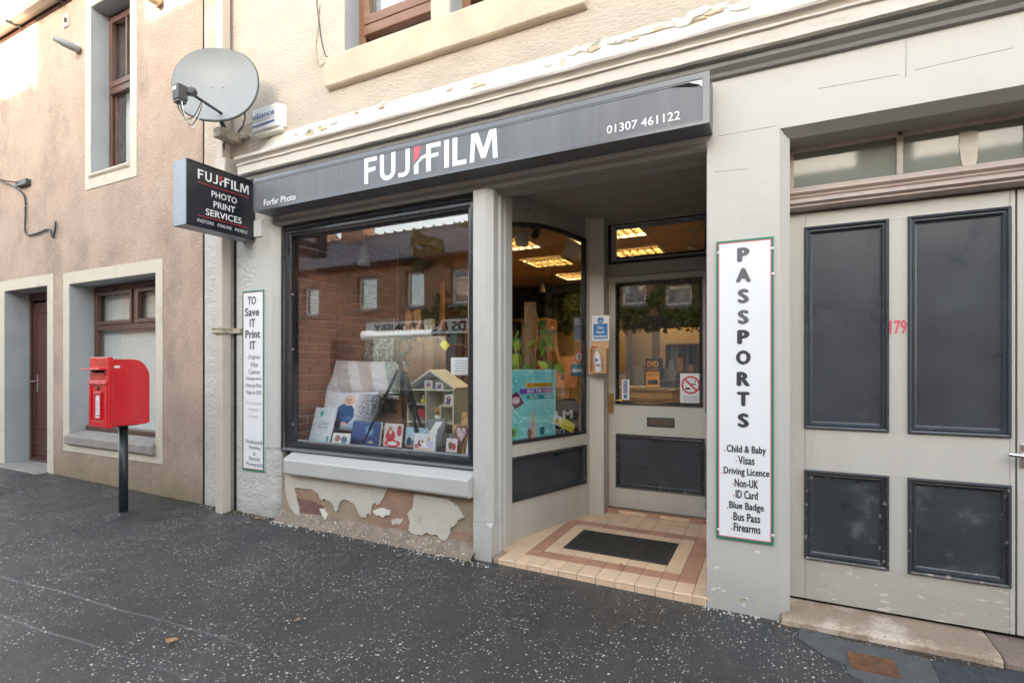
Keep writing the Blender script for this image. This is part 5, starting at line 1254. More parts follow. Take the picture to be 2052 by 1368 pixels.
# stock photographs: soft generic colours only
def photo(seed, base, blobs, border=None):
    r = random.Random(seed)
    def f(u, v):
        if border and (u < .05 or u > .95 or v < .05 or v > .95): return border
        c = base(u, v) if callable(base) else base
        for (cx, cy, rx, ry, col) in blobs:
            if ((u-cx)/rx)**2+((v-cy)/ry)**2 < 1: c = col
        n = 14*noise.noise(Vector((u*9+seed, v*9, 0)))+r.uniform(-6, 6)
        return tuple(max(0, min(255, q+n)) for q in c)
    return f
def card(name, pl, pr, pt, pb, y, tilt, fn, label, cat, th=.01, nx=30, ny=30, mat='print', lean=None, group=None, rot=0.0, z0=DZ):
    """upright print standing on the display floor: pixel left/right/top of its face on plane y"""
    x0, x1 = X(pl, y), X(pr, y); h = abs(Z((pl+pr)/2, pt, y)-Z((pl+pr)/2, pb, y)); w = x1-x0; xm = (x0+x1)/2
    R_ = Vector((math.cos(rot), math.sin(rot), 0)); w = w/math.cos(rot)
    U_ = Vector((0, math.sin(tilt), math.cos(tilt))); fr = Frame((xm, y, z0+.003), R_, U_)
    zb = Z((pl+pr)/2, pb, y)
    e = empty(name, (xm, y, z0), label, cat, group)
    o = sheet('print', fr, -w/2, w/2, 0, h, nx, ny, fn, mat, e, c=0)
    fbox('back', -w/2+.001, w/2-.001, 0.0, h, -th, -.001, 'board_white', e, fr=fr, bevel=0)
    return e, fr, w, h
# leaflet, blue print, red print, two white prints, grey holder and so on
e, fr, w, h = card('leaflet', 618, 660, 812, 882, .26, .30, photo(1, lambda u, v: (225, 230, 236) if v > .1 else (205, 220, 228), [(.35, .82, .07, .10, (60, 170, 165)), (.86, .12, .05, .08, (60, 150, 165))]), 'white curved leaflet stand with teal leaf motifs at the left of the window display', 'leaflet', .012)
text('Golden', fr, -.03*1.6, .06, h*.50, h*.60, 'slate_ink' if 'slate_ink' in MAT else 'ink_mid', e, c=.001); text('Memories', fr, -.05, .065, h*.38, h*.48, 'ink_mid', e, c=.001)
e, fr, w, h = card('canvas_print', 702, 759, 838, 886, .30, .18, photo(2, lambda u, v: (52+20*v, 70+30*v, 130+20*v), [(.62, .62, .16, .22, (90, 150, 205)), (.62, .62, .08, .12, (140, 195, 230)), (.25, .1, .2, .1, (60, 55, 85)), (.70, .14, .11, .045, (205, 180, 150))]), 'deep blue night picture on canvas behind the tripod foot', 'canvas print', .02)
e, fr, w, h = card('photo_card', 767, 804, 848, 894, .34, .15, photo(3, (222, 214, 210), [(.32, .74, .12, .14, (195, 140, 120)), (.36, .45, .26, .28, (196, 60, 70)), (.36, .62, .09, .10, (228, 180, 165)), (.82, .7, .13, .25, (190, 70, 80)), (.5, .14, .42, .15, (214, 45, 60)), (.5, .14, .26, .08, (240, 235, 235))]), 'photo card with red clothes and red caption band in the window display', 'photo card')
e, fr, w, h = card('photo_block', 811, 854, 853, 893, .38, .12, photo(4, lambda u, v: (205-30*v, 220-10*v, 232), [(.18, .22, .13, .28, (40, 60, 85)), (.18, .55, .06, .07, (205, 170, 150)), (.40, .2, .12, .2, (60, 130, 150)), (.36, .42, .05, .06, (205, 170, 150)), (.2, .05, .3, .1, (150, 120, 110))]), 'pale blue photo block standing behind the white portrait block', 'photo block', .02)
e, fr, w, h = card('photo_block', 828, 871, 867, 902, .27, .12, photo(5, (226, 228, 232), [(.33, .45, .14, .20, (60, 55, 60)), (.33, .5, .08, .12, (225, 190, 175)), (.15, .25, .12, .15, (205, 120, 120)), (.55, .3, .2, .22, (240, 240, 240)), (.68, .72, .08, .14, (215, 175, 160)), (.78, .4, .18, .2, (200, 205, 230)), (.5, .1, .4, .1, (230, 200, 195))]), 'white family photo block nearest the glass in front of the doll house', 'photo block', .02)
card('photo_card', 757, 770, 850, 884, .44, .12, photo(51, (214, 176, 120), [(.5, .5, .3, .3, (150, 100, 60))]), 'narrow pale wooden photo card half hidden behind the red photo card', 'photo card', .012, 14, 20)
card('photo_card', 664, 699, 864, 887, .235, .25, photo(52, (232, 230, 226), [(.3, .5, .16, .3, (170, 120, 110)), (.68, .45, .18, .3, (90, 110, 140)), (.68, .75, .08, .12, (225, 185, 165))]), 'small landscape family photo card in front of the baby cushion', 'photo card', .008, 24, 18)
card('photo_card', 893, 915, 872, 899, .33, .14, photo(53, (228, 226, 228), [(.4, .5, .2, .3, (120, 80, 70)), (.7, .4, .2, .25, (190, 60, 70)), (.4, .78, .1, .1, (225, 185, 165))]), 'small white photo card between the crystal blocks and the heart plaque', 'photo card', .008, 20, 20)
# grey fabric memory book and its white card
GB = empty('fabric_book', tuple(at(865, 885, .46)), 'grey fabric covered book with a white ribbon card leaning by the doll house', 'book')
fr = Frame(at(864, 897, .50)*1.0, (1, .25, 0), (0, .35, 1)); fr.O.z = DZ
fbox('cover', -.085, .085, 0, .235, -.03, 0, 'fabric_grey', GB, fr=fr, bevel=.008); fbox('card', -.05, .03, .05, .13, 0, .004, 'board_white', GB, fr=fr)
poly(fr, [[(-.085, .02), (-.03, .02), (.06, .21), (.0, .21)]], 'board_white', GB, .001, 'ribbon')
CR_ = empty('crystal_blocks', tuple(at(905, 880, .5)), 'pair of clear crystal blocks beside the lower shelf of the doll house', 'crystal')
for px in (893, 904): x = X(px, .48); bx('crystal', x-.022, x+.022, .46, .50, DZ, DZ+.12, 'wrap_clear', CR_, bevel=.004)
# heart slice and wooden ornament
HT = empty('heart_plaque', tuple(at(926, 892, .25)), 'pink and white heart shaped slate photo plaque at the right of the window display', 'plaque')
x, z = X(925, .25), Z(925, 870, .25); hp_ = []
for i in range(28):
    t = 2*math.pi*i/28; hp_.append((x+.045*math.sin(t)**3*1.15, z+.008+(.052*math.cos(t)-.020*math.cos(2*t)-.008*math.cos(3*t)-.004*math.cos(4*t))*1.25))
obj('slate', MB().prism_y(hp_, .245, .262), 'stone_purple', HT, bevel=.003)
hp2 = [(x+(a-x)*.78, z+(b-z)*.78) for a, b in hp_]; obj('picture', MB().prism_y(hp2, .243, .246), 'heart_pic' if 'heart_pic' in MAT else mk('heart_pic', (.70, .50, .52), .4, var=.5, vscale=40), HT)
bx('stand', x-.01, x+.01, .262, .30, DZ, DZ+.05, 'crate_wood', HT)
OR = empty('wooden_ornament', tuple(at(935, 850, .42)), 'pale carved wooden ornament behind the heart plaque', 'ornament')
og = MB(); o0 = at(932, 850, .42)
og.ball(o0+Vector((.0, 0, .06)), .035, (1, .5, 1)); og.ball(o0+Vector((.02, 0, .0)), .055, (1, .5, 1.1)); og.ball(o0+Vector((-.06, 0, -.04)), .04, (1.5, .6, 1)); og.ball(o0+Vector((.03, 0, -.09)), .05, (1, .6, 1.3))
obj('figure', og, 'pine', OR); bx('foot', o0.x-.05, o0.x+.07, .40, .45, DZ, o0.z-.10, 'crate_wood', OR)
e, fr, w, h = card('photo_slate', 931, 952, 860, 908, .17, .35, photo(8, (205, 208, 212), [(.75, .45, .2, .25, (70, 80, 120)), (.75, .3, .15, .12, (200, 90, 60)), (.3, .6, .1, .1, (210, 180, 165))]), 'white photo slate leaning at the right edge of the shop window', 'photo slate')

# cushions
def cushion(name, c, w, h, th, R_, U_, fn, label, nx=84, ny=84):
    fr = Frame(c, R_, U_); bm = bmesh.new(); cl = bm.loops.layers.float_color.new('ink')
    def pt(u, v, s):
        a, b = (u-.5)*2, (v-.5)*2; k = max(0, (1-a**4)*(1-b**4))**.45
        pin = 1-.10*(1-abs(b)**2)*abs(a)**3; pin2 = 1-.10*(1-abs(a)**2)*abs(b)**3
        return fr(a*w/2*pin, b*h/2*pin2, s*th*k*(1+.12*noise.noise(Vector((u*5, v*5, s+c[0]))))+.006*noise.noise(Vector((u*11, v*11, c[0]))))
    for s in (1, -1):
        V = [[bm.verts.new(pt(i/nx, j/ny, s)) for i in range(nx+1)] for j in range(ny+1)]
        for j in range(ny):
            for i in range(nx):
                q = (V[j][i], V[j][i+1], V[j+1][i+1], V[j+1][i]); f = bm.faces.new(q if s > 0 else q[::-1]); f.smooth = True
                col = lin(fn((i+.5)/nx, (j+.5)/ny)) if s > 0 else lin((215, 212, 212))
                for l in f.loops: l[cl] = (*col, 1)
    bmesh.ops.remove_doubles(bm, verts=bm.verts[:], dist=1e-5); me = bpy.data.meshes.new(name); bm.to_mesh(me); bm.free()
    o = obj(name, me, 'print_cloth'); tag(o, label, 'cushion'); return o
def baby(u, v):
    r = noise.noise(Vector((u*14, v*14, 2))); c = (222+8*r, 222+8*r, 232+8*r)
    if v < .22+.05*r: c = (190+30*r, 196+30*r, 208+30*r)
    if u < .28 and v < .40 and r > -.1+.6*(v-.1): c = (95, 105, 120)
    if u > .68 and v < .92:
        q = noise.noise(Vector((u*30, v*30, 5)))+.6*noise.noise(Vector((u*60, v*60, 8))); w = min(1, (u-.68)*6); d = (150+75*q, 152+75*q, 162+75*q); c = tuple(c[i]*(1-w)+d[i]*w for i in range(3))
    if .30 < u < .70 and abs(v-.13-(u-.5)**2) < .07: c = (175, 195, 215)
    if ((u-.53)/.17)**2+((v-.42)/.24)**2 < 1: c = (52+25*r, 92+25*r, 145+25*r)
    if ((u-.44)/.06)**2+((v-.22)/.14)**2 < 1: c = (60, 75, 110)
    if ((u-.54)/.05)**2+((v-.20)/.05)**2 < 1: c = (228, 185, 168)
    if ((u-.57)/.105)**2+((v-.74)/.125)**2 < 1:
        c = (236, 196, 178)
        if v > .80: c = (226, 190, 165)
        if abs(u-.535) < .012 and abs(v-.745) < .014 or abs(u-.60) < .012 and abs(v-.745) < .014: c = (80, 60, 60)
        if abs(u-.57) < .030 and abs(v-.675) < .012: c = (196, 110, 108)
    return c
def stripes(u, v):
    r = noise.noise(Vector((u*18, v*18, 9))); t = u+.25*(v-.5)
    c = (218, 214, 216)
    if .18 < t < .36 or .50 < t < .66: c = (193, 183, 182)
    if t > .86: q = noise.noise(Vector((u*40, v*40, 1))); c = (168+60*q, 176+60*q, 168+60*q)
    return tuple(q+10*r for q in c)
c0 = at(700, 826, .50); cushion('photo_cushion', c0, .60, .40, .085, (1, .10, 0), (0, .30, 1), baby, 'cushion printed with a baby in a blue jacket at the left of the shop window')
c1 = at(735, 760, .66); cushion('striped_cushion', c1, .80, .36, .12, (1, .12, -.02), (0.10, .35, 1), stripes, 'grey and white striped cushion lying above the baby photo cushion')
# wooden crate
CW = empty('wooden_crate', tuple(at(775, 850, .95)), 'slatted wooden crate with metal hoops behind the tripod', 'crate')
x0, x1 = X(700, .80), X(806, .80); z1 = Z(780, 784, .80)
for i, (a, b) in enumerate(((.0, .10), (.13, .22), (.25, z1-DZ-.02))): bx('slat', x0, x1-.03, .80, .815, DZ+a, DZ+b, 'crate_wood', CW)
for a in (x0, x1-.045): bx('post', a, a+.045, .785, .83, DZ, z1, 'crate_wood', CW)
bx('top_board', x0-.01, x1+.01, .78, 1.15, z1, z1+.018, 'crate_wood', CW)
bx('side', x1-.015, x1, .80, 1.15, DZ, z1, 'crate_wood', CW)
for k in range(5):
    cc = at(775, 812, .74)+Vector((rnd.uniform(-.03, .03), rnd.uniform(-.02, .02), rnd.uniform(-.03, .03)))
    pts = [cc+Vector((.05*math.cos(t*.5236), .012*math.sin(t*1.2+k), .06*math.sin(t*.5236))) for t in range(13)]
    obj('wire_hoop', MB().tube(pts, .003, 5, caps=False), 'black_metal', CW)
# doll house shelf
DH = empty('doll_house', tuple(at(868, 895, .60)), 'cream doll house shelf with a pitched roof holding small photos and a teddy', 'doll house')
hy = .62; x0, x1 = X(816, hy), X(909, hy); ze, zr, xr = Z(860, 779, hy), Z(862, 744, hy), X(862, hy)
ze = (Z(816, 779, hy)+Z(909, 778, hy))/2; dep = .24; t_ = .012
bx('side', x0, x0+t_, hy, hy+dep, DZ, ze, 'shelf_cream', DH); bx('side', x1-t_, x1, hy, hy+dep, DZ, ze, 'shelf_cream', DH)
bx('back', x0+t_, x1-t_, hy+dep-.01, hy+dep-.001, DZ, ze+.0, 'shelf_cream', DH)
obj('gable_back', MB().prism_y([(x0, ze), (x1, ze), ((x0+x1)/2, zr-.01)], hy+dep-.01, hy+dep), 'shelf_cream', DH)
xm = (x0+x1)/2
for a, b in ((x0-.012, xm), (x1+.012, xm)):
    s_ = 1 if a < b else -1
    obj('roof', MB().prism_y([(a, ze-.004), (b, zr), (b, zr+.016), (a-.004*s_, ze+.012)], hy-.003, hy+dep+.002), 'shelf_cream', DH)
for a, b, z in ((x0+t_, x1-t_, ze-.012), (x0+t_, x0+.19, Z(840, 810, hy)), (x0+.33, x1-t_, Z(895, 814, hy)), (x0+t_, x1-t_, Z(880, 848, hy)), (x0+t_, x1-t_, DZ+.004)): bx('shelf', a, b, hy+.002, hy+dep-.01, z-.005, z+.005, 'shelf_cream', DH)
for x, a, b in ((X(853, hy), Z(853, 905, hy), ze-.018), (X(882, hy), Z(880, 848, hy), Z(895, 814, hy))): bx('divider', x-.006, x+.006, hy+.002, hy+dep-.01, max(DZ, a), b, 'shelf_cream', DH)
for nm, l, r_, tp, bt, sd_, lab in ((0, 851, 866, 759, 776, 21, 'tiny photo block on the left under the doll house roof'), (1, 873, 888, 763, 777, 22, 'tiny photo block on the right under the doll house roof'), (2, 891, 907, 791, 812, 23, 'small portrait print standing on the doll house shelf beside the teddy')):
    zz = ze-.007 if nm < 2 else Z(895, 814, hy)+.006
    card('mini_photo', l, r_, tp, bt, hy+.03, .0, photo(sd_, (215, 212, 214), [(.5, .55, .28, .3, (110, 70, 85)), (.5, .68, .12, .12, (215, 175, 160)), (.4, .2, .3, .14, (210, 170, 110) if nm == 0 else (90, 70, 120))]), lab, 'photo', .015, 14, 14, z0=zz)
TD = empty('teddy_bear', tuple(at(878, 832, .66)), 'small brown teddy bear in a white shirt sitting in the doll house', 'teddy bear')
tb = at(878, 829, .68); z_ = Z(880, 848, hy)+.006; tb.z = z_
tbm = MB(); tbm.ball(tb+Vector((0, 0, .035)), .030, (1, .8, 1.2), 14, 10, .002); tbm.ball(tb+Vector((0, -.01, .095)), .030, (1.05, .9, .95), 14, 10, .002); tbm.ball(tb+Vector((0, -.038, .088)), .012, (1, .8, .8))
for s_ in (-1, 1): tbm.ball(tb+Vector((s_*.024, -.005, .122)), .011, (1, .6, 1)); tbm.ball(tb+Vector((s_*.034, -.01, .05)), .012, (.8, .8, 1.6)); tbm.ball(tb+Vector((s_*.02, -.035, .010)), .013, (.8, 1.7, .8))
obj('body', tbm, 'teddy', TD)
obj('shirt', MB().ball(tb+Vector((0, -.001, .038)), .032, (1.02, .86, .8), 14, 8), 'blind_white', TD)
obj('eyes', MB().ball(tb+Vector((-.010, -.036, .102)), .003).ball(tb+Vector((.010, -.036, .102)), .003), 'black_metal', TD)
RC = empty('gift_card', tuple(at(844, 835, .64)), 'red gift card with a round white motif inside the doll house', 'card')
fr = Frame((X(844, .66), .66, Z(844, 840, .66)), (1, 0, 0), (0, .15, 1)); fbox('card', -.045, .045, -.04, .09, -.003, 0, 'red_card', RC, fr=fr, bevel=0); fbox('label', -.02, .03, -.035, .02, 0, .004, 'fabric_grey', RC, fr=fr); 
DU = empty('toy_figure', tuple(at(849, 808, .68)), 'small yellow and black toy figure in the upper left doll house compartment', 'toy')
q = Vector((X(848, .70), .70, Z(840, 810, hy)+.006)); obj('body', MB().ball(q+Vector((0, 0, .02)), .02, (1.1, .9, 1)), 'yellow_tag', DU); obj('head', MB().ball(q+Vector((.006, 0, .052)), .014), 'shelf_cream', DU)
# telescope on tripod
TE = empty('telescope', tuple(at(800, 880, .45)), 'white refractor telescope on a black tripod in the shop window', 'telescope')
ty = .45; a = at(728, 672, ty); b = at(868, 666.5, ty+.02); dx = (b-a).normalized()
Mt = dx.to_track_quat('Z', 'Y').to_matrix().to_4x4(); Mt.translation = a; Lt = (b-a).length
obj('tube', MB().lathe([(.030, .0), (.0405, .0), (.041, .02), (.041, .11), (.035, .125), (.033, .14), (.032, Lt-.02), (.030, Lt)], Mt, 28), 'telescope_white', TE)
obj('lens', MB().lathe([(.036, -.001), (.02, -.006)], Mt, 20), 'black_metal', TE)
Mt2 = Mt.copy(); Mt2.translation = b; obj('focuser', MB().lathe([(.026, -.005), (.026, .03), (.018, .04), (.018, .08), (.022, .08), (.022, .11)], Mt2, 16).tube([b+Vector((.02, -.03, -.02)), b+Vector((.02, .04, -.02))], .010), 'black_metal', TE)
text('refractor', Frame(a+Vector((0, -.0345, 0)), dx), .20, .26, .0, .008, 'ink_mid', TE) if False else None
ap = at(803, 722, ty); hd = MB(); mid = a.lerp(b, .62)
hd.tube([mid-Vector((0, 0, .035)), at(823, 700, ty), at(806, 715, ty)], .016, 8); hd.box(-.04, .04, -.02, .02, -.012, .008, Matrix.Translation(mid-Vector((0, 0, .036))))
hd.ball(at(806, 712, ty), .030); hd.ball(at(799, 724, ty), .022); hd.tube([at(806, 712, ty), at(819, 733, ty-.05)], .006); hd.tube([at(793, 708, ty), at(812, 716, ty)], .012)
obj('mount', hd, 'black_metal', TE)
apx = at(805, 745, ty); obj('column', MB().tube([at(803, 722, ty), at(806, 790, ty)], .017, 10), 'black_metal', TE)
for (p_, q_, r_) in (((797, 742), (724, 888, .22), .013), ((808, 745), (843, 885, .30), .019), ((812, 745), (852, 880, .66), .014)):
    s_ = at(*p_, ty); e_ = at(q_[0], q_[1], q_[2]); e_.z = DZ
    d_ = e_-s_; lg = MB(); lg.tube([s_, s_+d_*.45], r_, 8); lg.tube([s_+d_*.42, s_+d_*.78], r_*.8, 8); lg.tube([s_+d_*.75, s_+d_*.97], r_*.62, 8); lg.tube([s_+d_*.40, s_+d_*.46], r_*1.25, 8); lg.tube([s_+d_*.74, s_+d_*.79], r_*1.0, 8)
    lo_ = obj('leg', lg, 'black_metal', TE); lg = MB(); lg.tube([s_+d_*.96, e_+Vector((0, 0, .004))], r_*.8, 8); obj('foot', lg, 'dark_plastic', lo_)
obj('brace', MB().tube([at(768, 790, .34), at(806, 790, ty)], .007).tube([at(806, 790, ty), at(826, 800, .4)], .007), 'black_metal', TE)
YT = empty('price_tag', tuple(at(891, 691, .40)), 'yellow diamond shaped price tags hanging from the telescope eyepiece', 'price tag')
for k, (px, py, y) in enumerate(((890, 690, .40), (893, 692, .405))):
    c_ = at(px, py, y); s_ = .042; obj('card', MB().prism_y([(c_.x-s_, c_.z), (c_.x, c_.z-s_), (c_.x+s_*.9, c_.z+.004), (c_.x-.004, c_.z+s_)], y, y+.002), 'yellow_tag', YT)
obj('string', MB().tube([b+Vector((.01, 0, -.02)), at(889, 680, .40)], .0015, 4), 'white', YT)
# notice taped to the glass
NT = empty('notice', tuple(at(926, 752, .11)), 'small white typed notice taped to the window glass near the porch post', 'notice')
x0, x1, z0, z1 = X(903.5, .11), X(953, .11), Z(926, 751, .11), Z(926, 716, .11)
bx('paper', x0, x1, .1095, .1105, z0, z1, 'board_white', NT, bevel=0)
for k in range(6): bx('typed_line', x0+.03+.01*(k % 2), x1-.03-.008*(k % 3), .1088, .1094, z1-.025-.018*k, z1-.021-.018*k, 'ink_mid', NT, bevel=0)
# letters and shelves at the back of the display
LA_ = empty('wooden_letter', tuple(at(830, 660, 1.3)), 'large wooden letter A standing behind the telescope', 'letter')
c_ = at(826, 660, 1.3); z0, z1 = Z(826, 664, 1.3), Z(826, 620, 1.3); w_ = X(845, 1.3)-X(806, 1.3)
for s_ in (-1, 1): obj('stroke', MB().prism_y([(c_.x+s_*w_*.5, z0-.1), (c_.x+s_*w_*.24, z0-.1), (c_.x+s_*.01, z1-.02), (c_.x+s_*.06, z1), (c_.x+s_*w_*.33, z1)], 1.3, 1.33), 'pine', LA_)
bx('crossbar', c_.x-w_*.25, c_.x+w_*.25, 1.305, 1.325, z0+.0, z0+.04, 'pine', LA_)
bx('stand', c_.x-.14, c_.x+.14, 1.28, 1.36, DZ-.55, z0-.1, 'crate_wood', LA_)
WBk = empty('wooden_block', tuple(at(857, 655, 1.32)), 'pale wooden block beside the wooden letter A', 'block')
bx('block', X(850, 1.32), X(865, 1.32), 1.32, 1.38, Z(857, 660, 1.32), Z(857, 638, 1.32), 'shelf_cream', WBk); bx('stand', X(848, 1.32), X(868, 1.32), 1.32, 1.40, .05, Z(857, 660, 1.32)-.001, 'crate_wood', WBk)
EZ = empty('easel', tuple(at(884, 660, 1.5)), 'orange pine easel upright in the middle of the shop', 'easel')
bx('upright', X(881, 1.5), X(888, 1.5), 1.5, 1.53, .05, Z(884, 563, 1.5), 'pine_orange', EZ)
obj('leg', MB().tube([at(884, 600, 1.56), at(870, 900, 1.9)], .012), 'pine_orange', EZ); obj('leg', MB().tube([at(886, 600, 1.56), at(905, 900, 1.9)], .012), 'pine_orange', EZ)
def shelf_unit(name, pxl, pxr, pyt, y, rows, label, seed, cols=2, d=.3, mat='crate_wood'):
    x0, x1 = X(pxl, y), X(pxr, y); z1 = Z((pxl+pxr)/2, pyt, y); r = random.Random(seed)
    e = empty(name, ((x0+x1)/2, y, .05), label, 'shelf unit')
    for a in [x0+(x1-x0)*k/cols for k in range(cols+1)]: bx('upright', a-.012, a+.012, y, y+d, .05, z1, mat, e)
    for k in range(rows+1): z = .06+(z1-.06)*k/rows; bx('shelf', x0+.012, x1-.012, y+.002, y+d-.01, z-.01, z+.01, mat, e)
    bx('back', x0, x1, y+d-.005, y+d, .05, z1, mat, e)
    cols_ = ['pine', 'teal_box', 'shelf_cream', 'red_card', 'pine_orange', 'black_metal', 'fabric_grey', 'yellow_tag']
    return e, x0, x1, z1
mk('teal_box', (.02, .22, .22), .5)
CW_ = {'pine': 'pale wood', 'teal_box': 'teal', 'shelf_cream': 'cream', 'pine_orange': 'orange', 'black_metal': 'black', 'fabric_grey': 'grey', 'crate_wood': 'brown'}
ORD = ['first', 'second', 'third', 'fourth', 'fifth', 'sixth', 'seventh', 'eighth', 'ninth']; LEV = ['lower', 'middle', 'upper']
def goods(sh, x0, x1, y, zs, seed, group):
    r = random.Random(seed); ms = ['pine', 'teal_box', 'shelf_cream', 'pine_orange', 'black_metal', 'fabric_grey', 'crate_wood']
    for z in zs:
        x = x0+.03; k_ = -1
        while x < x1-.08:
            w_, h_ = r.uniform(.05, .12), r.uniform(.08, .2); m = r.choice(ms)
            o = obj('gift_box', MB().box(x, x+w_, y+.03, y+.14, z+.0105, z+.01+h_), m, bevel=.003); k_ += 1
            tag(o, CW_[m]+' box, '+ORD[k_]+' from left, '+LEV[zs.index(z)+3-len(zs)]+' row of the '+sh, 'gift', group); x += w_+r.uniform(.02, .06)
e, x0, x1, z1 = shelf_unit('gift_shelf', 893, 975, 598, 1.75, 4, 'brown wooden shelf unit of gifts behind the doll house', 5)
goods('shelf behind the doll house', x0, x1, 1.74, [.06+(z1-.06)*k/4 for k in (1, 2, 3)], 5, 'gifts on the shelf behind the doll house')
# behind: dark panels left of the easel
DPn = empty('leaning_board', tuple(at(740, 800, 1.45)), 'dark leaning display board behind the telescope', 'display board')
fr = Frame((X(850, 1.7), 1.7, .05), (1, .15, 0), (0, .08, 1)); fbox('board', -.18, .14, .0, 2.15, -.02, 0, 'room_wall_dark', DPn, fr=fr)
def tree_reflection(u, v):
    r = noise.noise(Vector((u*7, v*7, 0))); s_ = noise.noise(Vector((u*30, v*30, 4)))
    c = (120+60*r, 128+60*r, 124+60*r)
    s_ += .7*noise.noise(Vector((u*60, v*60, 4))); c = tuple(max(45, min(215, q+150*s_)) for q in c)
    if v > .82-.25*abs(u-.4): c = (95+20*r, 100+20*r, 96+20*r)
    return c
e, fr, w_, h_ = card('tree_reflection_card', 690, 782, 628, 735, 1.05, .10, photo(31, tree_reflection, []), 'large card painted with the reflection of blossom trees behind the cushions', 'picture', .02, 70, 60, z0=Z(736, 745, 1.05))  # trees mirrored in the window glass, painted onto an added card inside
bx('reflection_stand', X(700, 1.1), X(775, 1.1), 1.08, 1.20, DZ, Z(736, 745, 1.05), 'crate_wood', e)
# shop interior seen through door and side window
CO = empty('shop_counter', (-1.2, 3.4, .05), 'wooden shop counter across the back of the shop seen through the door glass', 'counter')
cy = 3.0; ztop = Z(1300, 776, cy)
bx('worktop', -2.1, X(1352, cy), cy, cy+.5, ztop-.035, ztop, 'counter_wood', CO); bx('front', -2.08, X(1347, cy), cy+.02, cy+.04, .05, ztop-.035, 'counter_wood', CO)
bx('front_rail', -2.08, X(1347, cy), cy+.005, cy+.02, ztop-.14, ztop-.12, 'room_wall_dark', CO); bx('side', X(1347, cy)-.02, X(1347, cy), cy+.04, cy+.5, .05, ztop-.035, 'counter_wood', CO)
KB = empty('display_box', tuple(at(1309, 775, cy+.1)), 'black and yellow film transfer display box on the counter', 'display box')
x0, x1 = X(1294, cy+.1), X(1323, cy+.1); zt = Z(1309, 718, cy+.1); zm = Z(1309, 744, cy+.1)
bx('carton', x0, x1, cy+.1, cy+.25, ztop, zt, 'black_metal', KB); bx('yellow_panel', x0+.008, x1-.008, cy+.095, cy+.099, ztop+.005, zm, 'orange_box', KB, bevel=0)
FK = FY(cy+.094); text('DVD', FK, x0+.02, x1-.02, zm+.05, zt-.03, 'orange_box', KB, bold=.03); text('transfer', FK, x0+.015, x1-.015, zm+.02, zm+.038, 'orange_box', KB); text('cine film', FK, x0+.02, x1-.02, zm-.05, zm-.02, 'black_metal', KB)
poly(FK, [[(x0+.02, ztop+.03), (x1-.02, ztop+.03), (x1-.03, ztop+.09), (x0+.03, ztop+.08)]], 'black_metal', KB, .001, 'camera_picture')
# lit doorway to the back room, partition posts
obj('partition_wall', MB().box(-3.7, X(1255, 5.5), 5.5, 5.56, .05, CZ), 'room_wall', SB); obj('partition_wall', MB().box(X(1322, 5.5), 1.0, 5.5, 5.56, .05, CZ), 'room_wall', SB)
obj('partition_head', MB().box(X(1255, 5.5), X(1322, 5.5), 5.5, 5.56, Z(1285, 655, 5.5), CZ), 'room_wall', SB)
bx('door_frame', X(1255, 5.5), X(1266, 5.5), 5.46, 5.5, .05, Z(1285, 655, 5.5), 'room_wall_dark', SB); bx('door_frame', X(1307, 5.5), X(1322, 5.5), 5.46, 5.5, .05, Z(1285, 655, 5.5), 'room_wall_dark', SB)
for a, b, y, m, lab in ((1272, 1292, 4.2, 'fabric_grey', 'grey chair back seen behind the counter'), (1328, 1366, 3.6, 'black_metal', 'dark till and equipment beside the display box on the counter')):
    x0, x1 = X(a, y), X(b, y); zt = Z(a, 732 if y > 4 else 748, y); e = empty('office_chair' if y > 4 else 'till', ((x0+x1)/2, y, .8), lab, 'chair' if y > 4 else 'till')
    if y > 4:
        bx('backrest', x0, x1, y, y+.05, zt-.4, zt, m, e, bevel=.02); bx('seat', x0-.05, x1+.05, y+.05, y+.45, zt-.55, zt-.47, m, e, bevel=.02); bx('column', (x0+x1)/2-.03, (x0+x1)/2+.03, y+.2, y+.26, .05, zt-.55, m, e)
    else:
        bx('body', x0, x1, cy+.12, cy+.42, ztop, ztop+.09, m, e, bevel=.01); fr = Frame(((x0+x1)/2, cy+.30, ztop+.09), (1, 0, 0), (0, .3, 1)); fbox('screen', -.09, .09, 0, .13, -.02, 0, m, e, fr=fr)
bx('shelf_board', X(1310, 5.3), X(1400, 5.3), 5.2, 5.45, 1.30, 1.33, 'crate_wood', SB)
e, x0, x1, z1 = shelf_unit('card_shelf', 1335, 1400, 690, 4.6, 4, 'dark shelf unit of cards and boxes at the right through the door glass', 15, 3, mat='room_wall_dark')
goods('dark shelf seen through the door', x0, x1, 4.58, [.06+(z1-.06)*k/4 for k in (2, 3)], 8, 'gifts on the card shelf behind the counter')
mk('red_goods', (.35, .03, .03), .6)
# plant with moss pole
PL = empty('climbing_plant', tuple(at(1062, 800, 1.35)), 'climbing plant with pale green leaves on a brown moss pole behind the travel poster', 'plant')
py_ = 1.28; p0, p1 = at(1054, 800, py_), at(1063, 606, py_)
pm_ = MB(); q = [p0.lerp(p1, i/40) for i in range(41)]; rings = []
n = 20
for i, c_ in enumerate(q):
    rings.append([pm_.b.verts.new(c_+Vector((math.cos(2*math.pi*j/n), math.sin(2*math.pi*j/n), 0))*(.052+.012*noise.noise(Vector((math.cos(2*math.pi*j/n)*3, math.sin(2*math.pi*j/n)*3, i*.5))))) for j in range(n)])
for i in range(40):
    for j in range(n): f = pm_.b.faces.new((rings[i][j], rings[i][(j+1) % n], rings[i+1][(j+1) % n], rings[i+1][j])); f.smooth = True
pm_.b.faces.new(rings[-1]); obj('moss_pole', pm_, 'moss_fibre', PL)
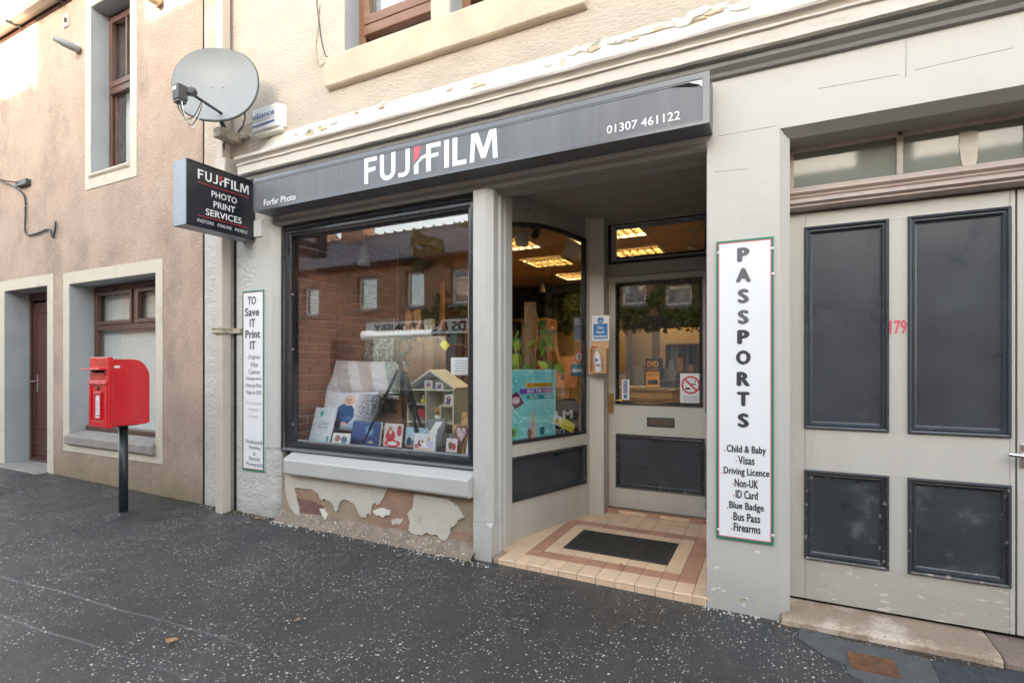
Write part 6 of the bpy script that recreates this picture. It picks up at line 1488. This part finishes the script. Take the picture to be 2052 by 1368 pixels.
for k, pts in enumerate((((1065, 800), (1072, 720), (1078, 650), (1072, 622), (1062, 618), (1052, 640)), ((1040, 800), (1038, 720), (1050, 670), (1055, 640)), ((1060, 800), (1068, 730), (1062, 700), (1050, 690)), ((1080, 790), (1090, 720), (1085, 690)), ((1035, 790), (1040, 730), (1036, 700)))):
    cable('stem', [at(a, b, py_-.07-.01*k) for a, b in pts], .005, 'stem_pale', PL)
def leafmesh():
    mb = MB(); n = 8; L_ = []
    for i in range(n+1):
        t = i/n; w_ = .40*math.sin(math.pi*t**.58)**.85*(1-.30*t)+.001
        for s_ in (-1, 0, 1): L_.append(mb.b.verts.new(Vector((w_*s_, t, -.35*(t-.3)**2+.10*abs(s_)))))
    for i in range(n):
        for k in (0, 1): f = mb.b.faces.new((L_[i*3+k], L_[i*3+k+1], L_[i*3+k+4], L_[i*3+k+3])); f.smooth = True
    me = bpy.data.meshes.new('leaf'); mb.b.to_mesh(me); me.materials.append(MAT['leaf_green']); return me
LM = leafmesh(); LB = leafmesh(); LB.materials[0] = mk('leaf_lime', (.36, .50, .06), .45, var=.2, vscale=20)
LM2 = LM
for k, (px, py, s_, m) in enumerate(((1030, 682, .11, 0), (1040, 690, .09, 1), (1032, 712, .15, 1), (1038, 722, .12, 1), (1048, 708, .08, 0), (1078, 658, .12, 0), (1083, 648, .09, 0), (1090, 682, .12, 0), (1098, 686, .10, 0), (1080, 730, .13, 0), (1096, 728, .16, 0), (1070, 735, .12, 0), (1110, 738, .10, 0), (1118, 732, .10, 1), (1062, 738, .10, 0), (1086, 700, .09, 0), (1028, 738, .11, 0), (1044, 740, .12, 0), (1076, 690, .08, 1), (1052, 655, .06, 0), (1104, 740, .10, 0), (1090, 738, .10, 1), (1036, 668, .06, 0), (1082, 668, .09, 0))):
    o = bpy.data.objects.new('leaf', LB if m else LM); COL.objects.link(o); o.parent = PL
    s_ *= 1.25; p_ = at(px, py-6, py_-.10+rnd.uniform(-.05, .03)); o.location = p_-WORLDLOC[PL.name]; o.scale = (s_*.85, s_, s_)
    o.rotation_euler = (rnd.uniform(-1.9, -.5), rnd.uniform(-.9, .9), rnd.uniform(-2.2, 2.2)); WORLDLOC[o.name] = p_
fb = bmesh.new(); fr_ = random.Random(14)
for k in range(5200):
    x = fr_.uniform(-3.72, .2); z = fr_.uniform(1.80, 2.56)
    if z < 1.95+.12*noise.noise(Vector((x*3, 0, 0))) and fr_.random() < .7: continue
    s_ = fr_.uniform(.02, .045); M = Matrix.Translation((x, 4.62+fr_.uniform(-.06, .05), z)) @ Matrix.Rotation(fr_.uniform(-.9, .9), 4, 'X') @ Matrix.Rotation(fr_.uniform(0, 6.28), 4, 'Y') @ Matrix.Rotation(fr_.uniform(-.7, .7), 4, 'Z')
    fb.faces.new([fb.verts.new(M @ Vector(v)) for v in ((-s_, 0, 0), (0, .01, -s_), (s_, 0, 0), (0, -.01, s_*1.1))])
me = bpy.data.meshes.new('hanging_foliage'); fb.to_mesh(me); fb.free(); tag(obj('hanging_foliage', me, 'foliage_dark'), 'dark hanging foliage under the ceiling deep inside the shop', 'foliage', kind='stuff')
bx('foliage_board', -3.75, .25, 4.70, 4.72, 1.86, CZ-.004, 'room_wall_dark', SB, bevel=0)
# poster, stickers and board behind the side window
def poster(u, v):
    r = noise.noise(Vector((u*3, v*7, 1))); w_ = abs(noise.noise(Vector((u*7+r*2, v*4-r, 5))))
    c = (120+25*r, 205+12*r, 208+10*r)
    if w_ < .05: c = (178, 228, 228)
    if .34 < u < .93 and .735 < v < .795: c = (240, 175, 30)
    if .22 < u < .93 and .645 < v < .725: c = (120, 60, 175)
    if .36 < u < .93 and .555 < v < .625: c = (30, 150, 160)
    # passport booklet
    a, b = (u-.14)*1.0, (v-.56)*1.45; a, b = a*.86+b*.5, -a*.5+b*.86
    if abs(a) < .11 and abs(b) < .145: c = (110, 28, 62)
    if a*a+b*b < .006: c = (225, 200, 205)
    # feet
    if .40 < u < .56 and v < .40 and abs(u-.49+.05*(v-.2)) < .02+.16*(.40-v): c = (215, 190, 178) if abs(u-.49) > .008 else (160, 120, 110)
    if ((u-.42)/.05)**2+((v-.07)/.07)**2 < 1: c = (115, 65, 60)
    if ((u-.07)/.10)**2+((v-.10)/.075)**2 < 1: c = (95, 190, 60)
    if ((u-.07)/.04)**2+((v-.10)/.04)**2 < 1: c = (40, 35, 35)
    if .64 < u < .74 and .02 < v < .13: c = (20, 120, 125)
    if v > .985 or u > .965: c = (205, 232, 235)
    return c
PO = empty('travel_poster', tuple(FA(.2, zb, -.04)), 'turquoise water travel photo poster with yellow and purple captions low in the porch side window', 'poster')
FPo = Frame(FA(0, 0, -.022), FA.R)
p0, p1 = FPo.hit(1020, 884)[0], FPo.hit(1113, 880)[0]; b0, b1 = zb+.004, FPo.hit(1068, 740)[1]
sheet('print', FPo, p0, p1, b0, b1, 70, 90, poster, 'print', PO)
fbox('backing', p0, p1, b0, b1, -.003, -.0006, 'board_white', PO, fr=FPo, bevel=0)
pw, ph = p1-p0, b1-b0
def ptx(body, u0, u1, v0, v1, m, bold=.02): text(body, FPo, p0+u0*pw, p0+u1*pw, b0+v0*ph, b0+v1*ph, m, PO, bold=bold, c=.001)
mk('ink_brown', (.12, .05, .01), .5); mk('ink_peach', (.85, .45, .30), .5)
ptx('BE TRAVEL READY', .38, .92, .745, .787, 'ink_brown'); ptx('BEAT THE', .37, .68, .655, .715, 'white'); ptx('RUSH', .71, .92, .655, .715, 'ink_peach'); ptx('PHOTO', .42, .60, .567, .612, 'white'); ptx('HERE', .74, .91, .567, .612, 'white'); ptx('ID', .65, .69, .575, .605, 'ink_blue')
# A-board behind
AB = empty('pavement_sign', tuple(FA(.75, .7, -.35)), 'black rounded pavement sign with white lettering standing behind the poster', 'pavement sign')
FAb = Frame(FA(0, 0, -.16), FA.R); a0, _ = FAb.hit(1100, 850); a1, _ = FAb.hit(1160, 850); zt = FAb.hit(1130, 802)[1]; zl = .56
rr_ = .10; out = [(a0, zl), (a1, zl)]+[(a1-rr_+rr_*math.cos(t), zt-rr_+rr_*math.sin(t)) for t in [math.pi/2*i/6 for i in range(7)]]+[(a0+rr_-rr_*math.sin(t), zt-rr_+rr_*math.cos(t)) for t in [math.pi/2*i/6 for i in range(7)]]
obj('board', MB().prism(out, lambda a, b: FAb(a, b, 0), lambda a, b: FAb(a, b, -.02)), 'sign_black', AB, bevel=.002)
fp_ = [FAb(a, b, -.01) for a, b in out]; obj('frame', MB().tube(fp_+[fp_[0]], .016, 8, caps=False), 'black_metal', AB)
l0, l1 = FAb.hit(1108, 830)[0], FAb.hit(1148, 830)[0]
text('FILM', FAb, l0-.13, l1, FAb.hit(1140, 838)[1], FAb.hit(1140, 821)[1], 'white', AB, bold=.06); text('PHOTO', FAb, l0-.17, FAb.hit(1131, 860)[0], FAb.hit(1120, 872)[1], FAb.hit(1120, 858)[1], 'white', AB, bold=.05)
def glass_sticker(name, l, r, t, b, mat, label, cat, c=.0, rot=0, fr=None):
    fr = fr or FA; fo = Frame(fr(0, 0, -.019), fr.R); a0, z1 = fo.hit(l, t); a1, z0 = fo.hit(r, b); e = empty(name, tuple(fo(a0, z0)), label, cat)
    return e, fo, a0, a1, z0, z1
e, fo, a0, a1, z0, z1 = glass_sticker('cctv_sticker', 1107, 1153, 832, 862, None, 'yellow CCTV warning sticker stuck at an angle low on the porch side window', 'sticker')
am, zm = (a0+a1)/2, (z0+z1)/2; fo2 = Frame(fo(am, zm-.005), fo.R*math.cos(.38)-Vector((0, 0, 1))*math.sin(.38), fo.R*math.sin(.38)+Vector((0, 0, 1))*math.cos(.38))
w_ = (a1-a0)/2*.95; hh_ = .038
fbox('white_end', -w_, -w_*.32, -hh_, hh_, -.001, 0, 'board_white', e, fr=fo2, bevel=0); fbox('yellow_panel', -w_*.30, w_, -hh_, hh_, -.001, 0, 'yellow_tag', e, fr=fo2, bevel=0)
poly(fo2, [[(-w_*.95, -hh_*.7), (-w_*.38, -hh_*.7), (-w_*.66, hh_*.8)]], 'black_metal', e, .001, 'triangle'); poly(fo2, [[(-w_*.87, -hh_*.55), (-w_*.45, -hh_*.55), (-w_*.66, hh_*.55)]], 'yellow_tag', e, .0016, 'triangle')
fbox('camera_symbol', -w_*.74, -w_*.58, -hh_*.35, hh_*.0, .0016, .0022, 'black_metal', e, fr=fo2, bevel=0)
text('CCTV in\noperation', fo2, -w_*.20, w_*.9, -hh_*.55, hh_*.6, 'ink_brown', e, c=.001)
e, fo, a0, a1, z0, z1 = glass_sticker('loyalty_sticker', 1144, 1168, 729, 752, None, 'blue square sticker on the porch side window below the red circle', 'sticker')
fbox('sticker', a0, a1, z0, z1, -.001, 0, 'teal_sticker' if 'teal_sticker' in MAT else mk('teal_sticker', (.02, .22, .34), .4), e, fr=fo, bevel=0); fbox('stripe', a0+.02, a1-.015, z0+.03, z0+.055, 0, .0008, 'board_white', e, fr=fo, bevel=0)
e, fo, a0, a1, z0, z1 = glass_sticker('round_sticker', 1152, 1168, 702, 727, None, 'red and white round sticker on the porch side window', 'sticker')
am, zm, r_ = (a0+a1)/2, (z0+z1)/2, (z1-z0)/2
def disc(r, k=24, cx=0, cz=0): return [(cx+r*math.cos(2*math.pi*i/k), cz+r*math.sin(2*math.pi*i/k)) for i in range(k)]
poly(fo, [disc(r_, cx=am, cz=zm)], 'ink_red', e, 0, 'disc'); poly(fo, [disc(r_*.72, cx=am, cz=zm)], 'board_white', e, .0006, 'disc'); fbox('figure', am-.008, am+.012, zm-.025, zm+.02, .0008, .0014, 'black_metal', e, fr=fo, bevel=0)
e, fo, a0, a1, z0, z1 = glass_sticker('opening_hours', 1152, 1167, 636, 684, None, 'dark grey opening hours sticker high on the porch side window', 'sticker')
fbox('sticker', a0, a1, z0, z1, -.001, 0, 'sign_grey', e, fr=fo, bevel=0); fbox('header', a0+.005, a1-.005, z1-.06, z1-.01, 0, .0008, 'dish_grey', e, fr=fo, bevel=0)
for k in range(4): fbox('printed_line', a0+.02, a1-.02, z0+.02+.03*k, z0+.026+.03*k, 0, .0008, 'dish_grey', e, fr=fo, bevel=0)
# wooden plaques and boxes seen beyond the plant
WP = empty('wooden_placard', tuple(at(1100, 690, 2.2)), 'pale wooden placard on a slanted stick behind the plant', 'placard')
fr = Frame(at(1098, 700, 2.2), (1, 0, .06), (0, 0, 1)); fbox('board', -.10, .10, -.02, .22, -.02, 0, 'counter_wood', WP, fr=fr); fbox('dark_top', -.10, .10, .16, .22, 0, .003, 'fabric_grey', WP, fr=fr)
obj('stick', MB().tube([at(1106, 655, 2.22), at(1128, 760, 2.22)], .022, 6), 'pine', WP)
MDF = empty('menu_board', tuple(at(1130, 770, 2.4)), 'brown square board leaning on the counter beside the stickers', 'board')
fr = Frame(at(1133, 772, 2.5), (1, .1, 0), (0, .2, 1)); fr.O.z = ztop; fbox('board', -.12, .13, .0, .36, -.02, 0, 'crate_wood', MDF, fr=fr); fbox('stand', -.05, .05, -ztop+.05, 0, -.06, -.02, 'crate_wood', MDF, fr=fr)
YB_ = empty('film_boxes', tuple(at(1140, 775, 2.6)), 'yellow film boxes on the counter seen under the blue sticker', 'box')
fr = Frame(at(1139, 770, 2.95), (1, 0, 0)); fr.O.z = ztop+.0; fbox('carton', -.05, .04, 0, .18, -.08, 0, 'orange_box', YB_, fr=fr); fbox('lid', -.07, .06, .13, .16, -.09, .01, 'yellow_tag', YB_, fr=fr); 
bx('side_shelf', X(1030, 2.8), X(1085, 2.8), 2.8, 3.0, Z(1050, 735, 2.8), Z(1050, 733, 2.8)+.01, 'crate_wood', SB)
e, x0, x1, z1 = shelf_unit('wall_shelf', 1022, 1098, 640, 3.2, 5, 'wooden shelf unit of frames deep in the shop behind the moss pole', 25, 3, mat='crate_wood')
goods('shelf behind the moss pole', x0, x1, 3.18, [.06+(z1-.06)*k/5 for k in (2, 3, 4)], 12, 'gifts on the wall shelf behind the plant')
# ceiling spots
def spot(px, py, y, label, mat='spot_white', big=1.0, kind=0):
    c_ = at(px, py, y); c_.y = y; e = empty('spotlight', (c_.x, c_.y, CZ), label, 'spotlight', 'ceiling spotlights inside the shop')
    bx('base', c_.x-.03*big, c_.x+.03*big, c_.y-.03, c_.y+.03, CZ-.03, CZ-.005, mat, e)
    obj('stem', MB().tube([(c_.x, c_.y, CZ-.02), (c_.x, c_.y, c_.z+.03)], .008*big), mat, e)
    if kind == 0: obj('lamp', MB().lathe([(.02, .09), (.03, .08), (.045, .0), (.06, -.05), (.055, -.09), (.001, -.10)], Matrix.Translation(c_) @ Matrix.Diagonal((big, big, big, 1)), 20), mat, e)
    else:
        Mx = Matrix.Translation(c_) @ Matrix.Rotation(.5, 4, 'Y') @ Matrix.Rotation(.3, 4, 'X'); obj('lamp', MB().box(-.075*big, .075*big, -.06, .06, -.08*big, .08*big, Mx), mat, e, bevel=.01)
spot(1046, 470, 1.0, 'pale bulb spotlight at the top left of the arched side window')
spot(1151, 500, 1.55, 'square white spotlight at the right of the arched side window', big=1.0, kind=1)
spot(1087, 577, 3.9, 'small spotlight furthest back in the arched side window', 'tube_dim' if 'tube_dim' in MAT else 'shelf_cream', .7)
spot(729, 512, .55, 'round globe spotlight hanging at the left of the shop window')
spot(1390, 510, 2.1, 'grey spotlight at the right edge above the shop door', kind=1, big=.9)
SCm = empty('security_camera', tuple(at(1073, 470, .95)), 'black dome security camera under the ceiling in the arched side window', 'security camera')
c_ = at(1072, 472, 1.0); obj('body', MB().ball(c_, .032, (1, 1, 1)).tube([c_+Vector((-.02, -.02, -.01)), c_+Vector((.03, .0, .035))], .022), 'black_metal', SCm); obj('mount', MB().lathe([(.04, 0), (.04, .02)], Matrix.Translation(c_+Vector((.012, 0, .045))), 16).tube([c_+Vector((.012, 0, .05)), (c_.x+.012, c_.y, CZ)], .012), 'black_metal', SCm)
# things on the door and its post
HSn = empty('sanitiser_sign', (-1.35, 1.24, 1.53), 'white and blue use hand sanitiser sign on the door post', 'sign')
FQ = FY(1.238); x0, x1, z0, z1 = X(1186, 1.238), X(1221, 1.238), Z(1203, 683, 1.238), Z(1203, 632, 1.238)
bx('board', x0, x1, 1.238, 1.242, z0, z1, 'board_white', HSn, bevel=.001); bx('blue_panel', x0+.015, x1-.015, 1.236, 1.238, z0+.018, z0+.145, 'sticker_blue', HSn, bevel=0)
xm = (x0+x1)/2; poly(FQ, [disc(.028, cx=xm, cz=z1-.040)], 'sticker_blue', HSn, .001, 'round_symbol'); poly(FQ, [[(xm-.018, z1-.05), (xm+.005, z1-.052), (xm+.018, z1-.040), (xm, z1-.044)], [(xm-.004, z1-.028), (xm+.006, z1-.028), (xm+.004, z1-.020), (xm-.002, z1-.018)]], 'white', HSn, .002, 'hand_symbol')
for k, (t_, w_) in enumerate((('Use', .026), ('hand', .032), ('sanitiser', .058))): text(t_, FQ, xm-w_, xm+w_, z0+.100-.036*k, z0+.126-.036*k, 'white', HSn, bold=.03, c=.0028)
BXn = empty('sanitiser_holder', (-1.35, 1.2, 1.25), 'open wooden holder box screwed to the door post below the sanitiser sign', 'holder')
x0, x1 = X(1180, 1.17), X(1215, 1.17); z0, z1 = Z(1197, 748, 1.17), Z(1197, 698, 1.17); mk('plywood', (.62, .38, .20), .55, var=.15, vscale=14)
bx('back', x0, x1, 1.238, 1.246, z0, Z(1197, 684, 1.24), 'plywood', BXn); bx('side', x0, x0+.010, 1.165, 1.238, z0, z1, 'plywood', BXn); bx('side', x1-.010, x1, 1.165, 1.238, z0, z1, 'plywood', BXn); bx('bottom', x0+.010, x1-.010, 1.165, 1.238, z0, z0+.010, 'plywood', BXn)
obj('retaining_wire', MB().tube([(x0-.002, 1.163, z0+.055), (xm, 1.157, z0+.060), (x1+.01, 1.163, z0+.072)], .0018, 5), 'metal_bright', BXn)
BO = empty('sanitiser_bottle', ((x0+x1)/2, 1.2, z0+.01), 'white pump bottle of hand sanitiser standing in the wooden holder', 'bottle')
Mb = Matrix.Translation(((x0+x1)/2+.004, 1.202, z0+.012)) @ Matrix.Rotation(-.12, 4, 'Y') @ Matrix.Diagonal((1, .72, 1, 1))
obj('body', MB().lathe([(.028, 0), (.031, .008), (.030, .125), (.024, .150), (.012, .162), (.012, .172)], Mb, 24), 'white_plastic', BO)
obj('pump', MB().lathe([(.014, .172), (.014, .188), (.006, .19), (.006, .205)], Mb, 12), 'white_plastic', BO); pz = Mb @ Vector((0, 0, .208)); obj('nozzle', MB().tube([pz+Vector((.012, 0, 0)), pz+Vector((-.035, -.015, .0)), pz+Vector((-.04, -.018, -.02))], .006), 'red_card', BO)
fr = Frame(Mb @ Vector((0, -.0312, .0)), (1, 0, -.12), (-.12, 0, 1)); fbox('label', -.018, .010, .088, .112, 0, .001, 'sticker_blue', BO, fr=fr, bevel=0); fbox('label', -.012, .018, .055, .066, 0, .001, 'ink_blue', BO, fr=fr, bevel=0)
DG = 1.4865; FG = FY(DG-.001)
PU = empty('push_sign', (-1.15, DG, 1.03), 'narrow blue and white push sticker on the left edge of the door glass', 'sticker')
x0, x1, z0, z1 = X(1246, DG), X(1261, DG), Z(1253, 800, DG), Z(1253, 760, DG)
bx('sticker', x0, x1, DG-.002, DG-.0005, z0, z1, 'board_white', PU, bevel=0); bx('blue_panel', x0+.016, x1-.016, DG-.003, DG-.002, z0+.05, z1-.010, 'ink_blue', PU, bevel=0); bx('teal_panel', x0+.016, x1-.016, DG-.003, DG-.002, z0+.010, z0+.042, 'teal_sticker', PU, bevel=0)
xm = (x0+x1)/2
for k, ch in enumerate('PUSH'): text(ch, FY(DG-.003), xm-.009, xm+.009, z1-.042-.026*k, z1-.022-.026*k, 'white', PU, bold=.03)
NS = empty('no_smoking_sign', (-.62, DG, 1.01), 'white no smoking sign with red circle at the right of the door glass', 'sign')
x0, x1, z0, z1 = X(1363, DG), X(1406, DG), Z(1384, 808, DG), Z(1384, 748, DG)
bx('board', x0, x1, DG-.003, DG-.0005, z0, z1, 'board_white', NS, bevel=0); xm, zm, R1 = (x0+x1)/2, z1-.095, .074; FN_ = FY(DG-.0035)
mb = MB(); o1, o2 = disc(R1, 32, xm, zm), disc(R1*.82, 32, xm, zm)
for i in range(32): k = (i+1) % 32; mb.face([FN_(*o1[i], .0012), FN_(*o1[k], .0012), FN_(*o2[k], .0012), FN_(*o2[i], .0012)])
obj('red_ring', mb, 'ink_red', NS, flip=False)
poly(FN_, [[(xm-.055, zm+.045), (xm-.045, zm+.055), (xm+.055, zm-.045), (xm+.045, zm-.055)]], 'ink_red', NS, .0016, 'red_bar')
poly(FN_, [[(xm-.045, zm-.022), (xm-.038, zm-.038), (xm-.005, zm-.038), (xm-.005, zm-.022)], [(xm+.0, zm+.0), (xm+.04, zm+.0), (xm+.04, zm+.010), (xm, zm+.010)], [(xm+.03, zm+.02), (xm+.038, zm+.02), (xm+.044, zm+.04), (xm+.034, zm+.036)]], 'black_metal', NS, .0008, 'cigarette')
for k in range(4): bx('small_print', x0+.022, x1-.03, DG-.0042, DG-.003, z0+.012+.014*k, z0+.016+.014*k, 'ink_mid', NS, bevel=0)
# faint number lettering in the glass above the door
LTm = mk('etched', (.20, .15, .09), .5)
for k, (l, r_) in enumerate(((1237, 1240), (1252, 1256), (1266, 1274), (1285, 1293), (1308, 1311), (1318, 1324), (1336, 1340), (1342, 1346), (1358, 1362), (1372, 1374), (1380, 1396))):
    pass
# ------------------------------------------------------------------ across the street (seen in the glass, shades the pavement)
YO = -9.0; FO = Frame((0, YO, 0), (-1, 0, 0))       # faces +y; a = -x
def opp(name, x0, x1, eave, ridge, depth, holes, label, stone='opp_stone', chim=None, setb=3.6):
    B = empty(name, ((x0+x1)/2, YO, 0), label, 'building')
    hs_ = [(a, b, c, d) for a, b, c, d in holes]
    wall('wall', x0, x1, -.1, eave, YO, YO-.35, hs_, stone, B)
    obj('rear_wall', MB().box(x0, x1, YO-depth, YO-depth+.2, 0, eave), stone, B)
    for x in (x0, x1-.2): obj('gable', MB().prism_x([(YO-.351, 0), (YO-depth+.2, 0), (YO-depth+.2, eave), (YO-setb, ridge-.1), (YO-.351, eave)], x+.001, x+.199), stone, B)
    obj('roof', MB().prism_x([(YO+.22, eave-.05), (YO-setb, ridge), (YO-depth-.1, eave-.05), (YO-depth-.1, eave-.15), (YO-setb, ridge-.12), (YO+.22, eave-.14)], x0, x1), 'opp_slate', B)
    rt = MB(); x = x0
    while x < x1-.4: rt.prism_x([(YO-setb-.12, ridge-.06), (YO-setb, ridge+.06), (YO-setb+.12, ridge-.06)], x, x+.42); rt.box(x-.02, x+.03, YO-setb-.13, YO-setb+.13, ridge-.05, ridge+.09); x += .45
    obj('ridge_tiles', rt, 'opp_slate', B, kind='stuff')
    obj('gutter', MB().tube([(x0, YO+.25, eave-.06), (x1, YO+.25, eave-.06)], .06), 'opp_dark', B)
    for a, b, c, d in hs_:
        if c < .5 and d > 2.0: bx('door', a, b, YO-.2, YO-.15, 0, d, 'wood_brown', B); continue
        w_ = ring('window', Frame((0, YO-.12, 0), (-1, 0, 0)), (-b, -a, c, d), (-b+.07, -a-.07, c+.07, d-.07), 'board_white', B, -.06, 0)
        bx('pane', a+.05, b-.05, YO-.16, YO-.15, c+.05, d-.05, 'pane_sky', w_, bevel=0)
        bx('room', a, b, YO-.40, YO-.36, c, d, 'dark_room', w_, bevel=0)
        bx('sill', a-.06, b+.06, YO, YO+.06, c-.10, c-.01, 'kerb_stone', w_)
    for cx_ in (chim or []):
        bx('chimney', cx_-.55, cx_+.55, YO-setb-.35, YO-setb+.35, ridge-.4, ridge+1.25, stone, B)
        for k in (-.3, .0, .3): obj('chimney_pot', MB().lathe([(.12, 0), (.10, .35), (.13, .37), (.13, .42)], Matrix.Translation((cx_+k, YO-setb, ridge+1.25)), 12), 'mortar_base', B)
    return B
O1 = opp('stone_cottage', -16.5, -6.1, 4.42, 6.35, 7.2, [(-13.8, -13.1, 2.95, 3.85), (-11.48, -10.69, 3.03, 4.02), (-9.62, -8.95, 3.03, 4.05), (-8.05, -7.20, 3.03, 4.03), (-12.6, -11.7, 0, 2.1), (-15.6, -14.6, .9, 2.1)], 'brown stone building with a cards shop across the street, mirrored in the window', chim=[-14.8])
O2 = opp('ivy_building', -6.08, 7.5, 4.9, 6.40, 7.6, [(-3.95, -3.25, 3.08, 3.68), (-2.72, -2.0, 3.0, 3.6), (-1.0, -.2, 3.0, 3.6), (1.2, 2.2, 3.0, 4.1), (3.6, 4.6, 3.0, 4.1)], 'ivy covered building with white windows across the street, mirrored in the door glass', chim=[2.5])
O3 = opp('tall_house', 7.52, 18, 6.4, 8.8, 8, [(8.6, 9.6, 3.2, 4.6), (11, 12, 3.2, 4.6)], 'taller stone house across the street beyond the ivy covered building')
O4 = opp('far_cottage', -34, -16.52, 4.9, 7.2, 7.2, [(-18.5, -17.6, 3, 4), (-22, -21, 3, 4)], 'low stone house at the far left across the street')
def shopfront(B, x0, x1, txt, name, lab):
    e = empty(name, ((x0+x1)/2, YO+.1, 2.25), lab, 'shop sign')
    bx('board', x0, x1, YO+.02, YO+.12, 2.20, 2.60, 'board_white', e)
    fr = Frame((0, YO+.121, 0), (-1, 0, 0)); text(txt, fr, -x1+.15, -x0-.3, 2.27, 2.54, 'black_void', e, bold=.05)
    bx('shop_glass', x0+.2, x1-1.3, YO+.005, YO+.03, .6, 2.15, 'pane_sky', B, bevel=0); bx('stall_riser', x0+.1, x1-1.2, YO+.001, YO+.06, 0, .6, 'opp_dark', B); bx('shop_door', x1-1.1, x1-.2, YO+.001, YO+.04, 0, 2.1, 'opp_dark', B)
shopfront(O1, -11.0, -6.55, 'CARDS & STATIONERY', 'cards_shop_sign', 'pale shop sign reading CARDS and STATIONERY across the street, mirrored in the window')
e = empty('dark_shop_fascia', (-2.5, YO+.1, 2.3), 'dark shop fascia below the ivy across the street', 'shop sign'); bx('board', -5.4, .6, YO+.02, YO+.14, 2.35, 2.70, 'opp_dark', e); bx('shop_glass', -5.2, .4, YO+.005, YO+.03, .6, 2.30, 'pane_sky', O2, bevel=0)
bx('wide_chimney', -6.06, -3.9, YO-4.0, YO-3.2, 6.0, 8.4, 'opp_stone', O2)
for k in range(6): obj('chimney_pot', MB().lathe([(.12, 0), (.10, .35), (.13, .37), (.13, .42)], Matrix.Translation((-5.8+.34*k, YO-3.6, 8.4)), 12), 'mortar_base', O2)
# ivy: thousands of small leaves hung over the facade
bm = bmesh.new(); r = random.Random(4)
for k in range(15000):
    x = r.uniform(-9.2, 4.5); z = r.uniform(2.45, 5.2); d = noise.noise(Vector((x*.8, z*1.2, 0)))+.5*noise.noise(Vector((x*2.5, z*2.5, 3)))
    lim = -.25 if z < 3.2 else -.05
    if x < -6.5: lim = .12
    if d < lim: continue
    if any(a-.05 < x < b+.05 and c-.12 < z < dd+.05 for a, b, c, dd in ((-3.95, -3.25, 3.08, 3.68), (-2.72, -2.0, 3.0, 3.6), (-1.0, -.2, 3.0, 3.6), (-8.05, -7.20, 3.03, 4.03), (1.2, 2.2, 3, 4.1))): continue
    y = YO+.03+abs(d-lim)*.28+r.uniform(0, .1); s_ = r.uniform(.04, .085)
    M = Matrix.Translation((x, y, z)) @ Matrix.Rotation(r.uniform(-.9, .9), 4, 'X') @ Matrix.Rotation(r.uniform(0, 6.28), 4, 'Y') @ Matrix.Rotation(r.uniform(-.7, .7), 4, 'Z')
    bm.faces.new([bm.verts.new(M @ Vector(v)) for v in ((-s_, 0, 0), (0, .01, -s_), (s_, 0, 0), (0, -.01, s_*1.1))])
me = bpy.data.meshes.new('ivy'); bm.to_mesh(me); bm.free(); tag(obj('ivy', me, 'ivy'), 'dark green ivy hanging over the facade across the street', 'ivy', kind='stuff')
